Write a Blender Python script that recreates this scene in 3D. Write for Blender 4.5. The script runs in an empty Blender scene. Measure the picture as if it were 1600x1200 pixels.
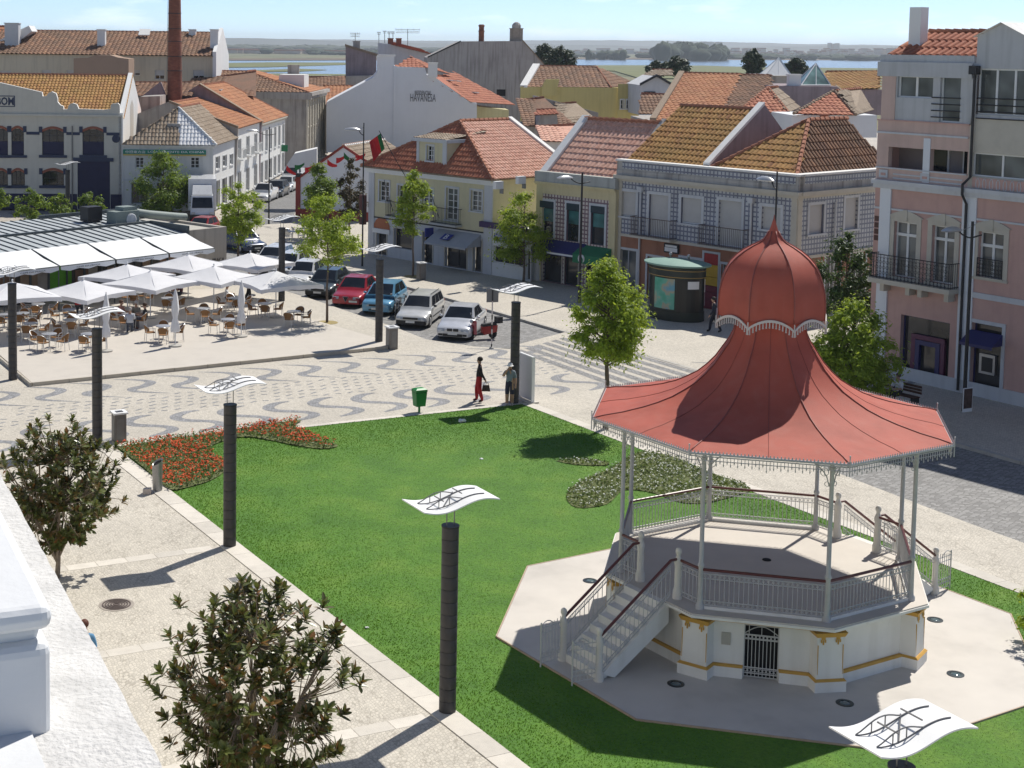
import bpy, bmesh, math, random
from math import sin, cos, pi, radians, sqrt, hypot, atan2, floor
from mathutils import Vector, Matrix
random.seed(7)
SC = bpy.context.scene
COL = SC.collection
V = Vector
# ---------------------------------------------------------------- camera
FPX, PPX, PPY, PITCH, ROLL, CAMH = 2341.957, 564.837, 273.245, 0.086481, 0.011343, 14.0
_r = V((1, 0, 0)); _d = V((0, cos(PITCH), -sin(PITCH))); _u = V((0, sin(PITCH), cos(PITCH)))
CR = _r*cos(ROLL)+_u*sin(ROLL); CU = _u*cos(ROLL)-_r*sin(ROLL); CD = _d
CAM0 = V((0, 0, CAMH))
cd = bpy.data.cameras.new('camera'); cam = bpy.data.objects.new('camera', cd); COL.objects.link(cam)
cd.sensor_fit = 'HORIZONTAL'; cd.sensor_width = 36.0; cd.lens = FPX/1600*36
cd.shift_x = (800-PPX)/1600; cd.shift_y = -(600-PPY)/1600
cd.clip_start = 0.1; cd.clip_end = 30000
cam.matrix_world = Matrix(((CR.x, CU.x, -CD.x, 0), (CR.y, CU.y, -CD.y, 0), (CR.z, CU.z, -CD.z, CAMH), (0, 0, 0, 1)))
SC.camera = cam
# ---------------------------------------------------------------- world, sun, exposure
SUN_AZ, SUN_EL = radians(52.0), radians(52.5)       # azimuth from +X, elevation
w = bpy.data.worlds.new('World'); SC.world = w; w.use_nodes = True
nt = w.node_tree; nt.nodes.clear()
sky = nt.nodes.new('ShaderNodeTexSky'); sky.sky_type = 'NISHITA'; sky.sun_disc = False
sky.sun_elevation = SUN_EL; sky.sun_rotation = pi/2-SUN_AZ
sky.air_density = 0.4; sky.dust_density = 0.0; sky.ozone_density = 1.5; sky.altitude = 20
bg = nt.nodes.new('ShaderNodeBackground'); bg.inputs['Strength'].default_value = 0.125
wo = nt.nodes.new('ShaderNodeOutputWorld')
# faint streaky clouds low in the sky, all round
tcw = nt.nodes.new('ShaderNodeTexCoord'); mpw = nt.nodes.new('ShaderNodeMapping'); mpw.inputs['Scale'].default_value = (9, 9, 42)
nzw = nt.nodes.new('ShaderNodeTexNoise'); nzw.inputs['Scale'].default_value = 1.6; nzw.inputs['Detail'].default_value = 7
crw = nt.nodes.new('ShaderNodeValToRGB'); crw.color_ramp.elements[0].position = .54; crw.color_ramp.elements[1].position = .78
crw.color_ramp.elements[0].color = (0, 0, 0, 1); crw.color_ramp.elements[1].color = (.42, .42, .42, 1)
mxw = nt.nodes.new('ShaderNodeMixRGB'); mxw.inputs[2].default_value = (11.5, 11.8, 12.2, 1)
nt.links.new(tcw.outputs['Generated'], mpw.inputs[0]); nt.links.new(mpw.outputs[0], nzw.inputs[0])
nt.links.new(nzw.outputs[0], crw.inputs[0]); nt.links.new(crw.outputs[0], mxw.inputs[0])
nt.links.new(sky.outputs[0], mxw.inputs[1]); nt.links.new(mxw.outputs[0], bg.inputs[0]); nt.links.new(bg.outputs[0], wo.inputs[0])
sl = bpy.data.lights.new('sun', 'SUN'); sl.energy = 4.5; sl.angle = radians(.53); sl.color = (1.0, .955, .88)
so = bpy.data.objects.new('sun', sl); COL.objects.link(so)
SDIR = V((cos(SUN_EL)*cos(SUN_AZ), cos(SUN_EL)*sin(SUN_AZ), sin(SUN_EL)))
so.rotation_euler = SDIR.to_track_quat('Z', 'Y').to_euler(); so.location = (40, 40, 60)
SC.view_settings.view_transform = 'Standard'; SC.view_settings.look = 'None'
SC.view_settings.exposure = 0.2; SC.view_settings.gamma = 1.0
try:
    SC.cycles.max_bounces = 8; SC.cycles.transparent_max_bounces = 12
    SC.cycles.volume_bounces = 0; SC.cycles.use_denoising = True
except Exception: pass

# ---------------------------------------------------------------- pixel / world helpers
def ray(x, y): return CD+CR*((x-PPX)/FPX)-CU*((y-PPY)/FPX)
def G(x, y, z=0.0):
    d = ray(x, y); t = (z-CAMH)/d.z
    return CAM0+d*t
def PX(p):
    v = V(p)-CAM0; z = v.dot(CD)
    return (PPX+FPX*v.dot(CR)/z, PPY-FPX*v.dot(CU)/z)
def AT(x, y, Y):
    d = ray(x, y); return CAM0+d*(Y/d.y)
def HZ(b, ytop):
    lo, hi = 0., 60.
    for _ in range(45):
        m = (lo+hi)/2
        if PX((b[0], b[1], m))[1] > ytop: lo = m
        else: hi = m
    return lo
GA = radians(25.32); GO = G(180, 700)
GE = V((cos(GA), sin(GA), 0)); GN = V((-sin(GA), cos(GA), 0))
def W(u, v, z=0.0): return V((GO.x, GO.y, 0))+GE*u+GN*v+V((0, 0, z))
def UV(p):
    d = V((p[0]-GO.x, p[1]-GO.y, 0)); return d.dot(GE), d.dot(GN)

# ---------------------------------------------------------------- materials
MATS = {}
def _n(nt, t, **k):
    n = nt.nodes.new(t)
    for a, b in k.items(): setattr(n, a, b)
    return n
def newmat(name):
    m = bpy.data.materials.new(name); m.use_nodes = True; nt = m.node_tree; nt.nodes.clear()
    o = _n(nt, 'ShaderNodeOutputMaterial'); b = _n(nt, 'ShaderNodeBsdfPrincipled')
    nt.links.new(b.outputs[0], o.inputs[0]); MATS[name] = m
    return m, nt, b, o
def c4(c): return (c[0], c[1], c[2], 1)
def mul(c, k): return tuple(min(1, x*k) for x in c)
def tex(nt, kind, scale, coord='Object', **inp):
    t = _n(nt, kind); tc = _n(nt, 'ShaderNodeTexCoord')
    nt.links.new(tc.outputs[coord], t.inputs['Vector']); t.inputs['Scale'].default_value = scale
    for a, b in inp.items(): t.inputs[a].default_value = b
    return t
def ramp(nt, src, stops):
    r = _n(nt, 'ShaderNodeValToRGB'); e = r.color_ramp.elements
    e[0].position, e[0].color = stops[0][0], c4(stops[0][1]); e[1].position, e[1].color = stops[-1][0], c4(stops[-1][1])
    for p, c in stops[1:-1]:
        x = e.new(p); x.color = c4(c)
    nt.links.new(src, r.inputs[0]); return r.outputs[0]
def mix(nt, a, b, fac, mode='MIX'):
    m = _n(nt, 'ShaderNodeMixRGB', blend_type=mode)
    for i, s in ((1, a), (2, b), (0, fac)):
        if hasattr(s, 'is_linked') or hasattr(s, 'links'): nt.links.new(s, m.inputs[i])
        else: m.inputs[i].default_value = s if i == 0 else c4(s)
    return m.outputs[0]
def bump(nt, b, h, st=.3, dist=.02):
    n = _n(nt, 'ShaderNodeBump'); n.inputs['Strength'].default_value = st; n.inputs['Distance'].default_value = dist
    nt.links.new(h, n.inputs['Height']); nt.links.new(n.outputs[0], b.inputs['Normal'])
def M(name, col, rough=.8, var=.18, scale=2.0, bmp=0.0, metal=0.0, spec=.4, streak=0.0, dirt=None, tint=0.0):
    """plain procedural surface: colour broken up by two noises, optional rain streaks, bump, per-face tint"""
    if name in MATS: return MATS[name]
    m, nt, b, o = newmat(name)
    b.inputs['Roughness'].default_value = rough; b.inputs['Metallic'].default_value = metal
    try: b.inputs['Specular IOR Level'].default_value = spec
    except Exception: pass
    n1 = tex(nt, 'ShaderNodeTexNoise', scale, Detail=6.0, Roughness=.62)
    c = ramp(nt, n1.outputs[0], [(.25, mul(col, 1-var)), (.5, col), (.78, mul(col, 1+var*.6))])
    if streak:
        tc = _n(nt, 'ShaderNodeTexCoord'); mp = _n(nt, 'ShaderNodeMapping'); mp.inputs['Scale'].default_value = (3.2, 3.2, .22)
        n2 = _n(nt, 'ShaderNodeTexNoise'); n2.inputs['Scale'].default_value = 1.0; n2.inputs['Detail'].default_value = 8
        nt.links.new(tc.outputs['Object'], mp.inputs[0]); nt.links.new(mp.outputs[0], n2.inputs['Vector'])
        f = ramp(nt, n2.outputs[0], [(.48, (0, 0, 0)), (.75, (streak,)*3)])
        c = mix(nt, c, dirt or mul(col, .35), f)
    if tint:
        at = _n(nt, 'ShaderNodeAttribute'); at.attribute_name = 'tint'
        k = ramp(nt, at.outputs['Fac'], [(0, (1-tint,)*3), (1, (1+tint*.3,)*3)])
        c = mix(nt, c, k, 1.0, 'MULTIPLY')
    nt.links.new(c, b.inputs['Base Color'])
    if bmp:
        n3 = tex(nt, 'ShaderNodeTexNoise', scale*9, Detail=4.0); bump(nt, b, n3.outputs[0], bmp, .02)
    return m
def glassmat(name, col=(.02, .025, .03), rough=.06):
    m, nt, b, o = newmat(name)
    n = tex(nt, 'ShaderNodeTexNoise', .7, Detail=2.0)
    c = ramp(nt, n.outputs[0], [(.35, mul(col, .5)), (.65, mul(col, 1.6))])
    nt.links.new(c, b.inputs['Base Color']); b.inputs['Roughness'].default_value = rough
    try: b.inputs['Specular IOR Level'].default_value = .6
    except Exception: pass
    return m

# ---------------------------------------------------------------- mesh builder
WL = {}
class MB:
    def __init__(s, mat=None):
        s.v = []; s.f = []; s.m = []; s.mats = []; s.t = []; s.cur = mat; s.tint = .5
    def _mi(s, m):
        m = m or s.cur
        if m not in s.mats: s.mats.append(m)
        return s.mats.index(m)
    def vs(s, pts):
        i = len(s.v); s.v.extend([tuple(p) for p in pts]); return i
    def face(s, idx, m=None):
        s.f.append(tuple(idx)); s.m.append(s._mi(m)); s.t.append(s.tint)
    def poly(s, pts, m=None):
        i = s.vs(pts); s.face(range(i, i+len(pts)), m)
    def hexa(s, b, t, m=None):      # bottom 4, top 4 (same winding, ccw from above)
        i = s.vs(list(b)+list(t))
        for q in ((3, 2, 1, 0), (4, 5, 6, 7), (0, 1, 5, 4), (1, 2, 6, 5), (2, 3, 7, 6), (3, 0, 4, 7)): s.face([i+k for k in q], m)
    def obox(s, o, a, b, c, m=None):
        o, a, b, c = V(o), V(a), V(b), V(c)
        if a.cross(b).dot(c) < 0: a, b = b, a
        s.hexa([o, o+a, o+a+b, o+b], [o+c, o+a+c, o+a+b+c, o+b+c], m)
    def box(s, c, sz, m=None, rz=0.0):
        ca, sa = cos(rz), sin(rz); a = V((ca, sa, 0))*sz[0]; b = V((-sa, ca, 0))*sz[1]; k = V((0, 0, sz[2]))
        s.obox(V(c)-a/2-b/2-k/2, a, b, k, m)
    def prism(s, pts, z0, z1, m=None, top=None):
        n = len(pts); i = s.vs([(p[0], p[1], z0) for p in pts]+[(p[0], p[1], z1) for p in pts])
        ar = sum(pts[k][0]*pts[(k+1) % n][1]-pts[(k+1) % n][0]*pts[k][1] for k in range(n))
        R = list(range(n))
        if ar < 0: R = R[::-1]
        s.face([i+k for k in R[::-1]], m); s.face([i+n+k for k in R], top or m)
        for k in range(n):
            a, b = R[k], R[(k+1) % n]; s.face((i+a, i+b, i+n+b, i+n+a), m)
    def tube(s, path, r, n=8, m=None, caps=True):
        path = [V(p) for p in path]; L = len(path); rr = r if isinstance(r, (list, tuple)) else [r]*L
        rings = []; up = None
        for k, p in enumerate(path):
            d = (path[min(k+1, L-1)]-path[max(k-1, 0)])
            d = d.normalized() if d.length > 1e-9 else V((0, 0, 1))
            if up is None: up = V((0, 0, 1)) if abs(d.z) < .9 else V((1, 0, 0))
            x = d.cross(up)
            if x.length < 1e-6: x = d.cross(V((0, 1, 0)))
            x.normalize(); y = x.cross(d).normalized(); up = y
            rings.append(s.vs([p+(x*cos(2*pi*j/n)+y*sin(2*pi*j/n))*rr[k] for j in range(n)]))
        for k in range(L-1):
            a, b = rings[k], rings[k+1]
            for j in range(n):
                j2 = (j+1) % n; s.face((a+j2, a+j, b+j, b+j2), m)
        if caps:
            s.face([rings[0]+j for j in range(n)], m); s.face([rings[-1]+j for j in range(n)][::-1], m)
    def lathe(s, prof, c, n=16, m=None, ph=0.0, caps=True, axis=None, sx=1.0, sy=1.0):
        c = V(c); rings = []
        for r, z in prof:
            pts = []
            for j in range(n):
                a = ph+2*pi*j/n; q = V((r*cos(a)*sx, r*sin(a)*sy, z))
                if axis: q = axis@q
                pts.append(c+q)
            rings.append(s.vs(pts))
        for k in range(len(prof)-1):
            a, b = rings[k], rings[k+1]
            for j in range(n):
                j2 = (j+1) % n; s.face((a+j, a+j2, b+j2, b+j), m)
        if caps:
            s.face([rings[0]+j for j in range(n)][::-1], m); s.face([rings[-1]+j for j in range(n)], m)
    def ball(s, c, r, m=None, nu=10, nv=7):
        rx, ry, rz = r if isinstance(r, (tuple, list)) else (r, r, r)
        s.lathe([(max(1e-4, sin(pi*k/nv)), -cos(pi*k/nv)*rz) for k in range(nv+1)], c, nu, m, sx=rx, sy=ry, caps=False)
    def add(s, o, mtx):
        i = len(s.v); s.v.extend([tuple(mtx@V(p)) for p in o.v])
        for f, mi, t in zip(o.f, o.m, o.t):
            s.f.append(tuple(i+k for k in f)); s.m.append(s._mi(o.mats[mi])); s.t.append(t)
    def mesh(s, name, off=V((0, 0, 0)), smooth=False):
        me = bpy.data.meshes.new(name)
        me.from_pydata([(p[0]-off[0], p[1]-off[1], p[2]-off[2]) for p in s.v], [], s.f)
        for m in s.mats: me.materials.append(m)
        me.polygons.foreach_set('material_index', s.m)
        if smooth is True: me.polygons.foreach_set('use_smooth', [True]*len(s.f))
        if any(t != .5 for t in s.t):
            a = me.attributes.new('tint', 'FLOAT', 'FACE'); a.data.foreach_set('value', s.t)
        me.update()
        if smooth not in (True, False): me.shade_smooth(); smooth_angle(me, smooth)
        return me
    def build(s, name, parent=None, smooth=False, local=False, label=None):
        off = V((0, 0, 0))
        if parent is not None and not local: off = WL.get(parent.name, V((0, 0, 0)))
        o = bpy.data.objects.new(name, s.mesh(name, off, smooth)); COL.objects.link(o)
        if parent is not None: o.parent = parent
        WL[o.name] = off
        if label: o['label'] = label
        return o
def smooth_angle(me, deg):
    """sharp edges above an angle, by face normals"""
    bm = bmesh.new(); bm.from_mesh(me); lim = radians(deg)
    bmesh.ops.remove_doubles(bm, verts=bm.verts, dist=1e-5)
    for e in bm.edges:
        if len(e.link_faces) == 2: e.smooth = e.calc_face_angle(0) < lim
    for f in bm.faces: f.smooth = True
    bm.to_mesh(me); bm.free()
def tag(o, label, cat, group=None, kind=None):
    o['label'] = label
    if cat: o['category'] = cat
    if group: o['group'] = group
    if kind: o['kind'] = kind
    return o
def thing(name, label, cat, loc=(0, 0, 0), group=None, rz=0.0):
    o = bpy.data.objects.new(name, None); COL.objects.link(o); o.location = loc; o.rotation_euler = (0, 0, rz)
    o.empty_display_size = .2; WL[o.name] = V(loc); return tag(o, label, cat, group)
def struct(mb, name, label=None, kind='structure', smooth=False):
    o = mb.build(name, None, smooth); o['kind'] = kind
    o['label'] = label or name.replace('_', ' '); return o
def dup(root, loc, rz=0.0, label=None, group=None, sc=1.0):
    r = root.copy(); COL.objects.link(r); r.location = loc; r.rotation_euler = (0, 0, rz); r.scale = (sc, sc, sc)
    if label: r['label'] = label
    if group: r['group'] = group
    for ch in root.children:
        c = ch.copy(); COL.objects.link(c); c.parent = r
        for g_ in ch.children:
            d = g_.copy(); COL.objects.link(d); d.parent = c
    return r
def inpoly(x, y, P):
    c = False; n = len(P); j = n-1
    for i in range(n):
        xi, yi = P[i][0], P[i][1]; xj, yj = P[j][0], P[j][1]
        if (yi > y) != (yj > y) and x < (xj-xi)*(y-yi)/(yj-yi)+xi: c = not c
        j = i
    return c
def catmull(P, n=6):
    out = []; L = len(P)
    for i in range(L-1):
        p0, p1, p2, p3 = [V(P[max(0, min(L-1, k))]) for k in (i-1, i, i+1, i+2)]
        for j in range(n):
            t = j/n
            out.append(.5*((2*p1)+(p2-p0)*t+(2*p0-5*p1+4*p2-p3)*t*t+(3*p1-p0-3*p2+p3)*t**3))
    out.append(V(P[-1])); return out
FONT = None
def text_mesh(s, size, name='lettering', bold=0.0, ext=.008):
    cu = bpy.data.curves.new('t', 'FONT'); cu.body = s; cu.size = size; cu.extrude = ext; cu.offset = bold
    cu.align_x = 'CENTER'; cu.align_y = 'CENTER'; cu.resolution_u = 2
    o = bpy.data.objects.new('t', cu); COL.objects.link(o)
    dg = bpy.context.evaluated_depsgraph_get(); dg.update()
    me = bpy.data.meshes.new_from_object(o.evaluated_get(dg)); me.name = name
    bpy.data.objects.remove(o); bpy.data.curves.remove(cu)
    return me
def lettering(s, pos, right, up, width, mat, parent=None, height=None, bold=0.0, name='lettering'):
    """flat lettering lying on a sign or a wall, centred at pos"""
    me = text_mesh(s, 1.0, name, bold)
    xs = [v.co.x for v in me.vertices]; ys = [v.co.y for v in me.vertices]
    if not xs: return None
    wd = max(xs)-min(xs); hg = max(ys)-min(ys); cx = (max(xs)+min(xs))/2; cy = (max(ys)+min(ys))/2
    k = width/wd; ky = (height/hg) if height else k
    r = V(right).normalized(); u = V(up).normalized(); n = r.cross(u)
    off = WL.get(parent.name, V((0, 0, 0))) if parent is not None else V((0, 0, 0))
    for v in me.vertices:
        q = V(pos)+r*((v.co.x-cx)*k)+u*((v.co.y-cy)*ky)+n*(v.co.z+.004); v.co = q-off
    me.materials.clear(); me.materials.append(mat)
    o = bpy.data.objects.new(name, me); COL.objects.link(o)
    if parent is not None: o.parent = parent; WL[o.name] = off
    return o
# ================================================================ ground materials
def stonemat(name, c_stone, c_joint, scale, var=.25, joint=.06, blotch=.12, rough=.75, bmp=.35, stretch=(1, 1, 1), rot=0.0, wave=0.0):
    m, nt, b, o = newmat(name); b.inputs['Roughness'].default_value = rough
    tc = _n(nt, 'ShaderNodeTexCoord'); mp = _n(nt, 'ShaderNodeMapping')
    mp.inputs['Scale'].default_value = stretch; mp.inputs['Rotation'].default_value = (0, 0, rot)
    nt.links.new(tc.outputs['Object'], mp.inputs[0]); vec = mp.outputs[0]
    if wave:
        nz = _n(nt, 'ShaderNodeTexNoise'); nz.inputs['Scale'].default_value = .5; nt.links.new(vec, nz.inputs['Vector'])
        vm = _n(nt, 'ShaderNodeMixRGB', blend_type='ADD'); vm.inputs[0].default_value = wave
        nt.links.new(vec, vm.inputs[1]); nt.links.new(nz.outputs[1], vm.inputs[2]); vec = vm.outputs[0]
    v1 = _n(nt, 'ShaderNodeTexVoronoi'); v1.inputs['Scale'].default_value = scale; v1.inputs['Randomness'].default_value = .55
    v2 = _n(nt, 'ShaderNodeTexVoronoi', feature='DISTANCE_TO_EDGE'); v2.inputs['Scale'].default_value = scale; v2.inputs['Randomness'].default_value = .55
    nt.links.new(vec, v1.inputs['Vector']); nt.links.new(vec, v2.inputs['Vector'])
    sp = _n(nt, 'ShaderNodeSeparateColor'); nt.links.new(v1.outputs['Color'], sp.inputs[0])
    c = ramp(nt, sp.outputs[0], [(0, mul(c_stone, 1-var)), (.6, c_stone), (1, mul(c_stone, 1+var*.5))])
    j = ramp(nt, v2.outputs['Distance'], [(joint*.4, (1, 1, 1)), (joint*1.6, (0, 0, 0))])
    c = mix(nt, c, c_joint, j)
    n1 = tex(nt, 'ShaderNodeTexNoise', .35, Detail=7.0, Roughness=.6)
    k = ramp(nt, n1.outputs[0], [(.3, (1-blotch,)*3), (.7, (1+blotch*.4,)*3)])
    c = mix(nt, c, k, 1.0, 'MULTIPLY'); nt.links.new(c, b.inputs['Base Color'])
    bump(nt, b, v2.outputs['Distance'], bmp, .01); return m
PAVE = stonemat('paving_cream', (.56, .515, .435), (.38, .345, .285), 12, var=.14, rot=.44)
PAVE2 = stonemat('paving_cream_rows', (.57, .525, .445), (.375, .34, .28), 10.5, var=.13, stretch=(1.3, .8, 1), rot=.9, wave=.6)
WAVEM = stonemat('basalt_mosaic', (.285, .285, .29), (.16, .16, .16), 9, var=.3)
ROADM = stonemat('granite_setts', (.275, .27, .26), (.14, .135, .13), 6.5, var=.35, stretch=(.75, 1.25, 1), rot=.5, joint=.07)
ROADF = stonemat('asphalt_far', (.21, .205, .195), (.12, .12, .115), 7, var=.25)
STRIPE = stonemat('crossing_dark_setts', (.26, .255, .25), (.12, .12, .11), 7, var=.3)
SLAB = M('limestone_slab', (.63, .585, .51), .7, .12, 3.0, .1, tint=.16)
TERR = M('terrace_stone', (.545, .50, .435), .7, .08, 1.3, .05)
KERBM = M('kerb_granite', (.42, .40, .36), .75, .2, 3, .1)
SOIL = M('bare_soil', (.16, .11, .065), .95, .4, 4, .3)
FORE = stonemat('forecourt_paving', (.50, .455, .385), (.36, .32, .27), 3.2, var=.1, blotch=.18)
LANDM = None
def landmat():
    m, nt, b, o = newmat('far_land'); b.inputs['Roughness'].default_value = .95
    n1 = tex(nt, 'ShaderNodeTexNoise', .012, Detail=9.0, Roughness=.65)
    c = ramp(nt, n1.outputs[0], [(.32, (.055, .075, .03)), (.45, (.10, .115, .05)), (.56, (.19, .17, .085)), (.7, (.13, .14, .06))])
    nt.links.new(c, b.inputs['Base Color']); return m
LANDM = landmat()
def grassmat():
    m, nt, b, o = newmat('lawn_turf'); b.inputs['Roughness'].default_value = .85
    n1 = tex(nt, 'ShaderNodeTexNoise', .55, Detail=5.0, Roughness=.55); n2 = tex(nt, 'ShaderNodeTexNoise', 14, Detail=6.0, Roughness=.75)
    a = ramp(nt, n1.outputs[0], [(.28, (.050, .145, .008)), (.5, (.075, .19, .010)), (.68, (.11, .22, .016)), (.8, (.16, .23, .03))])
    k = ramp(nt, n2.outputs[0], [(.3, (.55,)*3), (.5, (1,)*3), (.72, (1.35, 1.3, 1.2))])
    c = mix(nt, a, k, 1.0, 'MULTIPLY'); nt.links.new(c, b.inputs['Base Color']); bump(nt, b, n2.outputs[0], .6, .04); return m
TURF = grassmat()

def sheet(name, pts, z, mat, label=None, sub=None):
    mb = MB(mat); mb.poly([(p[0], p[1], z if len(p) < 3 or True else p[2]) for p in pts])
    return struct(mb, name, label)
def ccw(pts):
    ar = sum(pts[k][0]*pts[(k+1) % len(pts)][1]-pts[(k+1) % len(pts)][0]*pts[k][1] for k in range(len(pts)))
    return pts if ar > 0 else pts[::-1]
def uvp(P): return ccw([W(u, v) for u, v in P])
def pxp(P, z=0): return ccw([G(x, y, z) for x, y in P])

# ================================================================ ground sheets
mb = MB(LANDM); mb.poly([(-9000, -200, -.9), (9000, -200, -.9), (9000, 14000, -.9), (-9000, 14000, -.9)])
struct(mb, 'ground', 'flat farmland and marsh reaching to the horizon')
mb = MB(FORE); mb.poly([(-70, -6, -.115), (90, -6, -.115), (90, 330, -.115), (-70, 330, -.115)])
struct(mb, 'town_ground', 'pale paved ground under the whole town')
# plaza with mosaic
PLZ = uvp([(-34, .1), (16.6, .1), (16.75, -2), (21.4, -2), (21.6, 9.5), (20.3, 10.7), (19.0, 13), (19.0, 16.2), (18.4, 26), (17.0, 38), (15.5, 44), (-34, 44)])
plaza = sheet('plaza', PLZ, 0.0, PAVE, 'cream mosaic stone square with dark wave inlays')
def ribbon(mb, path, wid, z):
    n = len(path); L = []; R = []
    for i in range(n):
        d = (path[min(i+1, n-1)]-path[max(i-1, 0)]); d.normalize(); q = V((-d.y, d.x, 0))
        L.append(path[i]+q*wid[i]/2); R.append(path[i]-q*wid[i]/2)
    a = mb.vs([(p.x, p.y, z) for p in L]); b = mb.vs([(p.x, p.y, z) for p in R])
    for i in range(n-1): mb.face((b+i, b+i+1, a+i+1, a+i))
def wave(tmpl, wid, u0, v0=0.0, par=None):
    P = catmull([W(u0+a, v0+b) for a, b in tmpl], 7); ww = catmull([(x, 0, 0) for x in wid], 7)
    mb = MB(WAVEM); ribbon(mb, P, [max(.03, q.x) for q in ww], .004)
    mb.build('wave_inlay', par)
UP = [(0, 10.35), (.95, 9.8), (1.26, 9.25), (.8, 8.68), (.22, 8.35), (.28, 7.85), (1.4, 7.1)]; UPW = [.05, .26, .46, .42, .44, .28, .04]
LO = [(1.15, 3.98), (.55, 3.85), (.02, 3.35), (.12, 2.78), (1.0, 2.2), (1.24, 1.72), (.9, 1.33), (.15, 1.02)]; LOW = [.1, .34, .46, .42, .34, .46, .36, .12]
k = 0
for i in range(-11, 11):
    if i > -9: wave(UP, UPW, 12.24+(i-5)*1.87+(9.35 if False else 0), 0.0, plaza)
for i in range(6, 9): wave(UP, UPW, 12.24+i*1.87-9.35, 0, plaza) if False else None
for i in range(-12, 7): wave(LO, LOW, 8.88+i*1.87, 0.0, plaza)
mb = MB(WAVEM)
for r in range(6):
    v = 4.45+r*.5
    for i in range(-22, 48):
        u = i*.52+(r % 3)*.17-2
        if random.random() < .93:
            a = GA+(.5 if (i+r) % 2 else -.25); c = W(u+random.uniform(-.03, .03), v); d = V((cos(a), sin(a), 0))*(.17 if (i+r) % 2 else .12); q = V((-d.y, d.x, 0)).normalized()*.05
            mb.poly([c-d-q+V((0, 0, .004)), c+d-q+V((0, 0, .004)), c+d+q+V((0, 0, .004)), c-d+q+V((0, 0, .004))])
o = mb.build('mosaic_dash', plaza); o['kind'] = 'stuff'
# walkway along the near building
WALKL = uvp([(-16, .1), (-.3, .1), (1.03, -36), (1.4, -48), (-16, -48)])
walk = sheet('walkway', WALKL, 0.0, PAVE2, 'cream mosaic walkway between the lawn and the white parapet')
for v in (-11.1, -17.0, -22.9):
    for i in range(8):
        u1 = -.42+(-v-11)*.045-i*.82; jj = random.uniform(-.02, .02)
        mb = MB(SLAB); mb.tint = random.random(); P = uvp([(u1-.8, v-.2), (u1, v-.2), (u1, v+.2), (u1-.8, v+.2)]); mb.prism(P, -.05, .005)
        mb.build('paving_slab', walk)
RW = uvp([(16.75, -2), (21.4, -2), (21.0, -18), (21.4, -40), (18.55, -40), (18.5, -36)])
walkr = sheet('walkway_right', RW, 0.0, PAVE2, 'cream mosaic footpath between the lawn and the cobbled road')
for i in range(12):
    u = 19+i*1.87-13.0
# ---- roads
RD = uvp([(15.4, 46), (17.0, 38), (18.4, 26), (19.0, 16.2), (19.0, 13), (20.3, 10.7), (21.6, 9.5), (21.45, -2), (21.0, -18), (21.4, -40), (30.5, -40), (28.18, -13.7), (26.91, 2.3), (26.2, 16.4), (25.28, 29.4), (24.1, 44.7), (23.0, 58), (24.5, 66), (20, 76), (12, 74), (13, 56)])
road = sheet('road', RD, -.11, ROADM, 'grey granite sett road running past the square')
LST = pxp([(345, 352), (395, 368), (455, 345), (466, 318), (482, 262), (466, 262), (424, 312), (345, 340)])
sheet('side_street', LST, -.105, ROADF, 'grey side street lined with parked cars')
# raised crossing with stripes
CP = [(21.55, 9.55), (22.5, 10.35), (26.32, 12.1), (26.92, 2.3), (27.25, -3.2), (21.35, -3.2)]
mb = MB(PAVE); mb.prism(uvp(CP), -.2, .001); cross = struct(mb, 'road_crossing', 'raised crossing of cream and grey stripes across the road')
for i in range(7):
    t0, t1 = (i+.06)/7, (i+.66)/7
    def cu(t, v): a = 21.5; b = 26.3+(12-v)*.06; return W(a+(b-a)*t, v, .006)
    mb = MB(STRIPE)
    mb.poly([cu(t0, -3.0), cu(t1, -3.0), cu(t1, 9.0+t1*2.4), cu(t0, 9.0+t0*2.4)])
    mb.build('stripe', cross)
# ---- kerb stones
def kerbrun(P, name, parent, wid=.22, h0=-.2, h1=.012, step=1.1, mat=None, side=1):
    n = 0
    for i in range(len(P)-1):
        a, b = V(P[i]), V(P[i+1]); L = (b-a).length; k = max(1, round(L/step)); d = (b-a)/k; q = V((-d.y, d.x, 0)).normalized()*wid*side
        for j in range(k):
            s = a+d*(j+.006); e = a+d*(j+.994); mb = MB(mat or KERBM); mb.tint = random.random()
            mb.prism(ccw([s, e, e+q, s+q]), h0, h1+random.uniform(-.003, .003)); mb.build(name, parent); n += 1
    return n
FK = [(22.9, 58), (24.1, 44.7), (25.28, 29.4), (26.2, 16.4), (26.91, 2.3), (28.18, -13.7), (30.4, -40)]
FWALK = uvp([(24.12, 44.7), (25.3, 29.4), (26.22, 16.4), (26.93, 2.3), (28.2, -13.7), (30.5, -40), (60, -40), (60, 60), (23, 58)])
fwalk = sheet('pavement', FWALK, 0.0, PAVE, 'cream pavement in front of the far shops')
kerbrun([W(u, v) for u, v in FK], 'kerb_stone', fwalk, .2, -.2, .015, 1.4, side=-1)
for i in range(6): wave(UP, UPW, 27.6+i*1.87, -6.5, fwalk); wave(LO, LOW, 27.4+i*1.87, -6.5+2.2, fwalk)
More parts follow.
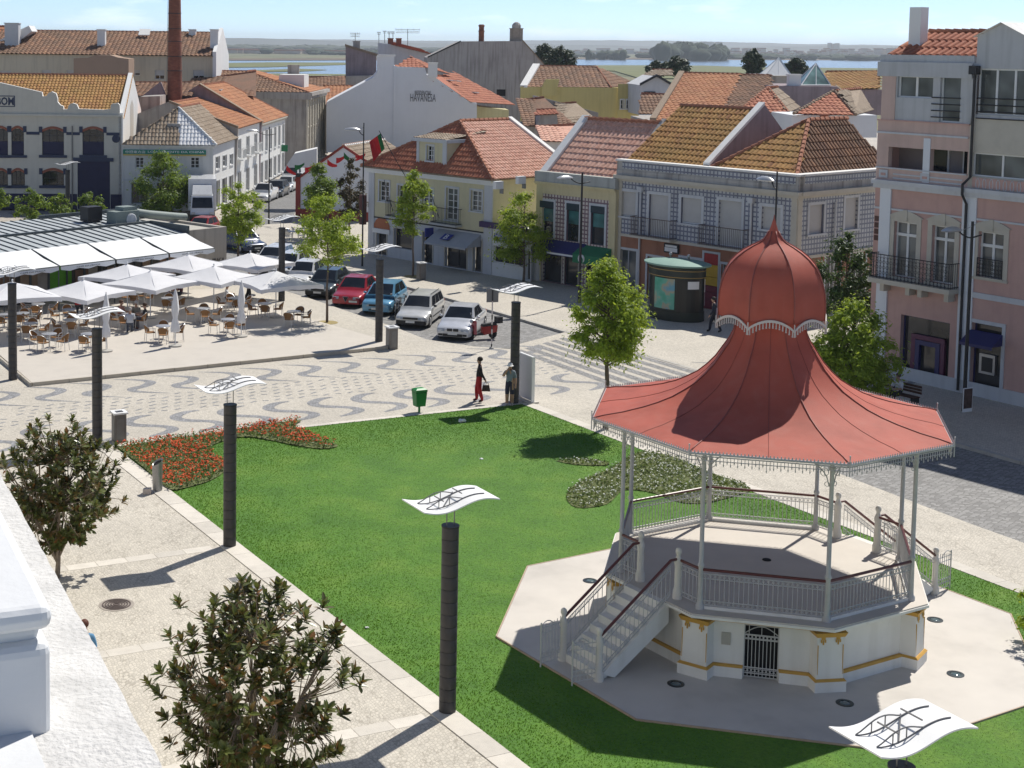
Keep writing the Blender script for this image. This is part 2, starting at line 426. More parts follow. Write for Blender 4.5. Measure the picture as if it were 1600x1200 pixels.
# ---- lawn
def lawn_u0(v): return .0+(-v)*.037
def lawn_u1(v): return 16.4+(-v)*.052
LAWNP = [(lawn_u0(0), 0), (lawn_u1(0), 0), (lawn_u1(-36), -36), (lawn_u0(-36), -36)]
mb = MB(TURF); NX, NY = 34, 70; g0 = []
def lawn_z(s, t): return .03+.10*sin(pi*min(1, max(0, s)))**.6*min(1, t*6)*min(1, (1-t)*8+.3)
for j in range(NY+1):
    for i in range(NX+1):
        v = -36*j/NY; s = i/NX; u = lawn_u0(v)+(lawn_u1(v)-lawn_u0(v))*s
        g0.append(W(u, v, lawn_z(s, j/NY)*(0.25 if True else 1)))
b0 = mb.vs(g0)
for j in range(NY):
    for i in range(NX):
        a = b0+j*(NX+1)+i; mb.face((a+NX+1, a+NX+2, a+1, a))
lawn = struct(mb, 'lawn', 'mown green lawn around the bandstand', smooth=True)
def slabrun(f, v0, v1, w0, w1, step, name):
    k = round(abs(v1-v0)/step)
    for j in range(k):
        a = v0+(v1-v0)*(j+.004)/k; b = v0+(v1-v0)*(j+.996)/k; mb = MB(SLAB); mb.tint = random.random()
        mb.prism(ccw([f(w0, a), f(w1, a), f(w1, b), f(w0, b)]), -.15, .022+random.uniform(-.002, .002)); mb.build(name, lawn)
slabrun(lambda w, v: W(lawn_u0(v)+w, v), .1, -36, -.56, 0.0, 1.0, 'border_slab')
slabrun(lambda w, v: W(lawn_u1(v)+w, v), .1, -36, 0.0, .48, 1.0, 'border_slab')
slabrun(lambda w, u: W(u, w), 0.02, 16.38, 0.0, .26, 1.0, 'border_slab')
# ---- cafe terrace, a low stone platform
TP = [(-.5, 10.45), (16.5, 11.7), (16.75, 12.9), (15.2, 22), (14.3, 30), (-.7, 30)]
mb = MB(TERR); mb.prism(uvp(TP), -.1, .145); terrace = struct(mb, 'terrace', 'raised stone terrace of the cafe')
def slabline(P, parent, name, wid, h0, h1, step, mat, side):
    kerbrun([W(u, v) for u, v in P], name, parent, wid, h0, h1, step, mat, side)
EDGE = M('terrace_edge_stone', (.50, .45, .37), .75, .15, 3, .08, tint=.12)
slabline([(-.5, 10.43), (16.5, 11.68)], terrace, 'edge_stone', .08, -.1, .155, 1.5, EDGE, -1)
slabline([(-.52, 10.35), (-.72, 20.0)], terrace, 'edge_stone', .08, -.1, .155, 1.5, EDGE, 1)
TZ = .145
# ================================================================ bandstand
BC = V((9.8144, 35.3887, 0)); BTH = .922
ROOFM = M('red_painted_metal', (.40, .098, .066), .68, .22, .9, .03, spec=.25, streak=.4, dirt=(.42, .15, .11))
RIBM = M('red_seam', (.27, .075, .055), .5, .2, 3)
IRON = M('grey_painted_iron', (.46, .455, .45), .5, .15, 3, spec=.5)
IRONL = M('pale_painted_iron', (.55, .54, .51), .5, .12, 3)
WOODR = M('dark_red_handrail', (.12, .035, .028), .35, .25, 5)
BWHITE = M('bandstand_white', (.76, .74, .69), .7, .08, 1.4, .05, streak=.35, dirt=(.5, .46, .38))
OCHRE = M('ochre_band', (.55, .31, .06), .65, .12, 3)
FLOORM = M('bandstand_floor', (.58, .53, .46), .6, .1, .9, .04)
PADM = M('pad_stone', (.575, .535, .48), .65, .2, .55, .05)
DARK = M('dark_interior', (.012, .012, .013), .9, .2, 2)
def BP(k, r, z): a = BTH+k*pi/4; return V((BC.x+r*cos(a), BC.y+r*sin(a), z))
# octagonal stone apron
mb = MB(PADM); mb.prism([BP(k, 6.53, 0) for k in range(8)], -.1, .06); pad = struct(mb, 'apron', 'pale octagonal stone apron around the bandstand')
RIMM = M('apron_rim', (.46, .34, .25), .7, .15, 3)
for k in range(8):
    a, b = BP(k, 6.535, 0), BP(k+1, 6.535, 0); d = (b-a).normalized(); q = V((d.y, -d.x, 0))*.03
    mb = MB(RIMM); mb.prism(ccw([a, b, b+q, a+q]), -.1, .068); mb.build('rim_stone', pad)
bs = thing('bandstand', 'octagonal bandstand with red onion-domed metal roof on the lawn', 'bandstand', (BC.x, BC.y, .06))
# --- base walls with pilasters
FZ = 1.53
for k in range(8):
    mb = MB(BWHITE); a0, a1 = k, k+1
    def seg(r0, z0, r1, z1, mat, x0=0.0, x1=1.0, mb=mb, k=k):
        p = lambda r, z, t: BP(k, r, z).lerp(BP(k+1, r, z), t)
        mb.hexa([p(r0-.5, z0, x0), p(r0, z0, x0), p(r0, z0, x1), p(r0-.5, z0, x1)], [p(r1-.5, z1, x0), p(r1, z1, x0), p(r1, z1, x1), p(r1-.5, z1, x1)], mat)
    door = (k == 4)
    spans = ((.0, .36), (.64, 1.)) if door else ((.0, 1.),)
    for x0, x1 in spans:
        seg(3.66, .06, 3.66, .30, BWHITE, x0, x1); seg(3.67, .30, 3.64, .345, OCHRE, x0, x1); seg(3.56, .345, 3.56, 1.30, BWHITE, x0, x1)
    seg(3.585, 1.30, 3.60, 1.37, OCHRE); seg(3.60, 1.37, 3.90, 1.44, BWHITE)
    o = mb.build('base_wall', bs)
    if door:
        p = lambda r, z, t: BP(k, r, z).lerp(BP(k+1, r, z), t)
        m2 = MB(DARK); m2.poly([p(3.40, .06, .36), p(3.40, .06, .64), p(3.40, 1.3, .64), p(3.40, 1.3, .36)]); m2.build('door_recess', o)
        gt = MB(IRONL)
        for t in [.365+.27*i/9 for i in range(10)]: gt.tube([p(3.52, .08, t), p(3.52, 1.05, t)], .009, 5)
        for z in (.09, .17, .30, .95, 1.05, 1.27): gt.tube([p(3.52, z, .362), p(3.52, z, .638)], .014, 5)
        for i in range(9):
            t = .38+.27*i/9
            for z in (.235, 1.0): gt.tube([p(3.52, z, t)+V((0, 0, .035*cos(2*pi*j/8)))+(p(3.52, z, .64)-p(3.52, z, .36)).normalized()*.035*sin(2*pi*j/8) for j in range(9)], .007, 4)
        for t in (.40, .5, .6): gt.tube([p(3.52, 1.06, t), p(3.52, 1.26, t)], .008, 4)
        gt.tube([p(3.52, 1.08+.17*sin(pi*i/8), .37+.26*i/8) for i in range(9)], .01, 4)
        for t in (.362, .638): gt.tube([p(3.53, .06, t), p(3.53, 1.3, t)], .02, 6)
        gt.build('gate', o, label='pale iron gate in the base of the bandstand')
        m3 = MB(M('meter_box', (.42, .39, .33), .5, .1, 3)); c = p(3.565, .92, .22); d = (p(3.5, 1, 1)-p(3.5, 1, 0)).normalized(); q = V((d.y, -d.x, 0))
        m3.obox(c-d*.1-V((0, 0, .14)), d*.2, q*.025, V((0, 0, .28))); m3.build('meter_cover', o)
for k in range(8):
    mb = MB(BWHITE); a = BTH+k*pi/4; rd = V((cos(a), sin(a), 0)); td = V((-sin(a), cos(a), 0))
    def pb(w0, r0, z0, w1, r1, z1, m=None, mb=mb, rd=rd, td=td):
        B = V((BC.x, BC.y, 0)); f = lambda w, r, z: B+rd*r+td*w+V((0, 0, z))
        mb.hexa([f(-w0, 3.2, z0), f(-w0, r0, z0), f(w0, r0, z0), f(w0, 3.2, z0)][::-1], [f(-w1, 3.2, z1), f(-w1, r1, z1), f(w1, r1, z1), f(w1, 3.2, z1)][::-1], m)
    pb(.36, 3.86, .06, .36, 3.86, .30); pb(.365, 3.87, .30, .33, 3.82, .345, OCHRE); pb(.31, 3.80, .345, .30, 3.77, 1.28); pb(.32, 3.81, 1.28, .37, 3.85, 1.385, OCHRE)
    B = V((BC.x, BC.y, 0))
    for sx in (-.17, .17):   # fleur ornament below the capital
        for q in ((-.045, 1.16, .03, .06), (.045, 1.16, .03, .06), (0, 1.11, .03, .1), (0, 1.22, .09, .06)):
            c = B+rd*3.79+td*(sx+q[0]); mb.obox(c-td*q[2]/2+V((0, 0, q[1])), td*q[2], rd*.012, V((0, 0, q[3])), OCHRE)
    for sx in (-.315, .305): mb.obox(B+rd*3.765+td*(sx*.93)+V((0, 0, .38)), td*.014, rd*.032, V((0, 0, .72)), OCHRE)
    mb.build('pilaster', bs)
mb = MB(BWHITE); mb.prism([BP(k, 3.96, 0) for k in range(8)], 1.44, 1.50); mb.build('floor_cornice', bs)
mb = MB(FLOORM); mb.prism([BP(k, 3.93, 0) for k in range(8)], 1.5, FZ); fl = mb.build('floor', bs)
for k in range(8):
    mb = MB(BWHITE); p = lambda r, z, t: BP(k, r, z).lerp(BP(k+1, r, z), t)
    if k in (3, 7): continue
    mb.hexa([p(3.46, FZ, .02), p(3.56, FZ, .02), p(3.56, FZ, .98), p(3.46, FZ, .98)], [p(3.46, FZ+.07, .02), p(3.56, FZ+.07, .02), p(3.56, FZ+.07, .98), p(3.46, FZ+.07, .98)]); mb.build('plinth_strip', fl)
# --- columns
for k in range(8):
    mb = MB(IRON); c = BP(k, 3.54, 0); c.z = 0
    mb.lathe([(.10, FZ), (.10, FZ+.08), (.07, FZ+.12), (.062, FZ+.2), (.055, FZ+.95), (.075, FZ+.98), (.075, FZ+1.02), (.052, FZ+1.05), (.047, 4.9), (.07, 4.93), (.07, 4.98), (.047, 5.0), (.047, 5.25)], c, 12)
    col_ = mb.build('column', bs, smooth=40)
    mb = MB(IRON); a = BTH+k*pi/4
    for s in (-1, 1):       # scroll brackets along both eave sides
        e = (BP(k+s, 3.54, 0)-BP(k, 3.54, 0)).normalized()
        mb.tube([c+e*(.05+.5*(i/8))+V((0, 0, 4.55+.62*sqrt(i/8))) for i in range(9)], .014, 5)
        mb.tube([c+e*(.16+.09*cos(t*.7))+V((0, 0, 4.86+.09*sin(t*.7))) for t in range(10)], .009, 4)
        mb.tube([c+e*(.10+.05*cos(t*.7))+V((0, 0, 4.60+.05*sin(t*.7))) for t in range(10)], .009, 4)
    mb.build('bracket', col_)
# --- railings (sides 3 and 7 open for the stairs)
def railing(mb, a, b, n, h=.86, z0=0.0, z1=0.0):
    """iron balusters between two foot points a and b, following a slope"""
    a, b = V(a), V(b); e = (b-a)
    for z in (.10, .20, h-.16, h-.05): mb.tube([a+V((0, 0, z)), b+V((0, 0, z))], .011, 5)
    for i in range(n+1):
        q = a+e*(i/n); mb.tube([q+V((0, 0, .1)), q+V((0, 0, h-.05))], .0085, 4)
        if i < n:
            q = a+e*((i+.5)/n); ed = e.normalized()
            for zz, r in ((.15, .042), (h-.105, .045)):
                mb.tube([q+V((0, 0, zz+r*sin(2*pi*j/6)))+ed*r*.8*cos(2*pi*j/6) for j in range(7)], .006, 3, caps=False)
def handrail(a, b, parent, h=.90):
    mb = MB(WOODR); a, b = V(a), V(b); mb.tube([a+V((0, 0, h)), b+V((0, 0, h))], .034, 8); return mb.build('handrail', parent, smooth=40)
for k in range(8):
    a, b = BP(k, 3.54, FZ), BP(k+1, 3.54, FZ)
    if k not in (3, 7):
        mb = MB(IRON); railing(mb, a, b, 26); o = mb.build('railing', bs); handrail(a, b, o)
    else:
        for s, e in ((a, a.lerp(b, .27)), (b, b.lerp(a, .27))):
            mb = MB(IRON); railing(mb, s, e, 6); o = mb.build('railing', bs); handrail(s, e, o)
# --- stairs with newel posts and small gates
NEW = M('newel_white', (.66, .63, .57), .6, .1, 2)
def newel(c, parent, h=1.2):
    mb = MB(NEW); c = V(c)
    mb.lathe([(.115, 0), (.115, .16), (.10, .2), (.085, .26), (.078, h*.62), (.095, h*.7), (.085, h*.76), (.05, h*.83), (.045, h*.86), (.075, h*.92), (.068, h*.97), (.03, h)], c, 12); return mb.build('newel_post', parent, smooth=40)
for k in (3, 7):
    an = BTH+(k+.5)*pi/4; n = V((cos(an), sin(an), 0)); t = V((-sin(an), cos(an), 0)); ap = 3.54*cos(pi/8)
    B = V((BC.x, BC.y, 0)); NS = 8; rise = (FZ-.06)/NS; run = .245
    F = lambda d, w, z: B+n*(3.86*cos(pi/8)+d)+t*w+V((0, 0, z))
    st = MB(BWHITE).__class__(BWHITE)
    for s_ in (-1, 1):
        w0, w1 = (.60, .68) if s_ > 0 else (-.68, -.60)
        st.hexa([F(0, w0, 1.02), F(NS*run-.42, w0, .06), F(NS*run-.42, w1, .06), F(0, w1, 1.02)], [F(0, w0, FZ-.02), F(NS*run-.05, w0, .2), F(NS*run-.05, w1, .2), F(0, w1, FZ-.02)])
    sto = st.build('stair_stringer', bs)
    for i in range(NS):
        s1 = MB(BWHITE); z = FZ-rise*(i+1)
        s1.hexa([F(run*i-.02, -.6, z), F(run*(i+1), -.6, z), F(run*(i+1), .6, z), F(run*i-.02, .6, z)][::-1], [F(run*i-.02, -.6, z+rise-.002), F(run*(i+1), -.6, z+rise-.002), F(run*(i+1), .6, z+rise-.002), F(run*i-.02, .6, z+rise-.002)][::-1])
        if i < NS: s1.build('step', sto)
    for w_ in (-.64, .64):
        newel(F(NS*run, w_, .06), bs, 1.22); newel(F(-.28, w_, FZ), bs, 1.18)
        r = MB(IRON); a, b = F(-.05, w_, FZ), F(NS*run-.08, w_, .17)
        railing(r, a, b, 15); o = r.build('stair_railing', bs); h_ = MB(WOODR)
        h_.tube([F(-.25, w_, FZ+.92), F(-.05, w_, FZ+.92), F(NS*run-.02, w_, .17+.9)], .034, 8); h_.build('handrail', o)
        # small gate leaf, standing open
        sg = 1 if w_ > 0 else -1
        g_ = MB(IRONL if k == 3 else IRON); a = F(NS*run+.09, w_, .06); d = (n*.82+t*sg*-.10).normalized()
        for i in range(7): g_.tube([a+d*(.1*i)+V((0, 0, .06)), a+d*(.1*i)+V((0, 0, .95+.10*(1-i/6)**2))], .009, 4)
        for z in (.08, .2, .32, .78, .9): g_.tube([a+V((0, 0, z)), a+d*.6+V((0, 0, z))], .011, 4)
        for i in range(6): g_.tube([a+d*(.05+.1*i+.04*cos(j))+V((0, 0, .26+.045*sin(j))) for j in range(7)], .006, 3, caps=False)
        g_.tube([a+d*.6, a+d*.6+V((0, 0, 1.02))], .02, 5); g_.tube([a+d*(.6-i*.06)+V((0, 0, .95+.09*sin(i*.5))) for i in range(8)], .012, 4)
        g_.build('stair_gate', bs)
# --- roof
SK = [(4.33, 5.27), (4.05, 5.335), (3.6, 5.40), (3.1, 5.51), (2.75, 5.61), (2.4, 5.74), (2.1, 5.90), (1.82, 6.07), (1.58, 6.28), (1.36, 6.52), (1.17, 6.80), (1.02, 7.02), (.92, 7.22), (.85, 7.5), (.83, 7.78)]
DM = [(1.30, 7.70), (1.315, 7.9), (1.31, 8.1), (1.29, 8.3), (1.245, 8.5), (1.17, 8.7), (1.06, 8.9), (.90, 9.07), (.72, 9.21), (.52, 9.33), (.34, 9.42), (.235, 9.50), (.165, 9.60), (.115, 9.70), (.075, 9.82), (.03, 9.97)]
def roofpanel(prof, k, name, mat, par, n=6):
    mb = MB(mat); rows = []
    for r, z in prof:
        a, b = BP(k, r, z), BP(k+1, r, z); rows.append(mb.vs([a.lerp(b, j/n) for j in range(n+1)]))
    for i in range(len(prof)-1):
        for j in range(n): mb.face((rows[i]+j, rows[i]+j+1, rows[i+1]+j+1, rows[i+1]+j))
    return mb.build(name, par, smooth=True)
for k in range(8):
    o = roofpanel(SK, k, 'roof_panel', ROOFM, bs)
    u = MB(M('roof_underside', (.30, .20, .16), .7, .2, 2)); lo = [(r, z-.035) for r, z in SK[:-3]]; rows = []
    for r, z in lo: rows.append(u.vs([BP(k, r-.01, z), BP(k+1, r-.01, z)]))
    for i in range(len(lo)-1): u.face((rows[i]+1, rows[i], rows[i+1], rows[i+1]+1))
    u.build('underside', o)
    seam = MB(RIBM); seam.tube([BP(k, r*cos(pi/8), z+.006).lerp(BP(k+1, r*cos(pi/8), z+.006), .5) if False else (BP(k, r, z+.004).lerp(BP(k+1, r, z+.004), .5)) for r, z in SK], .007, 4); seam.build('seam', o)
    rb = MB(RIBM); rb.tube([BP(k, r+.005, z+.008) for r, z in SK], .016, 6); rb.build('rib', bs, smooth=True)
    roofpanel(DM, k, 'dome_panel', ROOFM, bs)
    rb = MB(RIBM); rb.tube([BP(k, r+.004, z+.004) for r, z in DM[:-2]], .018, 6); rb.build('dome_rib', bs, smooth=True)
mb = MB(RIBM); mb.lathe([(.05, 9.86), (.035, 9.95), (.02, 10.0), (.004, 10.10)], BC, 8); mb.build('finial', bs, smooth=True)
# dome cornice: scalloped lace on every side
for k in range(8):
    mb = MB(IRONL); N = 14
    for j in range(N):
        t0, t1 = j/N, (j+1)/N; f = lambda t: 7.50+.22*sin(pi*t)**.8
        p = lambda t, z, r=1.335: BP(k, r, z).lerp(BP(k+1, r, z), t)
        mb.hexa([p(t0, f(t0)), p(t1, f(t1)), p(t1, f(t1), 1.37), p(t0, f(t0), 1.37)], [p(t0, f(t0)+.06), p(t1, f(t1)+.06), p(t1, f(t1)+.06, 1.37), p(t0, f(t0)+.06, 1.37)])
        tm = (t0+t1)/2; q = p(tm, f(tm), 1.35); mb.tube([q, q-V((0, 0, .10))], [.012, .016], 5); mb.ball(q-V((0, 0, .12)), .022, None, 5, 4)
    q = BP(k, 1.36, 7.4); mb.tube([q, q+V((0, 0, .3))], .014, 5); mb.build('dome_lace', bs)
    # infill of dome under the edge
    mb = MB(ROOFM); mb.poly([BP(k, 1.31, 7.71), BP(k+1, 1.31, 7.71), BP(k+1, .8, 7.71), BP(k, .8, 7.71)]); mb.build('dome_soffit', bs)
# eave lace
for k in range(8):
    mb = MB(IRON); N = 44; p = lambda t, z, r=4.30: BP(k, r, z).lerp(BP(k+1, r, z), t)
    mb.tube([p(0, 5.25, 4.33), p(1, 5.25, 4.33)], .028, 6); mb.tube([p(0, 5.19), p(1, 5.19)], .014, 5); mb.tube([p(0, 5.10), p(1, 5.10)], .009, 4)
    for j in range(N):
        t = (j+.5)/N; L = .10+.06*(1 if j % 2 else 0)+(.06 if abs(t-.5) < .012 else 0)
        q = p(t, 5.19); mb.tube([q, q-V((0, 0, L))], .008, 4); mb.tube([q-V((0, 0, L)), q-V((0, 0, L+.05))], [.017, .006], 5)
        c = p(t, 5.275, 4.345); mb.tube([c, c+V((0, 0, .05))], [.02, .008], 4)
    q = BP(k, 4.35, 5.0); mb.tube([q, q+V((0, 0, .42))], .014, 5); mb.ball(q+V((0, 0, .44)), .022, None, 6, 4); mb.build('eave_lace', bs)
for k in range(8):
    mb = MB(IRON); mb.tube([BP(k, 3.54, 5.2), BP(k+1, 3.54, 5.2)], .03, 6); mb.tube([BP(k, 3.54, 5.22), BP(k, 4.3, 5.22)], .025, 6); mb.build('roof_truss', bs)
# ground lights in the apron
GL = M('light_rim_steel', (.05, .06, .065), .35, .2, 3, metal=.6); GLG = glassmat('light_glass', (.10, .14, .15), .1)
for i, (x, y, lb) in enumerate([(922, 907, 'round light set in apron left of the stairs, on the sunlit side'), (1056, 1068, 'round light set in shaded apron in front of the stairs'), (1320, 1098, 'round light set in apron at the edge of the roof shadow'),
        (1493, 1053, 'round light set in sunlit apron at the near right side'), (1461, 968, 'round light set in apron beside the base, below the right newel post')]):
    c = G(x, y, .07); c.z = .06; t = thing('ground_light', lb, 'ground light', c, 'lights set flush in the apron')
    m1 = MB(GL); m1.lathe([(.19, 0), (.19, .012), (.12, .016), (.12, .004)], c, 20); m1.build('rim', t, smooth=40)
    m1 = MB(GLG); m1.lathe([(.12, .0), (.12, .012), (.06, .02), (.001, .022)], c, 20); m1.build('lens', t, smooth=True)
c = G(1198, 875, FZ); mb = MB(DARK); mb.lathe([(.11, 0), (.1, .02), (.04, .03), (.001, .03)], (c.x, c.y, FZ), 14); tag(mb.build('floor_hatch'), 'small dark round cap in the bandstand floor', 'floor cap')
# ================================================================ street furniture
POSTM = M('dark_ribbed_steel', (.050, .047, .047), .55, .25, 2.5, .03, spec=.4)
RINGM = M('dark_ring_steel', (.02, .02, .02), .5, .2, 3)
PANM = M('white_panel', (.80, .80, .79), .5, .04, 2)
STEEL = M('brushed_steel', (.42, .42, .42), .35, .12, 5, metal=.7)
STEELD = M('dull_steel', (.20, .195, .19), .45, .15, 4, metal=.4)
BLACKM = M('black_paint', (.022, .022, .024), .5, .2, 3)
def panel_lamp_proto():
    t = thing('panel_lamp', 'x', 'lamp post', (0, 0, 0), 'lamp posts with wavy white panels')
    mb = MB(POSTM); H = 4.02; n = 15
    for i in range(n):
        z0, z1 = H*i/n, H*(i+1)/n; mb.lathe([(.1755, z0+.004), (.18, z0+.015), (.18, z1-.015), (.1755, z1-.004)], (0, 0, 0), 20, caps=(i in (0, n-1)))
    mb.build('post', t, smooth=40, local=True)
    mb = MB(RINGM); mb.lathe([(.165, H-.02), (.19, H-.02), (.19, H+.015), (.15, H+.015)], (0, 0, 0), 20); mb.build('top_cap', t, local=True)
    mb = MB(STEELD)
    for s in (-.09, .09): mb.tube([(s, 0, 4.0), (s, 0, 4.52)], .012, 6)
    mb.build('panel_support', t, local=True)
    f = lambda s: 4.56-.09*sin(2*pi*(s*.93+.02))+.03*s
    mb = MB(PANM); n = 28; L, Wd = 1.78, 1.0
    for j in (0, 1):
        pass
    top = []; bot = []
    for i in range(n+1):
        x = (i/n-.5)*L; z = f(i/n); top.append(mb.vs([(x, -Wd/2, z+.012), (x, Wd/2, z+.012)])); bot.append(mb.vs([(x, -Wd/2, z-.012), (x, Wd/2, z-.012)]))
    for i in range(n):
        a, b, c, d = top[i], top[i+1], bot[i], bot[i+1]
        mb.face((a, b, b+1, a+1)); mb.face((c+1, d+1, d, c)); mb.face((c, d, b, a)); mb.face((a+1, b+1, d+1, c+1))
    mb.face((top[0]+1, bot[0]+1, bot[0], top[0])); mb.face((top[n], bot[n], bot[n]+1, top[n]+1))
    mb.build('panel', t, smooth=40, local=True)
    mb = MB(STEELD)
    for y in (-.2, .2):
        mb.tube([((i/16-.5)*1.36, y, f(.12+.76*i/16)+.028+(.17*sin(pi*min(1, i/10))**1.2 if i <= 10 else 0)) for i in range(17)], .011, 6)
        mb.tube([((i/16-.5)*1.36, y, f(.12+.76*i/16)+.022) for i in range(17)], .009, 5)
        for s in (.28, .42): mb.tube([((s-.5)*L, y, f(s)), ((s-.5)*L, y, f(s)+.17)], .010, 5)
    for s in (.34, .58): mb.tube([((s-.5)*L, -.2, f(s)+.14), ((s-.5)*L, .2, f(s)+.14)], .013, 5)
    mb.tube([((.34-.5)*L, -.2, f(.34)+.03), ((.58-.5)*L, .2, f(.58)+.06)], .012, 5)
    mb.build('panel_frame', t, local=True); return t
pl = panel_lamp_proto()
PLS = [(W(.10, -11.13), 'dark lamp post with wavy white panel at the lawn edge beside the drain grates'), (W(.67, -22.81), 'nearest whole dark lamp post with wavy white panel, at the lawn edge by the bandstand'),
       (W(-.34, 1.06), 'dark lamp post with white panel behind the magnolia, next to the square steel bin'), (W(-.95, 11.91), 'dark lamp post at the far left corner of the cafe terrace'),
       (W(16.37, 12.8), 'dark lamp post with white panel at the terrace corner in front of the parked cars'), (W(16.22, .3), 'dark lamp post at the lawn corner beside the white upright board'),
       (W(16.66, 25.57), 'dark lamp post between the cafe parasols and the parked white cars'), (W(17.95, -23.6), 'lamp post whose white panel shows close at the lower right'),
       (G(106, 346), 'distant dark lamp post in front of the blue-trimmed factory windows')]
p_ = G(1411, 1146, 4.5); PLS[7] = ((p_.x, p_.y, 0), PLS[7][1])
for i, (p, lb) in enumerate(PLS):
    if i == 0: pl.location = p; pl.rotation_euler = (0, 0, GA); pl['label'] = lb
    else: dup(pl, p, GA, lb)
def square_bin(p, lb, rz=GA, z=0.0, s=1.0):
    t = thing('litter_bin', lb, 'litter bin', (p[0], p[1], z), 'square steel litter bins', rz)
    mb = MB(M('bin_steel', (.17, .16, .15), .45, .2, 4, metal=.3)); mb.box((0, 0, .5), (.42, .42, .98)); mb.build('body', t, local=True)
    mb = MB(STEELD)
    for i in range(4):
        a = i*pi/2; mb.box((.214*cos(a), .214*sin(a), .48), (.012 if i % 2 == 0 else .26, .26 if i % 2 == 0 else .012, .72))
    mb.build('side_panel', t, local=True)
    mb = MB(PANM)
    for a, b, c, d in ((-.26, .26, -.26, -.14), (-.26, .26, .14, .26), (-.26, -.14, -.14, .14), (.14, .26, -.14, .14)): mb.box(((a+b)/2, (c+d)/2, 1.03), (b-a, d-c, .06))
    mb.build('lid', t, local=True); mb = MB(DARK); mb.box((0, 0, .995), (.3, .3, .012)); mb.build('opening', t, local=True)
square_bin(G(186, 689), 'square steel bin with white rim behind the red flower bed')
square_bin(G(612, 545), 'square steel bin with white rim at the terrace corner by the parked estate car')
square_bin(G(658, 437), 'square steel bin under the slim tree on the far pavement')
square_bin(G(437, 437), 'square steel bin beside the lamp post near the white cars')
# round slanted bin and stone block
c = G(246, 767); t = thing('slanted_bin', 'round grey steel bin with slanted open top at the lawn edge', 'litter bin', c)
mb = MB(M('grey_bin_metal', (.30, .295, .29), .4, .15, 4, metal=.5)); n = 20
a = mb.vs([c+V((.15*cos(2*pi*i/n), .15*sin(2*pi*i/n), 0)) for i in range(n)]); b = mb.vs([c+V((.165*cos(2*pi*i/n), .165*sin(2*pi*i/n), .93+.10*cos(2*pi*i/n-.5))) for i in range(n)]); d = mb.vs([c+V((.13*cos(2*pi*i/n), .13*sin(2*pi*i/n), .90+.09*cos(2*pi*i/n-.5))) for i in range(n)])
for i in range(n):
    j = (i+1) % n; mb.face((a+i, a+j, b+j, b+i)); mb.face((b+i, b+j, d+j, d+i))
mb.build('body', t, smooth=40); mb = MB(DARK); mb.poly([c+V((.132*cos(2*pi*i/n), .132*sin(2*pi*i/n), .87+.09*cos(2*pi*i/n-.5))) for i in range(n)]); mb.build('opening', t)
c = G(230, 771); mb = MB(M('pinkish_block', (.52, .45, .40), .8, .15, 5, .1)); mb.hexa([c+V(q) for q in ((-.13, -.1, 0), (.13, -.1, 0), (.13, .1, 0), (-.13, .1, 0))], [c+V(q) for q in ((-.12, -.09, .15), (.12, -.09, .17), (.12, .09, .17), (-.12, .09, .16))]); tag(mb.build('stone_block'), 'small pinkish stone block beside the slanted bin', 'stone')
# green bin on a post
c = G(655, 644); t = thing('green_bin', 'small bright green litter bin on a post at the lawn edge', 'litter bin', c)
GB = M('green_plastic', (.02, .22, .045), .4, .1, 3); mb = MB(GB)
f = lambda w, d, z: [c+GE*x*w+GN*y*d+V((0, 0, z)) for x, y in ((-1, -1), (1, -1), (1, 1), (-1, 1))]
mb.hexa(f(.19, .15, .25), f(.235, .19, .78)); mb.build('body', t)
mb = MB(GB); mb.hexa(f(.245, .2, .80), f(.245, .2, .90)); mb.hexa(f(.245, .2, .90), f(.15, .1, .95)); mb.build('lid', t); mb = MB(DARK); mb.hexa(f(.225, .18, .775), f(.225, .18, .81)); mb.build('slot', t)
mb = MB(GB); mb.tube([c-V((0, 0, .05)), c+V((0, 0, .3))], .045, 8); mb.build('post', t)
# upright board by the lawn corner
a, b = G(811, 622), G(829, 630); d = (b-a).normalized()*.98; q = V((-d.y, d.x, 0)).normalized()*.09
t = thing('notice_board', 'plain white upright board at the corner of the lawn', 'notice board', a)
mb = MB(M('board_white_shaded', (.55, .55, .58), .5, .05, 1)); mb.obox(a+V((0, 0, .10)), d, q, V((0, 0, 1.72))); mb.build('board', t)  # face of the white board, its lilac-grey shade put into the colour
mb = MB(PANM); mb.obox(a+d-q*.2+V((0, 0, .0)), d*.05, q*1.4, V((0, 0, 1.86))); mb.obox(a-d*.05-q*.2, d*.05, q*1.4, V((0, 0, 1.86))); mb.obox(a+V((0, 0, 1.82)), d, q, V((0, 0, .04))); mb.build('frame', t)
mb = MB(SLAB); mb.obox(a-d*.1-q*2.2, d*1.2, q*5.4, V((0, 0, .06))); mb.build('foot', t)
# road sign seen from behind, on a striped pole
c = G(768, 545); t = thing('road_sign', 'grey back of a square road sign on a thin pole by the scooter', 'road sign', c)
mb = MB(STEEL)
n_ = 12
for i in range(n_): mb.tube([c+V((0, 0, 2.75*i/n_)), c+V((0, 0, 2.75*(i+1)/n_))], .032, 8, (BLACKM if (i % 2 == 0 and i < 7) else M('red_white_pole', (.55, .5, .48), .5)))
mb.build('pole', t); mb = MB(M('sign_back_grey', (.16, .16, .165), .5, .1, 3)); mb.box(c+V((0, 0, 2.5)), (.56, .03, .62), None, .15); mb.box(c+V((0, -.025, 2.5)), (.06, .03, .5), BLACKM, .15); mb.build('plate', t)
mb = MB(KERBM); mb.lathe([(.12, 0), (.1, .06), (.05, .1)], c, 10); mb.build('foot', t)
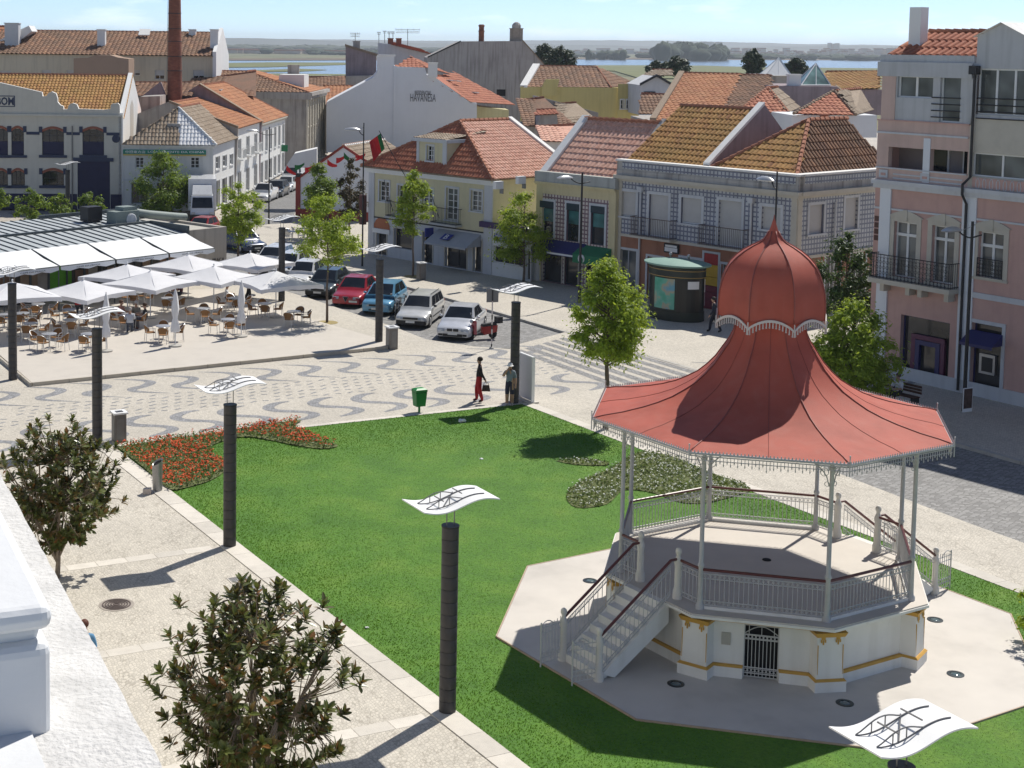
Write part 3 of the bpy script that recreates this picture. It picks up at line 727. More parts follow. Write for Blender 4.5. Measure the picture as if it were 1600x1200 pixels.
# tall street lamps
def street_lamp(b, h, adir, lb, arm=1.5, both=True, r=.075, poster=None):
    t = thing('street_lamp', lb, 'street lamp', b, 'tall street lamps'); b = V(b); ad = V((cos(adir), sin(adir), 0))
    mb = MB(BLACKM); mb.tube([b, b+V((0, 0, 1.0)), b+V((0, 0, h))], [r*1.25, r, r*.7], 10); mb.build('pole', t, smooth=40)
    z = h*.915
    mb = MB(BLACKM); mb.tube([b+V((0, 0, z))+ad*s*arm+V((0, 0, .28*s*s-.02*0)) for s in (0, .25, .5, .75, 1)], .03, 6)
    if both: mb.tube([b+V((0, 0, z))-ad*s*.55+V((0, 0, .08*s)) for s in (0, .5, 1)], .03, 6)
    mb.build('arm', t, smooth=True); mb = MB(STEEL); mb.tube([b+ad*arm*.9+V((0, 0, z+.3)), b+V((0, 0, h*.975))], .01, 5); mb.build('stay', t)
    c = b+ad*(arm+.42)+V((0, 0, z+.34)); ax = Matrix.Rotation(adir, 3, 'Z')
    mb = MB(M('lamp_head_silver', (.55, .55, .54), .3, .08, 3, metal=.5)); mb.lathe([(.02, .16), (.2, .13), (.34, .06), (.40, 0), (.36, -.04)], c, 16, axis=ax, sx=1.35, sy=.55); mb.build('lamp_head', t, smooth=40)
    return t
AR = GA+pi
street_lamp(G(1506, 642), 7.46, GA+pi*1.02, 'tall black street lamp with one silver head in front of the pink building', .75)
street_lamp(G(905, 473), 7.2, GA+pi*1.02, 'tall black street lamp before the yellow tiled house', .75)
street_lamp(G(566, 416), HZ(G(566, 416), 192), GA+pi*.9, 'slim dark street lamp at the corner of the cream house', .3, False, .055)
street_lamp(G(420, 350), HZ(G(420, 350), 198), GA+pi, 'slim dark street lamp at the mouth of the side street', 1.0, True, .06)
b_ = G(1203, 592); street_lamp(b_, HZ(b_, 268), GA+pi*.5, 'street lamp rising behind the red dome before the tiled house', .3, False, .05)
# poster frame on the lamp post at right
c = G(1507, 690); b = G(1506, 642); t = thing('poster_frame', 'dark framed poster hung low on the street lamp by the pink building', 'poster', b)
mb = MB(PANM); ad = GE; mb.obox(b+GE*-.25+GN*-.14+V((0, 0, -.0)), GE*.5, GN*-.03, V((0, 0, .95))); mb.build('frame', t); mb = MB(M('poster_print', (.10, .06, .05), .4, .9, 5)); mb.obox(b+GE*-.22+GN*-.175+V((0, 0, .14)), GE*.44, GN*-.006, V((0, 0, .78))); mb.build('print', t)
# manhole and drain grates
c = G(182, 945); t = thing('manhole_cover', 'round cast iron manhole cover in the cream walkway', 'manhole cover', (c.x, c.y, 0)); CI = M('cast_iron', (.10, .075, .065), .6, .3, 8)
mb = MB(M('manhole_ring', (.33, .29, .25), .7, .2, 4)); mb.lathe([(.44, 0), (.44, .008), (.36, .01)], (c.x, c.y, 0), 28); mb.build('ring', t)
mb = MB(CI)
for i in range(5): mb.lathe([(.36-.068*i, .008), (.36-.068*i, .024), (.325-.068*i, .024), (.325-.068*i, .008)], (c.x, c.y, 0), 26, caps=False)
mb.lathe([(.37, .006), (.001, .011)], (c.x, c.y, 0), 26, caps=False); mb.build('cover', t)
for (x, y, lb) in ((374, 905, 'small slotted drain grate beside the lawn border, the farther of two'), (394, 919, 'small slotted drain grate beside the lawn border, the nearer of two')):
    c = G(x, y); t = thing('drain_grate', lb, 'drain grate', c, 'drain grates by the lawn border'); mb = MB(SLAB)
    for s in ((-.3, -.2, .6, .04), (-.3, .16, .6, .04), (-.3, -.16, .04, .32), (.26, -.16, .04, .32)): mb.obox(c+GE*s[0]+GN*s[1], GE*s[2], GN*s[3], V((0, 0, .012)))
    mb.build('frame', t); mb = MB(STEEL)
    for i in range(9): mb.obox(c+GE*(-.25+i*.056)+GN*-.15, GE*.03, GN*.3, V((0, 0, .01)))
    mb.build('bar', t)
# litter on the lawn
for i, (x, y, s, lb) in enumerate([(723, 660, .13, 'crumpled white paper on the lawn nearest the two standing people'), (752, 719, .055, 'small white paper ball mid lawn below the tree shadow'), (1018, 800, .0, ''), (573, 983, .04, 'tiny white scrap on the lawn near the border')]):
    if s == 0: continue
    c = G(x, y); c.z = .03; mb = MB(PANM); mb.ball(c+V((0, 0, s*.3)), (s*1.3, s*.8, s*.5), None, 7, 5); mb.v = [(p[0]+random.uniform(-.3, .3)*s, p[1]+random.uniform(-.3, .3)*s, p[2]+random.uniform(-.15, .15)*s) for p in mb.v]
    tag(mb.build('paper_scrap'), lb, 'litter')
# ================================================================ near building with white parapet
STUC = M('rough_white_stucco', (.60, .59, .57), .9, .2, 6, .55); STUC2 = M('painted_white_wall', (.66, .67, .675), .8, .06, 2, .15, streak=.15); WALLN = M('near_wall_white', (.72, .71, .67), .85, .08, 1, .1, streak=.3)
z1 = 12.35; A = G(255, 1200, z1); B = G(0, 740, z1); dr = (B-A).normalized(); nr = V((-dr.y, dr.x, 0))      # nr points into the building (left)
if nr.x > 0: nr = -nr
A0 = A-dr*3.2; E1 = A+dr*48
t = thing('near_building', 'white plastered building edge with rough parapet ledge in the close foreground', 'building', (A.x, A.y, 0))
mb = MB(WALLN); mb.obox(V((A0.x, A0.y, 0))+nr*.32, dr*51, nr*.5, V((0, 0, z1-.25))); mb.build('wall', t)
def rough(mb, a, du, dv, nu, nv, amp):
    i0 = mb.vs([a+du*(i/nu)+dv*(j/nv)+V((0, 0, random.uniform(-amp, amp))) for j in range(nv+1) for i in range(nu+1)])
    for j in range(nv):
        for i in range(nu): k_ = i0+j*(nu+1)+i; mb.face((k_, k_+1, k_+nu+2, k_+nu+1))
mb = MB(STUC); a = V((A0.x, A0.y, z1-.3)); mb.obox(a, dr*51, nr*.55, V((0, 0, .29))); rough(mb, V((A0.x, A0.y, z1)), dr*12, nr*.55, 150, 9, .006); 
if (dr.cross(nr)).z < 0: pass
mb.build('ledge', t, smooth=True)
def inner(p, q):   # point by pixel on plane z
    return None
c1 = G(82, 1147, z1); s1 = (c1-A).dot(dr); off1 = (c1-A).dot(nr)
mb = MB(STUC2); o_ = V((A.x, A.y, z1-.02))+nr*off1
mb.obox(o_+dr*s1, dr*20, nr*2.0, V((0, 0, .245))); mb.obox(o_+dr*(s1+.035)+nr*.02+V((0, 0, .23)), dr*20, nr*2.0, V((0, 0, .06)))
mb.obox(o_+dr*(s1-.004)-nr*.004+V((0, 0, .275)), dr*20, nr*2.0, V((0, 0, .06)))
b_ = mb.build('parapet_block', t)
md = b_.modifiers.new('bev', 'BEVEL'); md.width = .028; md.segments = 3
mb = MB(STUC2); mb.obox(o_-dr*3.2+nr*.02, dr*(3.2+s1-.55), nr*2.0, V((0, 0, .16))); b_ = mb.build('parapet_block', t); md = b_.modifiers.new('bev', 'BEVEL'); md.width = .03; md.segments = 3
mb = MB(STUC2); mb.obox(o_-dr*3+nr*.05, dr*30, nr*1.9, V((0, 0, .035))); mb.build('coping', t)
# ================================================================ building kit
class Fac:
    """vertical facade plane: A = left foot, d = unit direction to the right as seen, n = outward"""
    def __init__(s, A, d):
        s.A = V((A[0], A[1], 0)); s.d = V((d[0], d[1], 0)).normalized(); s.n = V((s.d.y, -s.d.x, 0))
        if s.n.dot(V((0, 0, 0))-s.A) < 0: s.n = -s.n
    def at(s, x, y):
        r = ray(x, y); t = (s.A-CAM0).dot(s.n)/r.dot(s.n); return CAM0+r*t
    def sz(s, x, y): p = s.at(x, y); return (p-s.A).dot(s.d), p.z
    def p(s, a, z, o=0.0): return s.A+s.d*a+s.n*o+V((0, 0, z))
    def box(s, mb, a0, a1, z0, z1, o0, o1, m=None): mb.obox(s.p(a0, z0, o0), s.d*(a1-a0), s.n*(o1-o0), V((0, 0, z1-z0)), m)
    def rect(s, x0, y0, x1, y1):
        a0, z1 = s.sz(x0, y0); a1, z0 = s.sz(x1, y1); return (a0, z0, a1, z1)
    def back(s, o): return Fac(s.A-s.n*o, s.d)
def wall(F, root, s0, s1, z0, z1, holes, mat, name='wall', th=.3, reveal=.2, rmat=None):
    mb = MB(mat); H = [h for h in holes if h[2] > s0 and h[0] < s1]
    xs = sorted(set([s0, s1]+[min(max(q, s0), s1) for h in H for q in (h[0], h[2])])); zs = sorted(set([z0, z1]+[min(max(q, z0), z1) for h in H for q in (h[1], h[3])]))
    for i in range(len(xs)-1):
        for j in range(len(zs)-1):
            if xs[i+1]-xs[i] < 1e-4 or zs[j+1]-zs[j] < 1e-4: continue
            cx, cz = (xs[i]+xs[i+1])/2, (zs[j]+zs[j+1])/2
            if any(h[0] < cx < h[2] and h[1] < cz < h[3] for h in H): continue
            mb.poly([F.p(xs[i], zs[j]), F.p(xs[i+1], zs[j]), F.p(xs[i+1], zs[j+1]), F.p(xs[i], zs[j+1])])
    for a0, b0, a1, b1 in H:
        r = rmat or mat
        mb.poly([F.p(a0, b0), F.p(a0, b1), F.p(a0, b1, -reveal), F.p(a0, b0, -reveal)], r); mb.poly([F.p(a1, b0, -reveal), F.p(a1, b1, -reveal), F.p(a1, b1), F.p(a1, b0)], r)
        mb.poly([F.p(a0, b1), F.p(a1, b1), F.p(a1, b1, -reveal), F.p(a0, b1, -reveal)], r); mb.poly([F.p(a0, b0, -reveal), F.p(a1, b0, -reveal), F.p(a1, b0), F.p(a0, b0)], r)
    return mb.build(name, root)
GLASS = glassmat('window_glass'); GLASSB = glassmat('window_glass_pale', (.10, .11, .11), .12)
WFRAME = M('white_window_frame', (.72, .72, .70), .5, .06, 3); SURR = M('stone_surround', (.46, .46, .45), .8, .12, 2); BLIND = M('pale_roller_blind', (.50, .48, .45), .7, .1, 1.5, .1)
def window(F, root, h, nx=2, ny=4, fm=None, gm=None, sur=.12, sm=None, dep=.16, bar=.035, sill=True, blind=0.0, bm=None, name='window', arch=0.0):
    a0, z0, a1, z1 = h; fm = fm or WFRAME; mb = MB(fm); fw = .06; o0, o1 = -dep-.03, -dep+.03
    F.box(mb, a0, a0+fw, z0, z1, o0, o1); F.box(mb, a1-fw, a1, z0, z1, o0, o1); F.box(mb, a0+fw, a1-fw, z0, z0+fw, o0, o1); F.box(mb, a0+fw, a1-fw, z1-fw, z1, o0, o1)
    for i in range(1, nx):
        x = a0+(a1-a0)*i/nx; w_ = bar*(1.8 if nx == 2 else 1); F.box(mb, x-w_/2, x+w_/2, z0+fw, z1-fw, o0+.004, o1-.004)
    for j in range(1, ny):
        z = z0+(z1-z0)*j/ny; F.box(mb, a0+fw, a1-fw, z-bar/2, z+bar/2, o0+.008, o1-.008)
    wd = mb.build(name, root)
    g_ = MB(gm or GLASS); g_.poly([F.p(a0, z0, -dep-.012), F.p(a1, z0, -dep-.012), F.p(a1, z1, -dep-.012), F.p(a0, z1, -dep-.012)]); g_.build('pane', wd)
    if blind:
        b = MB(bm or BLIND); zb = z1-(z1-z0)*blind; n = max(3, int((z1-zb)/.09))
        for i in range(n): q0, q1 = zb+(z1-zb)*i/n, zb+(z1-zb)*(i+1)/n; b.poly([F.p(a0+.03, q0, -dep+.045), F.p(a1-.03, q0, -dep+.045), F.p(a1-.03, q1, -dep+.035), F.p(a0+.03, q1, -dep+.035)])
        b.build('blind', wd)
    if sur:
        m = MB(sm or SURR); e = .035
        F.box(m, a0-sur, a0, z0-.0, z1+sur, -.02, e); F.box(m, a1, a1+sur, z0, z1+sur, -.02, e); F.box(m, a0, a1, z1, z1+sur, -.02, e-.003)
        if sill: F.box(m, a0-sur-.04, a1+sur+.04, z0-.1, z0, -.02, .09)
        m.build('surround', wd)
    return wd
def balcony(F, root, a0, a1, z0, dep, hgt, mat, slab=None, n=None, thick=.12, lace=False):
    mb = MB(slab or SURR); F.box(mb, a0-.06, a1+.06, z0-thick, z0, 0.002, dep+.05); b = mb.build('balcony', root)
    m = MB(mat); n = n or int((a1-a0)/.12)
    for z in (z0+.06, z0+hgt): 
        for P in ([F.p(a0, z, .0), F.p(a0, z, dep), F.p(a1, z, dep), F.p(a1, z, 0)],): m.tube(P, .02, 4)
    for i in range(n+1):
        x = a0+(a1-a0)*i/n; m.tube([F.p(x, z0, dep), F.p(x, z0+hgt, dep)], .011, 4)
        if lace and i < n:
            for q in range(4):
                c = F.p(x+(a1-a0)/n/2, z0+hgt*(q+.7)/4.6, dep); r = min((a1-a0)/n*.5, hgt*.1); m.tube([c+F.d*r*cos(2*pi*j/6)+V((0, 0, r*1.2*sin(2*pi*j/6))) for j in range(7)], .010, 3, caps=False)
    for i in range(1, max(2, int(dep/.12))):
        for x in (a0, a1): m.tube([F.p(x, z0, dep*i/max(2, int(dep/.12))), F.p(x, z0+hgt, dep*i/max(2, int(dep/.12)))], .011, 4)
    m.build('balustrade', b); return b
# ---- clay tile roofs: real barrel tiles laid in courses
def tilemat(name, cols, lich=0.0, lc=(.25, .17, .05), rough=.85):
    m, nt, b, o = newmat(name); b.inputs['Roughness'].default_value = rough
    at = _n(nt, 'ShaderNodeAttribute'); at.attribute_name = 'tint'
    n = len(cols); c = ramp(nt, at.outputs['Fac'], [(i/(n-1), q) for i, q in enumerate(cols)])
    n1 = tex(nt, 'ShaderNodeTexNoise', .5, Detail=8.0, Roughness=.65)
    if lich: c = mix(nt, c, lc, ramp(nt, n1.outputs[0], [(.42, (0, 0, 0)), (.62, (lich,)*3)]))
    n2 = tex(nt, 'ShaderNodeTexNoise', 7, Detail=5.0); k = ramp(nt, n2.outputs[0], [(.3, (.72,)*3), (.7, (1.15,)*3)])
    c = mix(nt, c, k, 1.0, 'MULTIPLY'); nt.links.new(c, b.inputs['Base Color']); return m
TRED = tilemat('tile_red', [(.34, .10, .05), (.42, .14, .075), (.50, .19, .10)], .25, (.30, .13, .07))
TPINK = tilemat('tile_pink_sunlit', [(.62, .32, .23), (.70, .40, .29), (.75, .45, .34)], .1, (.45, .2, .13))  # pink tiles; also gives the cream house's right slope its painted sunlight
TBROWN = tilemat('tile_old_brown', [(.17, .085, .05), (.24, .12, .065), (.33, .17, .09)], .55, (.13, .085, .05))
TAMBER = tilemat('tile_lichen_amber', [(.30, .13, .045), (.40, .20, .055), (.47, .26, .08)], .75, (.34, .20, .05))
TORANGE = tilemat('tile_orange', [(.36, .13, .055), (.46, .19, .08), (.52, .24, .11)], .3, (.26, .14, .07))
TDUST = tilemat('tile_dusty', [(.26, .19, .13), (.35, .27, .19), (.44, .36, .27)], .5, (.25, .18, .12))
RIDGE = M('ridge_tile', (.40, .17, .10), .85, .3, 3); VERGE = M('whitewashed_verge', (.74, .73, .70), .8, .1, 3, .1)
def roof(root, eL, eR, rR, rL, mat, tw=.26, th=.40, name='roof', amp=.055, ridge=True, hipL=False, hipR=False, rmat=None, skip=0.0):
    eL, eR, rR, rL = V(eL), V(eR), V(rR), V(rL); ex = (eR-eL).normalized(); nn = ex.cross((rL+rR)/2-(eL+eR)/2).normalized()
    if nn.z < 0: nn = -nn
    ey = nn.cross(ex).normalized()
    if ey.z < 0: ey = -ey
    to2 = lambda p: ((p-eL).dot(ex), (p-eL).dot(ey)); P = [to2(q) for q in (eL, eR, rR, rL)]
    mb = MB(mat); mb.tint = .3
    base = [eL-nn*.03, eR-nn*.03, rR-nn*.03, rL-nn*.03]; mb.poly(base if (base[1]-base[0]).cross(base[2]-base[0]).z > 0 else base[::-1])
    smin, smax = min(q[0] for q in P), max(q[0] for q in P); tmax = max(q[1] for q in P); tmin = min(q[1] for q in P)
    nr = int((tmax-tmin)/th)+1; nc = int((smax-smin)/tw)+1; prof = [(0, 0), (.18, .72), (.42, 1), (.66, .72), (.84, 0), (1, -.15)]
    for r in range(nr):
        t0, t1 = tmin+r*th, tmin+(r+1)*th+.04
        for c in range(nc):
            s = smin+c*tw
            if not inpoly(s+tw/2, (t0+t1)/2, P): continue
            if skip and random.random() < skip: continue
            mb.tint = min(1, max(0, random.gauss(.5, .25))); sk = random.uniform(-.008, .008)
            lo = [eL+ex*(s+a*tw)+ey*t0+nn*(b*amp+.035+sk) for a, b in prof]; hi = [eL+ex*(s+a*tw)+ey*t1+nn*(b*amp*.9+.0) for a, b in prof]
            i = mb.vs(lo+hi); n = len(prof)
            for k in range(n-1): mb.face((i+k, i+k+1, i+n+k+1, i+n+k))
            b_ = mb.vs([p-nn*.045 for p in lo])
            for k in range(n-1): mb.face((b_+k, b_+k+1, i+k+1, i+k))
    o = mb.build(name, root); o['kind'] = 'stuff'
    m = MB(rmat or RIDGE)
    def cap(a, b):
        a, b = V(a), V(b); L = (b-a).length; n = max(1, int(L/.4)); d = (b-a)/n
        for k in range(n): m.tube([a+d*k+nn*.05, a+d*(k+1.08)+nn*.02], [.12, .10], 6)
    if ridge: cap(rL, rR) if (rR-rL).length > .3 else None
    if hipL: cap(eL, rL)
    if hipR: cap(eR, rR)
    if m.f: q = m.build('ridge_tile', o); q['kind'] = 'stuff'
    return o
def verge(root, a, b, w=.3, h=.14, mat=None, name='verge'):
    a, b = V(a), V(b); d = (b-a); q = V((-d.y, d.x, 0)).normalized()*w/2; mb = MB(mat or VERGE)
    mb.obox(a-q+V((0, 0, -.05)), d, q*2, V((0, 0, h+.05))); return mb.build(name, root)
def solid(root, pts, D, mat, name='wall'):
    """polygon facing the camera given as world points, pushed back by vector D"""
    mb = MB(mat); n = len(pts); a = mb.vs(pts); b = mb.vs([V(p)+V(D) for p in pts]); mb.face(range(a, a+n)[::-1]); mb.face(range(b, b+n))
    for i in range(n): j = (i+1) % n; mb.face((a+i, a+j, b+j, b+i))
    return mb.build(name, root)
def chimney(root, c, sx, sy, h, mat, cap=True, rz=0.0, name='chimney'):
    mb = MB(mat); c = V(c); mb.box(c+V((0, 0, h/2)), (sx, sy, h), None, rz)
    if cap: mb.box(c+V((0, 0, h+.05)), (sx+.16, sy+.16, .1), None, rz)
    return mb.build(name, root)
def awning(F, root, a0, a1, z1, z0, out, mat, name='awning', val=.2):
    mb = MB(mat); t = [F.p(a0, z1, .03), F.p(a1, z1, .03)]; b = [F.p(a0, z0, out), F.p(a1, z0, out)]
    mb.poly([b[0], b[1], t[1], t[0]]); mb.poly([b[0]-V((0, 0, val)), b[1]-V((0, 0, val)), b[1], b[0]]); mb.poly([t[0]-V((0, 0, .012)), t[1]-V((0, 0, .012)), b[1]-V((0, 0, .012)), b[0]-V((0, 0, .012))])
    mb.poly([b[0], t[0], F.p(a0, z0, .03)]); mb.poly([t[1], b[1], F.p(a1, z0, .03)]); return mb.build(name, root)
def cornice(F, root, a0, a1, z, mat, h=.25, out=.22, name='cornice'):
    mb = MB(mat); F.box(mb, a0, a1, z-h, z-h*.5, -.02, out*.5); F.box(mb, a0, a1, z-h*.5, z, -.02, out); return mb.build(name, root)
def wallbox(root, P, z0, z1, mat, name='wall'):
    mb = MB(mat); mb.prism(ccw([V(p) for p in P]), z0, z1); return mb.build(name, root)
# ================================================================ the far row of houses
def Fcross(F, s, x, y):
    r = ray(x, y); t = (F.A+F.d*s-CAM0).dot(F.d)/r.dot(F.d); return CAM0+r*t
CREAMW = M('cream_yellow_plaster', (.60, .55, .36), .85, .08, .8, .06, streak=.25, dirt=(.42, .38, .26)); PILG = M('grey_white_plaster', (.56, .57, .58), .85, .08, .8, .05, streak=.2)
OLDPL = M('old_grey_plaster', (.40, .37, .34), .9, .2, .7, .15, streak=.7, dirt=(.17, .15, .14)); WHITEP = M('white_plaster', (.74, .74, .72), .85, .06, .6, .05, streak=.18, dirt=(.55, .54, .52))
WHITEB = M('bluish_white_plaster', (.70, .72, .74), .85, .05, .5, .04, streak=.12, dirt=(.58, .6, .62))
YEL = M('yellow_plaster', (.60, .52, .31), .85, .1, .8, .05, streak=.2); PALEY = M('pale_yellow_wall', (.62, .57, .32), .85, .08, .6, .05, streak=.2); TERC = M('terracotta_plaster', (.34, .16, .10), .85, .2, .9, .08, streak=.35)
PINKP = M('pink_plaster', (.545, .345, .295), .85, .14, .9, .05, streak=.45, dirt=(.40, .25, .22)); PINKL = M('pale_pink_plaster', (.58, .42, .36), .85, .1, .9, .05, streak=.2)
STONEC = M('cream_stone', (.52, .48, .40), .8, .12, 1.5, .08); BLUEC = M('dark_blue_canvas', (.022, .025, .12), .7, .15, 2); GREENC = M('green_canvas', (.02, .17, .075), .7, .12, 2); PURP = M('purple_sign', (.05, .025, .10), .5, .2, 2)
GREYC = M('grey_canvas', (.38, .39, .42), .8, .1, 2); BLUES = M('blue_sign', (.03, .045, .26), .5, .1, 2); IRONB = M('black_balcony_iron', (.025, .025, .028), .6, .2, 3); SHOPG = glassmat('shop_glass', (.03, .03, .032), .08)
def gridmat(name, ang, c1, c2, cell=.26, duty=.38):
    m, nt, b, o = newmat(name); b.inputs['Roughness'].default_value = .35
    tc = _n(nt, 'ShaderNodeTexCoord'); mp = _n(nt, 'ShaderNodeMapping'); mp.inputs['Rotation'].default_value = (0, 0, -ang); nt.links.new(tc.outputs['Object'], mp.inputs[0])
    sp = _n(nt, 'ShaderNodeSeparateXYZ'); nt.links.new(mp.outputs[0], sp.inputs[0]); fs = []
    for ax in (0, 2):
        d = _n(nt, 'ShaderNodeMath', operation='DIVIDE'); d.inputs[1].default_value = cell; nt.links.new(sp.outputs[ax], d.inputs[0])
        f = _n(nt, 'ShaderNodeMath', operation='FRACT'); nt.links.new(d.outputs[0], f.inputs[0]); g_ = _n(nt, 'ShaderNodeMath', operation='GREATER_THAN'); g_.inputs[1].default_value = duty; nt.links.new(f.outputs[0], g_.inputs[0]); fs.append(g_)
    a = _n(nt, 'ShaderNodeMath', operation='MULTIPLY'); nt.links.new(fs[0].outputs[0], a.inputs[0]); nt.links.new(fs[1].outputs[0], a.inputs[1])
    c = mix(nt, c1, c2, a.outputs[0]); n1 = tex(nt, 'ShaderNodeTexNoise', 1.2, Detail=6.0); k = ramp(nt, n1.outputs[0], [(.3, (.75,)*3), (.7, (1.08,)*3)])
    c = mix(nt, c, k, 1.0, 'MULTIPLY'); nt.links.new(c, b.inputs['Base Color']); return m
# ---------------------------------------------------------------- cream corner house
F = Fac(G(576, 396), (.645, -.764)); FY = F; S = F.sz(768, 424)[0]; ze = F.sz(580, 262)[1]
yh = thing('cream_house', 'cream two-storey corner house with red hipped roof and a dormer', 'house', F.p(S/2, 0))
R = F.rect; wins = [R(593, 282.5, 608, 315.5), R(622, 289, 636, 335), R(660, 294, 676, 325), R(697.5, 293, 714.7, 345), R(736, 297, 752.6, 331)]
wins = [(a, min(b, z-.9), c, z) for a, b, c, z in wins]
gf = [R(589, 360, 604, 389), R(616, 356, 644, 391), R(661, 362, 675.5, 411), R(696, 378, 729, 420), R(740, 374, 752, 425)]
gf = [(a, .05 if i not in (1,) else .7, c, z) for i, (a, b, c, z) in enumerate(gf)]
zs = F.sz(576, 337)[1]
wall(F, yh, 0, S, zs, ze, wins, CREAMW); wall(F, yh, 0, S, 0, zs, gf, PILG, 'ground_floor_wall')
for i, h in enumerate(wins): window(F, yh, h, 2, 4 if i not in (1, 3) else 5, sm=PILG, gm=GLASS if i < 2 else GLASSB)
for i, h in enumerate(gf): window(F, yh, h, 2 if i == 3 else 1, 1, fm=M('dark_shop_frame', (.05, .05, .055), .5), gm=SHOPG, sur=.08, sm=STONEC, sill=False, name='shop_window' if i in (1, 3) else 'door', dep=.25)
mb = MB(PILG); F.box(mb, -.02, .55, 0, ze, -.01, .06); mb.build('corner_pilaster', yh); mb = MB(PILG); F.box(mb, S-.7, S+.02, 0, ze, -.01, .06); mb.build('corner_pilaster', yh)
mb = MB(BLACKM); F.box(mb, .0, S, zs-.06, zs+.02, .0, .05); mb.build('cable_tray', yh)
cornice(F, yh, -.15, S+.15, ze+.1, WHITEP, .4, .35)
mb = MB(WHITEP); m_ = [F.p(0, 0, 0), F.p(S, 0, 0), F.p(S, 0, -14), F.p(0, 0, -14)]
for a, b in ((1, 2), (2, 3), (3, 0)): mb.poly([m_[a], m_[b], m_[b]+V((0, 0, ze)), m_[a]+V((0, 0, ze))], CREAMW)
mb.build('side_wall', yh)
balcony(F, yh, *(F.sz(682.4, 350)[0], F.sz(721, 355)[0]), zs+.25, .55, 1.0, IRONB); balcony(F, yh, *(F.sz(612, 340)[0], F.sz(634, 340)[0]), zs+.25, .55, 1.0, IRONB)
awning(F, yh, F.sz(687, 360)[0], F.sz(752, 365)[0], F.sz(720, 362)[1], F.sz(720, 362)[1]-.75, 1.35, GREYC, val=.12)
a0 = F.sz(712, 370)[0]; q = F.p(a0, F.sz(720, 362)[1]-.33, .78); up = (F.n*-1.32+V((0, 0, .75))).normalized(); mb = MB(BLUES); mb.obox(q-F.d*.4-up*.3, F.d*.8, up*.6, up.cross(F.d)*-.015); o = mb.build('awning_emblem', yh)
lettering('B', q+up.cross(F.d)*-.02, F.d, up, .3, WHITEP, o)
mb = MB(BLUES); c = F.p(F.sz(678, 362)[0], F.sz(678, 362)[1], .45); mb.obox(c-F.n*.35-V((0, 0, .28)), F.n*.7, F.d*.08, V((0, 0, .56))); o = mb.build('hanging_sign', yh); lettering('B', c-F.d*.01, -F.n if False else F.n*-1, V((0, 0, 1)), .28, WHITEP, o)
mb = MB(M('shop_green', (.16, .30, .10), .6, .4, 2)); h = gf[1]; F.box(mb, h[0]+.06, h[0]+.35, h[1]+.05, h[3]-.05, -.3, -.27); F.box(mb, h[0]+.35, h[2]-.05, h[1]+.05, h[1]+.3, -.3, -.27); mb.build('window_display', yh)
mb = MB(M('orange_arch', (.42, .14, .06), .6, .2, 2)); a, b = F.sz(584, 350)[0], F.sz(610, 352)[0]; zc_ = F.sz(597, 358)[1]
for i in range(8):
    t0, t1 = pi*i/8, pi*(i+1)/8; rr = (b-a)/2; c0 = (a+b)/2
    mb.poly([F.p(c0, zc_, .03), F.p(c0-rr*cos(t0), zc_+.8*sin(t0), .03), F.p(c0-rr*cos(t1), zc_+.8*sin(t1), .03)])
mb.build('arch_panel', yh); mb = MB(WHITEP); F.box(mb, a, b, zc_-.28, zc_+.02, .03, .12); mb.build('shop_fascia', yh)
eo = .4; EL, ER = F.p(-eo, ze+.12, eo), F.p(S+eo, ze+.12, eo); AP = Fcross(F, S*.5, 719, 189); RB = Fcross(F, S*.5, 797, 182); RB.z = AP.z
dpt = (RB-F.A).dot(-F.n); EB = F.p(S+eo, ze+.12, -dpt); EBL = F.p(-eo, ze+.12, -dpt)
roof(yh, EL, ER, AP, AP, TRED, hipL=True, hipR=True); roof(yh, ER, EB, RB, AP, TPINK); roof(yh, EBL, EL, AP, RB, TRED); verge(yh, EB+V((0, 0, .05)), RB+V((0, 0, .05)), .35)  # right slope paler than the front: its sunlight is put into the tile colour
wallbox(yh, [F.p(0, 0, -dpt+.3), F.p(S, 0, -dpt+.3), F.p(S, 0, -dpt), F.p(0, 0, -dpt)], ze-1, ze+.1, CREAMW, 'back_wall')
mb = MB(TDUST); F.box(mb, -.5, S+.5, ze+.02, ze+.12, -.1, .46); mb.build('eave_tile', yh)
# dormer
dF = Fac(F.p(0, 0, -.15), F.d); da, dz1 = dF.sz(652, 220); db, dz0 = dF.sz(697.5, 266); dz0 = ze+.1; h = dF.rect(667, 227, 677.5, 251.5)
dm = wall(dF, yh, da, db, dz0, dz1, [h], CREAMW, 'dormer'); window(dF, yh, h, 2, 3, sur=.09, sm=PILG, name='dormer_window')
mb = MB(CREAMW)
for a in (da, db): mb.poly([dF.p(a, dz0), dF.p(a, dz1), dF.p(a, dz1, -3.2), dF.p(a, dz0, -.6)])
mb.build('dormer_cheek', dm)
mb = MB(PILG); dF.box(mb, da-.02, da+.22, dz0, dz1, -.01, .04); dF.box(mb, db-.35, db+.02, dz0, dz1, -.01, .04); dF.box(mb, da-.25, db+.25, dz1, dz1+.22, -3.6, .25); mb.build('dormer_trim', dm)
roof(yh, dF.p(da-.2, dz1+.2, .2), dF.p(db+.2, dz1+.2, .2), dF.p(db+.0, dz1+.65, -3.4), dF.p(da, dz1+.65, -3.4), TDUST, name='dormer_roof')
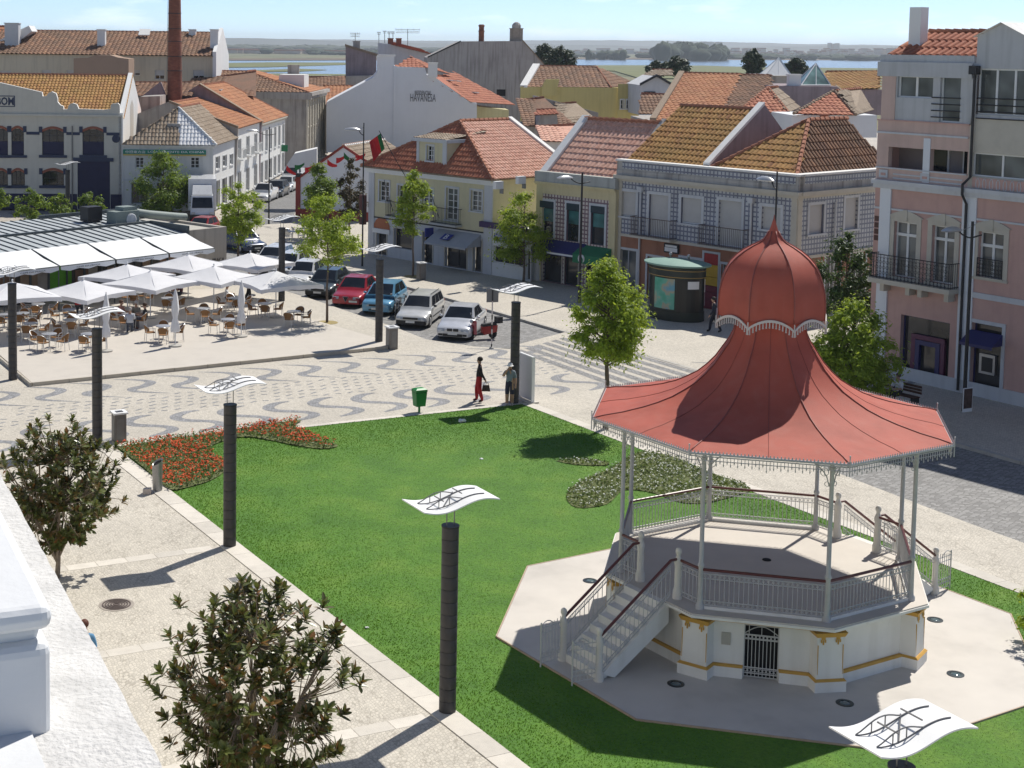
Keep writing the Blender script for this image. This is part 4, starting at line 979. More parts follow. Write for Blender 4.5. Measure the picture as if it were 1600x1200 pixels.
# flag on an inclined pole
c0 = F.p(F.sz(640, 265)[0], ze-.3, .35); c1 = F.at(621, 203)+F.n*1.6
fg = thing('national_flag', 'red and green flag hanging limp on a leaning pole above the cream house', 'flag', c0); mb = MB(BLACKM); mb.tube([c0, c1], .025, 6); mb.build('flagpole', fg)
FR, FG = M('flag_red', (.50, .015, .02), .8, .15, 3), M('flag_green', (.01, .13, .03), .8, .15, 3); mb = MB(FR); n = 8
for i in range(n):
    for j in range(7):
        P = lambda a, b: c1.lerp(c0, .06+.16*a)+V((-.9*b*.8, -.1*sin(6*b+2*a), -.55*b-.75*a*b*.4-.5*a))
        mb.poly([P(i/n, j/7), P((i+1)/n, j/7), P((i+1)/n, (j+1)/7), P(i/n, (j+1)/7)], FG if j < 2 else FR)
mb.build('cloth', fg)
for x0, y0, x1, y1 in ((624, 330, 618, 280), (696, 335, 687, 287)):
    p0 = F.p(F.sz(x0, y0)[0], zs+.6, .55); p1 = F.at(x1, y1)+F.n*1.0; mb = MB(BLACKM); mb.tube([p0, p1], .022, 6); mb.build('bare_flagpole', yh)
# ---------------------------------------------------------------- low optician's shop between the houses
sA, sB = F.sz(755, 424)[0], F.sz(829, 436)[0]; zt = F.sz(754, 345)[1]-.1
sh = thing('low_shop', 'low white optician shop with purple fascia between the cream and yellow houses', 'shop', F.p((sA+sB)/2, 0)); h = R(771, 383, 817, 417); h = (h[0], .8, h[2], h[3]); hd = R(822, 385, 828, 436); hd = (hd[0], .05, hd[2], h[3])
wall(F, sh, S+.03, sB, 0, zt, [h, hd], WHITEP); window(F, sh, h, 3, 1, gm=SHOPG, sur=0, sill=False, name='shop_window'); window(F, sh, hd, 1, 1, gm=SHOPG, sur=0, sill=False, name='door')
wallbox(sh, [F.p(S+.03, 0, -.6), F.p(sB, 0, -.6), F.p(sB, 0, -9), F.p(S+.03, 0, -9)], 0, zt-.15, WHITEP, 'shop_body')
a0, z0, a1, z1 = R(754, 345, 806, 361); mb = MB(PURP); F.box(mb, a0, a1+1.0, z0, z1, .02, .3); o = mb.build('fascia', sh)
a0, z0, a1, z1 = R(773, 364, 813, 382); mb = MB(BLUES); F.box(mb, a0, a1, z0, z1, .01, .06); o = mb.build('sign_board', sh)
lettering('LENTES', F.p((a0+a1)/2-.35, (z0+z1)/2+.2, .065), F.d, V((0, 0, 1)), (a1-a0)*.55, WHITEP, o, .26, .01); lettering('CONTACTO', F.p((a0+a1)/2-.1, (z0+z1)/2-.17, .065), F.d, V((0, 0, 1)), (a1-a0)*.8, WHITEP, o, .26, .01)
# ---------------------------------------------------------------- yellow tiled house
F = Fac(G(836, 437), (.645, -.764)); F2 = F; R = F.rect; s0, s1 = 0.0, F.sz(959, 456)[0]; zt = F.sz(832, 266)[1]; zb = F.sz(832, 283)[1]
mh = thing('yellow_tiled_house', 'narrow yellow house with checked tile upper floor and blue shop awnings', 'house', F.p(s1/2, 0)); ang = atan2(F.d.y, F.d.x)
AZP = gridmat('azulejo_pinkish', ang, (.20, .12, .14), (.60, .53, .47), .24, .36); zg = F.sz(840, 372)[1]
w3 = [R(844.5, 313, 864.5, 371), R(886, 317, 904.4, 375), R(924, 321, 944, 377)]; w3 = [(a, zg+.1, c, z) for a, b, c, z in w3]
wall(F, mh, s0+.5, s1-.5, zg, F.sz(850, 302)[1], w3, AZP, 'tiled_wall'); mb = MB(YEL); F.box(mb, s0, s0+.5, 0, zb, -.3, .04); F.box(mb, s1-.5, s1, 0, zb, -.3, .04); F.box(mb, s0+.5, s1-.5, F.sz(850, 302)[1], zb, -.3, .03); mb.build('yellow_frame', mh)
TEAL = glassmat('teal_glass', (.05, .16, .16), .1); DKB = M('dark_blue_frame', (.012, .03, .045), .4, .2, 3)
for h in w3:
    wd = window(F, mh, h, 1, 2, fm=DKB, gm=GLASS, sur=.14, sm=PILG, sill=False); mb = MB(TEAL); F.box(mb, h[0]+.08, h[2]-.08, h[1]+(h[3]-h[1])*.45, h[3]-.45, -.14, -.11); mb.build('teal_pane', wd); mb = MB(DKB); F.box(mb, h[0], h[2], h[3]-.4, h[3], -.1, .06); mb.build('blind_box', wd)
mb = MB(M('grey_parapet', (.40, .41, .38), .85, .15, 1, .1, streak=.5)); F.box(mb, s0-.1, s1, zb, zt, -.35, .12); mb.build('parapet', mh); cornice(F, mh, s0-.1, s1, zb+.05, YEL, .2, .2)
gh = [R(839, 411, 877, 442), R(883, 390, 903, 446), R(917, 392, 940, 452)]; gh = [(gh[0][0]+.5, .05, gh[0][2], zg-.75), (gh[1][0], .05, gh[1][2], zg-.75), (gh[2][0], .05, gh[2][2], zg-.75)]
wall(F, mh, s0+.5, s1-.5, 0, zg, gh, AZP, 'ground_floor_wall')
for i, h in enumerate(gh): window(F, mh, h, 1, 1, fm=DKB, gm=SHOPG, sur=.06, sm=STONEC, sill=False, name='door' if i else 'shop_window')
awning(F, mh, gh[0][0]-.3, gh[1][2]+.6, zg+.05, zg-.5, .8, BLUEC, val=.22); lettering('OCULISTA', F.p((gh[0][0]+gh[1][2])/2+.2, zg-.62, .815), F.d, V((0, 0, 1)), 2.2, WHITEP, mh, .14) if False else None
mb = MB(WHITEP); F.box(mb, gh[0][0]+1.0, gh[1][2]+.4, zg-.68, zg-.58, .803, .806); mb.build('awning_stripe', mh)
awning(F, mh, gh[2][0]-.3, gh[2][2]+.7, zg-.0, zg-.45, .9, GREENC, val=.5)
c = F.p((gh[2][0]+gh[2][2])/2-.2, zg-.7, .93); mb = MB(WHITEP); mb.tube([c+F.d*(.2*cos(t*.5+.6))+V((0, 0, .22*sin(t*.5+.6))) for t in range(-3, 8)], [.02, .04, .06, .07, .075, .07, .07, .06, .05, .04, .02], 5); mb.build('crescent_emblem', mh)
EL, ER = F.p(s0+.2, zt-.25, -.3), F.p(s1+.1, zt-.25, -.3); RLq = Fcross(F, s0+.2, 915, 186); RRq = Fcross(F, s1+.1, 1032, 192); RRq.z = RLq.z; dp = (RLq-F.A).dot(-F.n)
RRq = F.p(s1+.1, RLq.z, -dp)
roof(mh, EL, ER, RRq, RLq, TPINK, name='roof', tw=.34, th=.5, amp=.055); verge(mh, EL, RLq, .55, .25); verge(mh, ER+V((0, 0, 0)), RRq, .3, .3, OLDPL)
roof(mh, F.p(s1, zt-.25, -2*dp), F.p(s0, zt-.25, -2*dp), RLq, RRq, TPINK, tw=.5, th=.6)
mb = MB(PALEY); mb.poly([F.p(s0, 0), F.p(s0, 0, -2*dp), F.p(s0, zt-.3, -2*dp), RLq-V((0, 0, .1)), F.p(s0, zt-.3, -.3), F.p(s0, zt-.3)]); mb.build('side_wall', mh)
for i, (x, y) in enumerate(((787, 295), (822, 287))):
    p = Fcross(F, s0, x, y); t = thing('air_conditioner', ('air conditioner on the bare side wall, nearer the cream house', 'air conditioner on the bare side wall next to the grey parapet')[i], 'air conditioner', p, 'air conditioners on the yellow house')
    mb = MB(WHITEP); mb.obox(p-F.d*.02, F.n*.62, F.d*-.26, V((0, 0, .45))); mb.build('case', t); mb = MB(STEELD); mb.lathe([(.17, 0), (.17, .02)], p-F.d*.275+F.n*.25+V((0, 0, .22)), 14, axis=Matrix.Rotation(pi/2, 3, F.n)); mb.build('fan', t); mb = MB(STEELD); mb.obox(p-V((0, 0, .3)), F.n*.04, F.d*-.3, V((0, 0, .3))); mb.build('bracket', t)
# ---------------------------------------------------------------- blue-and-white tiled corner house
F = Fac(G(961, 457), (.627, -.779)); F3 = F; R = F.rect; ang = atan2(F.d.y, F.d.x); AZ = gridmat('azulejo_blue', ang, (.17, .18, .24), (.50, .51, .52), .25, .34); AZS = gridmat('azulejo_blue_side', ang+pi/2, (.17, .18, .24), (.47, .48, .49), .25, .34)
s1 = F.sz(1240, 500)[0]; zt = F.sz(961, 247.5)[1]; zc_ = F.sz(962, 272)[1]; zg = F.sz(962, 364)[1]
th_ = thing('tiled_corner_house', 'two-storey corner house faced in blue and white checked tiles', 'house', F.p(s1/2, 0))
ww = [R(968, 298, 993, 340), R(1015, 303, 1043, 371), R(1065, 308, 1095.5, 352), R(1124, 312, 1157, 384), R(1191, 322, 1219, 361)]
ww = [(a, (zg+.12 if i in (1, 3) else b), c, z) for i, (a, b, c, z) in enumerate(ww)]
wall(F, th_, .35, s1-.35, zg, zc_-.35, ww, AZ, 'tiled_wall')
for i, h in enumerate(ww): window(F, th_, h, 2, 1, gm=GLASSB, sur=.17, sm=PILG, blind=(.98 if i != 2 else .95), bm=BLIND, sill=i in (0, 2, 4))
gd = [R(965, 388, 993, 455), R(1012, 400, 1040, 470), R(1063, 402, 1093, 470), R(1101, 388, 1121, 458), R(1127, 412, 1150, 480), R(1165, 410, 1195, 485), R(1205, 412, 1230, 485)]; gd = [(a, .05, c, min(z, zg-.4)) for a, b, c, z in gd]
wall(F, th_, .35, s1-.35, 0, zg, gd, TERC, 'ground_floor_wall')
for i, h in enumerate(gd): window(F, th_, h, 2, 1, gm=GLASSB if i in (0, 4) else SHOPG, fm=M('grey_door_frame', (.40, .41, .43), .6) if i in (0, 1, 4) else None, sur=.12, sm=PILG, sill=False, name='door')
mb = MB(STONEC); F.box(mb, 0, .35, 0, zc_, -.3, .05); F.box(mb, s1-.35, s1, 0, zc_, -.3, .05); F.box(mb, .35, s1-.35, zg-.12, zg+.04, -.02, .07); mb.build('stone_trim', th_)
PARA = M('weathered_parapet', (.42, .40, .37), .85, .25, 1, .15, streak=.8, dirt=(.10, .09, .08))
mb = MB(STONEC); F.box(mb, -.1, s1+.1, zc_-.35, zc_-.2, -.02, .12); F.box(mb, -.1, s1+.25, zc_-.2, zc_, -.02, .32); mb.build('cornice', th_)
mb = MB(PARA); F.box(mb, 0, s1+.1, zc_, zc_+.3, -.3, .14); F.box(mb, 0, s1+.1, zc_+.3, zt-.1, -.28, .1); pp = mb.build('parapet', th_)
mb = MB(AZ); F.box(mb, .4, s1-.1, zc_+.38, zt-.14, .1, .115); mb.build('tile_band', pp); mb = MB(VERGE); F.box(mb, -.05, s1+.2, zt-.1, zt, -.35, .2); mb.build('coping', pp)
for x0, x1, y in ((995, 1057, 368), (1101, 1171, 386)): balcony(F, th_, F.sz(x0, y)[0], F.sz(x1, y)[0], zg+.1, .6, 1.05, M('rusty_balcony_iron', (.13, .095, .08), .7, .3, 3), STONEC)
for x, y0 in ((1003, 293), (1176, 310)):
    a = F.sz(x, y0)[0]; mb = MB(PILG); mb.tube([F.p(a, F.sz(x, y0)[1]-.2, .1), F.p(a, .1, .1)], .06, 6); F.box(mb, a-.16, a+.16, F.sz(x, y0)[1]-.25, F.sz(x, y0)[1]+.05, .03, .24); mb.build('drainpipe', th_)
ADR, ADY, ADM = M('ad_red', (.38, .02, .02), .5, .1, 3), M('ad_yellow', (.60, .36, .02), .5, .15, 3), M('ad_maroon', (.20, .02, .04), .5, .3, 3)
mb = MB(ADR); h = gd[3]; zz = h[3]-h[1]
for f0, f1, m in ((.0, .3, ADM), (.3, .42, ADM), (.42, .58, ADY), (.58, .8, ADY), (.8, 1, ADR)): F.box(mb, h[0]+.02, h[2]-.02, h[1]+zz*f0, h[1]+zz*f1-.02, -.1, .02, m)
mb.build('advert_panel', th_)
a0, z0, a1, z1 = R(1040, 379, 1062, 397); mb = MB(BLACKM); F.box(mb, a0, a1, z0, z1, .04, .14); o = mb.build('shop_sign', th_); mb = MB(WHITEP); F.box(mb, a0+.1, a1-.1, z1-.2, z1-.08, .14, .15); F.box(mb, a0+.06, a1-.06, z0+.08, z0+.3, .14, .15); mb.build('sign_text_band', o)
mb = MB(M('orange_sign', (.60, .20, .02), .5, .1, 3)); a0, z0, a1, z1 = R(1040, 401, 1058, 408); F.box(mb, a0, a1, z0, z1, .03, .1); mb.build('orange_sign', th_)
mb = MB(BLUES); a0 = F.sz(1180, 420)[0]; 
# side facade round the corner
C0 = F.p(s1, 0); FS = Fac(C0, (.779, .627)); sl_ = FS.sz(1372, 440)[0]+1.5
sw = [FS.rect(1265, 321, 1286, 364), FS.rect(1321, 310, 1339, 357)]; sd = [FS.rect(1290, 400, 1310, 470), FS.rect(1330, 395, 1350, 460)]; sd = [(a, .05, c, z) for a, b, c, z in sd]
wall(FS, th_, .35, sl_, zg, zc_-.35, sw, AZS, 'side_tiled_wall'); wall(FS, th_, .35, sl_, 0, zg, sd, TERC, 'side_ground_wall')
for h in sw: window(FS, th_, h, 2, 1, gm=GLASSB, sur=.15, sm=PILG, blind=.97)
for h in sd: window(FS, th_, h, 2, 1, gm=SHOPG, sur=.12, sm=PILG, sill=False, name='door')
mb = MB(STONEC); FS.box(mb, 0, .35, 0, zc_, -.3, .05); FS.box(mb, .35, sl_, zg-.12, zg+.04, -.02, .07); FS.box(mb, .0, sl_, zc_-.35, zc_-.2, -.02, .12); FS.box(mb, .0, sl_, zc_-.2, zc_, -.02, .32); mb.build('side_trim', th_)
mb = MB(PARA); FS.box(mb, 0, sl_, zc_+.002, zt-.102, -.28, .1); o = mb.build('side_parapet', th_); mb = MB(VERGE); FS.box(mb, -.1, sl_, zt-.1, zt+.001, -.35, .2); mb.build('coping', o); mb = MB(AZS); FS.box(mb, .4, sl_, zc_+.38, zt-.14, .1, .115); mb.build('tile_band', o)
a = FS.sz(1304, 310)[0]; mb = MB(PILG); mb.tube([FS.p(a, zc_-.7, .1), FS.p(a, .1, .1)], .06, 6); mb.build('drainpipe', th_)
# roofs behind the parapet: a plain slope, a party wall and a hipped corner
sp = F.sz(1091, 300)[0]; rz = Fcross(F, .3, 1066, 165); dp = (rz-F.A).dot(-F.n)
roof(th_, F.p(.2, zt-.15, -.4), F.p(sp, zt-.15, -.4), F.p(sp, rz.z, -dp), F.p(.2, rz.z, -dp), TAMBER, tw=.3, th=.5, amp=.08); roof(th_, F.p(sp, zt-.3, -2*dp), F.p(.2, zt-.3, -2*dp), F.p(.2, rz.z, -dp), F.p(sp, rz.z, -dp), TAMBER, tw=.5, th=.6)
PARTY = M('party_wall', (.30, .24, .25), .9, .25, .7, .1, streak=.6, dirt=(.16, .12, .13)); mb = MB(PARTY); mb.hexa([F.p(sp, zt-1, -.4), F.p(sp+.35, zt-1, -.4), F.p(sp+.35, zt-1, -2*dp), F.p(sp, zt-1, -2*dp)], [F.p(sp, zt+.05, -.4), F.p(sp+.35, zt+.05, -.4), F.p(sp+.35, rz.z+.3, -dp), F.p(sp, rz.z+.3, -dp)]); mb.build('party_wall', th_); verge(th_, F.p(sp+.17, zt+.05, -.4), F.p(sp+.17, rz.z+.3, -dp), .42, .12)
h1 = zt-.15; ap0 = F.p((sp+s1)/2+.6, h1+2.7, -4.4); ap1 = FS.p(sl_-2, h1+2.7, -4.4) if False else ap0+FS.d*(sl_-5.5)
roof(th_, F.p(sp+.4, h1, -.4), F.p(s1-.4, h1, -.4), ap0, ap0, TAMBER, tw=.3, th=.5, hipL=True, hipR=True); roof(th_, F.p(s1-.4, h1, -.4), FS.p(sl_, h1, -.4), ap1, ap0, TBROWN, tw=.3, th=.5, amp=.07); roof(th_, F.p(sp+.4, h1, -.4)+FS.d*sl_, F.p(sp+.4, h1, -.4), ap0, ap1, TBROWN, tw=.5, th=.6)
# ---------------------------------------------------------------- kiosk
kc = G(1043, 501); ka = atan2(F.d.y, F.d.x)+.1; t = thing('kiosk', 'dark green oval kiosk with pale green roof and a map poster', 'kiosk', (kc.x+.6, kc.y+.8, 0)); kc = V((kc.x+.6, kc.y+.8, 0)); AX = Matrix.Rotation(ka, 3, 'Z')
KG = M('kiosk_green', (.018, .026, .02), .35, .25, 2); KR = M('kiosk_roof_green', (.20, .33, .28), .6, .12, 2); GOLD = M('gold_line', (.42, .28, .10), .4, .1, 3)
mb = MB(KG); mb.lathe([(1.0, 0), (1.0, .5), (.97, .52), (.97, 2.25), (1.02, 2.3), (1.02, 2.75), (1.08, 2.8)], kc, 32, axis=AX, sx=1.55, sy=1.1); mb.build('body', t, smooth=40)
mb = MB(KR); mb.lathe([(1.08, 2.8), (1.2, 2.86), (1.2, 2.93), (1.0, 3.0), (.5, 3.1), (.01, 3.13)], kc, 32, axis=AX, sx=1.55, sy=1.12); mb.build('roof', t, smooth=40)
for z in (2.28, 2.62): mb = MB(GOLD); mb.lathe([(1.03, z), (1.04, z+.02), (1.03, z+.04)], kc, 32, axis=AX, sx=1.55, sy=1.1, caps=False); mb.build('gold_band', t)
def kpatch(a0, a1, z0, z1, m, nm, r=1.0):
    mb = MB(m); n = 6
    for i in range(n):
        p = [kc+AX@V((r*1.55*cos(a), r*1.1*sin(a), 0)) for a in (a0+(a1-a0)*i/n, a0+(a1-a0)*(i+1)/n)]; mb.poly([p[0]+V((0, 0, z0)), p[1]+V((0, 0, z0)), p[1]+V((0, 0, z1)), p[0]+V((0, 0, z1))])
    return mb.build(nm, t)
mp_, nt_, b_, o_ = newmat('map_poster'); n1 = tex(nt_, 'ShaderNodeTexNoise', 1.1, Detail=3.0); nt_.links.new(ramp(nt_, n1.outputs[0], [(.38, (.05, .34, .22)), (.5, (.12, .40, .30)), (.56, (.38, .34, .22)), (.66, (.12, .33, .42))]), b_.inputs['Base Color']); b_.inputs['Roughness'].default_value = .3
view = atan2(-kc.y, -kc.x)-ka; kpatch(view-1.05, view-.22, .62, 2.2, mp_, 'map_poster'); kpatch(view+.25, view+.75, 1.72, 2.12, WHITEP, 'white_plate'); kpatch(view+1.2, view+1.42, 1.5, 2.2, WHITEP, 'notice', 1.0); kpatch(view+1.25, view+1.42, .8, 1.45, PILG, 'notice', 1.0); kpatch(view-.15, view+.95, .02, 2.2, M('kiosk_door', (.012, .013, .013), .3, .2, 2), 'door', .985)
for s in (-.5, .6): mb = MB(STEELD); c = kc+AX@V((s, .1, 3.08)); mb.tube([c, c+V((0, 0, .18))], .06, 8); mb.ball(c+V((0, 0, .24)), .09, STEEL, 8, 6); mb.build('roof_vent', t)
# ---------------------------------------------------------------- pink corner building
F = Fac(G(1406.5, 591.5), (.535, -.845)); F4 = F; R = F.rect; sL = F.sz(1356, 580)[0]; sR = sL+22; sM = F.sz(1495, 612)[0]; pk = thing('pink_building', 'four-storey pink building with iron balcony and grey upper floor', 'building', F.p(2, 0))
zl = F.sz(1360, 284)[1]; zf2 = F.sz(1360, 262)[1]; z3 = F.sz(1372, 187)[1]; zt = F.sz(1372, 96)[1]
w1 = [R(1398, 345, 1431, 404), R(1457.5, 351.5, 1490.5, 410), R(1530, 361, 1566, 438)]; zbal = F.sz(1374, 431)[1]; w1 = [(w1[0][0], zbal+.1, w1[0][2], w1[0][3]), (w1[1][0], zbal+.1, w1[1][2], w1[1][3]), w1[2], (w1[2][0]+4.2, w1[2][1]-.6, w1[2][2]+4.2, w1[2][3])]
gd = [R(1408, 491, 1480, 604), R(1519, 503, 1561, 625)]; gd = [(a, .25, c, z) for a, b, c, z in gd]; gd.append((gd[1][0]+4.2, .25, gd[1][2]+4.2, gd[1][3]))
wall(F, pk, sL, sR, 0, zl, w1+gd, PINKP, reveal=.3)
for i, h in enumerate(w1):
    wd = window(F, pk, h, 2, 1, sur=.22, sm=STONEC, gm=GLASSB, dep=.2, bar=.06); mb = MB(WFRAME); F.box(mb, h[0], h[2], h[3]-.62, h[3]-.5, -.24, -.15); mb.build('transom', wd)
    mb = MB(STONEC); n = 8
    for j in range(n):
        f = lambda t: h[3]+.22+.26*sin(pi*t); A_ = lambda t: h[0]-.3+(h[2]-h[0]+.6)*t; t0, t1 = j/n, (j+1)/n
        mb.hexa([F.p(A_(t0), h[3]+.2, .0), F.p(A_(t1), h[3]+.2, .0), F.p(A_(t1), h[3]+.2, .06), F.p(A_(t0), h[3]+.2, .06)], [F.p(A_(t0), f(t0), .0), F.p(A_(t1), f(t1), .0), F.p(A_(t1), f(t1), .06), F.p(A_(t0), f(t0), .06)])
    F.box(mb, (h[0]+h[2])/2-.1, (h[0]+h[2])/2+.1, h[3]+.05, h[3]+.52, .0, .09); mb.build('arched_head', wd)
NAVY = M('navy_frame', (.02, .022, .11), .4, .15, 3); MAR = M('maroon_frame', (.10, .015, .06), .4, .15, 3)
for i, h in enumerate(gd):
    wd = window(F, pk, h, 1, 1, fm=NAVY, gm=SHOPG, sur=.15 if i else 0, sm=PILG, dep=.25, sill=False, name='entrance' if i == 0 else 'bank_window')
    if i == 0:
        a0, a1 = h[0]+(h[2]-h[0])*.2, h[2]-(h[2]-h[0])*.12
        for k_, (m, q) in enumerate(((MAR, 0), (NAVY, .22))):
            mb = MB(m); F.box(mb, a0+q, a0+q+.2, h[1], h[3]-.75-q, -.24, -.1+k_*.02); F.box(mb, a1-q-.2, a1-q, h[1], h[3]-.75-q, -.24, -.1+k_*.02); F.box(mb, a0+q, a1-q, h[3]-.95-q, h[3]-.75-q, -.238, -.102+k_*.02); mb.build('portal_frame', wd)
    else: awning(F, pk, h[0]-.05, h[2]+.05, h[3]-.3, h[3]-.75, .7, NAVY, val=.12)
h = gd[1]; mb = MB(STEEL); a0, z0, a1, z1 = R(1527, 552, 1550, 588); F.box(mb, a0, a1, z0, z1, -.24, -.14); o = mb.build('cash_machine', pk); mb = MB(BLACKM); F.box(mb, a0+.12, a1-.1, z0+.1, z1-.12, -.14, -.13); mb.build('screen', o)
mb = MB(PILG); F.box(mb, sL, sR, 0, .55, .0, .05); F.box(mb, sL-.02, sR, zl-.02, zl+.16, -.02, .28); F.box(mb, sL, sR, zl-.2, zl-.02, -.02, .16); F.box(mb, sL, sR, zl-1.12, zl-1.04, -.02, .05); F.box(mb, sM+.15, sR, zbal-.25, zbal-.02, -.02, .06); mb.build('stone_course', pk)
mb = MB(WHITEB); a = F.sz(1373, 400)[0]; F.box(mb, a, a+.55, .55, zl-.21, -.01, .08); F.box(mb, sM-.1, sM+.55, .55, zl-.21, -.01, .06); mb.build('corner_pilaster', pk)
balcony(F, pk, F.sz(1374, 431)[0], sM-.15, zbal, .65, 1.05, IRONB, STONEC, 22, .2, lace=True)
for x in (.4, 1.7, 2.3, 3.6): mb = MB(STONEC); a = F.sz(1374, 431)[0]+x; F.box(mb, a, a+.2, zbal-.55, zbal-.2, 0, .45); mb.build('corbel', pk)
h = w1[2]; balcony(F, pk, h[0], h[2], h[1]+.02, .06, .75, IRONB, STONEC, 8, .05, lace=True); h = w1[3]; balcony(F, pk, h[0]-.6, h[2]+.6, h[1]-.1, .6, 1.05, IRONB, STONEC, 14, .2, lace=True)
# second floor: loggia with parapet, glazed bay at right
lg = [R(1388.5, 229, 1442, 265), R(1454, 232, 1505, 271)]; zlo = F.sz(1442, 266)[1]; lg = [(lg[0][0], zlo, lg[0][2], lg[0][3]), (lg[1][0], zlo, sM, lg[1][3]-.02)]; rb = R(1519, 238, 1598, 277); rb = (rb[0], zlo-.05, rb[2]+3, rb[3])
wall(F, pk, sL, sM+.05, zl+.16, z3, lg, PINKL, 'loggia_wall', reveal=.25); mb = MB(PINKP); mb.poly([F.p(sL, zl+.2, -1.5), F.p(sM+.05, zl+.2, -1.5), F.p(sM+.05, z3, -1.5), F.p(sL, z3, -1.5)], M('loggia_back', (.30, .27, .26), .9, .15, 1)); mb.poly([F.p(sL, zlo-.9, -1.5), F.p(sM+.05, zlo-.9, -1.5), F.p(sM+.05, zlo-.9, -.02), F.p(sL, zlo-.9, -.02)], STONEC); lb_ = mb.build('loggia_recess', pk)
mb = MB(WFRAME)
for x in (1430, 1487): a = F.sz(x, 250)[0]; F.box(mb, a-.5, a+.6, zlo-.8, zlo+1.25, -1.49, -1.42); F.box(mb, a-.42, a+.52, zlo-.75, zlo+1.17, -1.43, -1.40, GLASS)
mb.build('loggia_door', lb_); mb = MB(WHITEB); F.box(mb, lg[0][2], lg[1][0], zl+.2, zlo+1.35, -.02, .03); mb.build('loggia_pier', pk)
mb = MB(PILG); F.box(mb, sL, sM, zlo-.06, zlo+.0, -.02, .06); 
for i in range(3): F.box(mb, sL+.9, sM-.2, zlo-.3-i*.17, zlo-.24-i*.17, .0, .03)
for x in (1381, 1446): a = F.sz(x, 275)[0]; F.box(mb, a-.22, a+.22, zl+.25, zlo-.12, .03, .05); F.box(mb, a-.12, a+.12, zl+.35, zlo-.25, .05, .065, PINKP)
F.box(mb, sL, sM, F.sz(1372, 206)[1]-.04, F.sz(1372, 206)[1]+.04, -.02, .05); mb.build('relief_band', pk)
wall(F, pk, sM+.05, sR, zl+.16, z3+.3, [rb], STONEC, 'bay_wall'); window(F, pk, rb, 4, 1, gm=GLASSB, sur=.0, bar=.08)
mb = MB(PINKP); F.box(mb, sM+.3, sR, zl+.2, zlo-.1, .0, .05); o = mb.build('ornament_band', pk); mb = MB(PILG)
for i in range(20): c = F.p(sM+.55+i*.31, (zl+zlo)/2+.02, .055); mb.tube([c+F.d*.085*cos(2*pi*j/10)+V((0, 0, .22*sin(2*pi*j/10))) for j in range(11)], .018, 4, caps=False)
q = mb.build('oval_relief', o); q['kind'] = 'stuff'
# top floor set back a little, slab, tiled roof, chimney
TG = M('grey_top_plaster', (.48, .485, .49), .85, .1, .8, .05, streak=.45, dirt=(.25, .25, .24)); tw_ = [R(1403, 118, 1457, 154), R(1470, 118, 1499, 188)]; tw_ = [tw_[0], (tw_[1][0], z3+.05, tw_[1][2], tw_[1][3])]; tb = R(1528, 107, 1640, 186); tb = (tb[0], z3+.45, tb[2], tb[3])
wall(F, pk, sL+.15, sM+.2, z3, zt, tw_, TG, 'top_wall'); window(F, pk, tw_[0], 2, 1, gm=GLASSB, sur=.0, bar=.06); window(F, pk, tw_[1], 1, 1, gm=GLASSB, sur=.0, name='door')
mb = MB(PINKL); F.box(mb, sL+.15, sL+.85, z3, zt-.6, .0, .03); mb.build('pink_strip', pk); mb = MB(PINKP); F.box(mb, sL-.02, sM+.05, z3-.02, z3+.04, -.02, .06); mb.build('ledge_course', pk)
mb = MB(TG); F.box(mb, sL-.05, sM+.1, zt-.62, zt, -.3, .12); F.box(mb, sL, sM+.1, zt, zt+.3, -.3, .02); mb.build('roof_slab', pk)
zga = F.sz(1525, 56)[1]; apx = F.at(1568, 37); ga = (apx-F.A).dot(F.d); mb = MB(TG)
mb.poly([F.p(sM+.2, z3+.3), F.p(sR, z3+.3), F.p(sR, tb[1]), F.p(sM+.2, tb[1])]); mb.poly([F.p(sM+.2, tb[1]), F.p(tb[0], tb[1]), F.p(tb[0], tb[3]), F.p(sM+.2, tb[3])]); mb.poly([F.p(tb[2], tb[1]), F.p(sR, tb[1]), F.p(sR, tb[3]), F.p(tb[2], tb[3])])
mb.poly([F.p(sM+.2, tb[3]), F.p(sR, tb[3]), F.p(sR, zga-1), F.p(2*ga-sM-.2, zga), F.p(ga, apx.z), F.p(sM+.2, zga)]); mb.build('gable_wall', pk); window(F, pk, tb, 4, 1, gm=GLASSB, sur=0, bar=.09)
mb = MB(VERGE); mb.poly([F.p(sM+.1, zga-.05, .2), F.p(ga, apx.z+.06, .2), F.p(ga, apx.z+.06, -9), F.p(sM+.1, zga-.05, -9)]); mb.poly([F.p(ga, apx.z+.06, .2), F.p(2*ga-sM-.1, zga-.05, .2), F.p(2*ga-sM-.1, zga-.05, -9), F.p(ga, apx.z+.06, -9)]); mb.build('gable_roof', pk)
er = F.sz(1384, 86)[0]; roof(pk, F.p(er, zt+.25, -.1), F.p(sM+.25, zt+.25, -.1), F.p(sM+.25, zt+1.3, -2.4), F.p(er+.35, zt+1.3, -2.4), TRED, tw=.34, th=.75, amp=.1)
c = F.p(F.sz(1405, 79)[0], zt+.1, -1.2); chimney(pk, c, .58, .5, F.back(1.2).sz(1400, 12)[1]-zt-.1, WHITEP, False, atan2(F.d.y, F.d.x))
for i in range(4): mb = MB(BLACKM); mb.tube([F.p(tw_[1][0]-.35, z3+.25+i*.27, .06), F.p(tw_[1][2]+.05, z3+.25+i*.27, .06)], .025, 5); mb.tube([F.p(sM+.35, z3+.3+i*.27, .08), F.p(sR, z3+.3+i*.27, .08)], .025, 5); mb.build('rail_bar', pk)
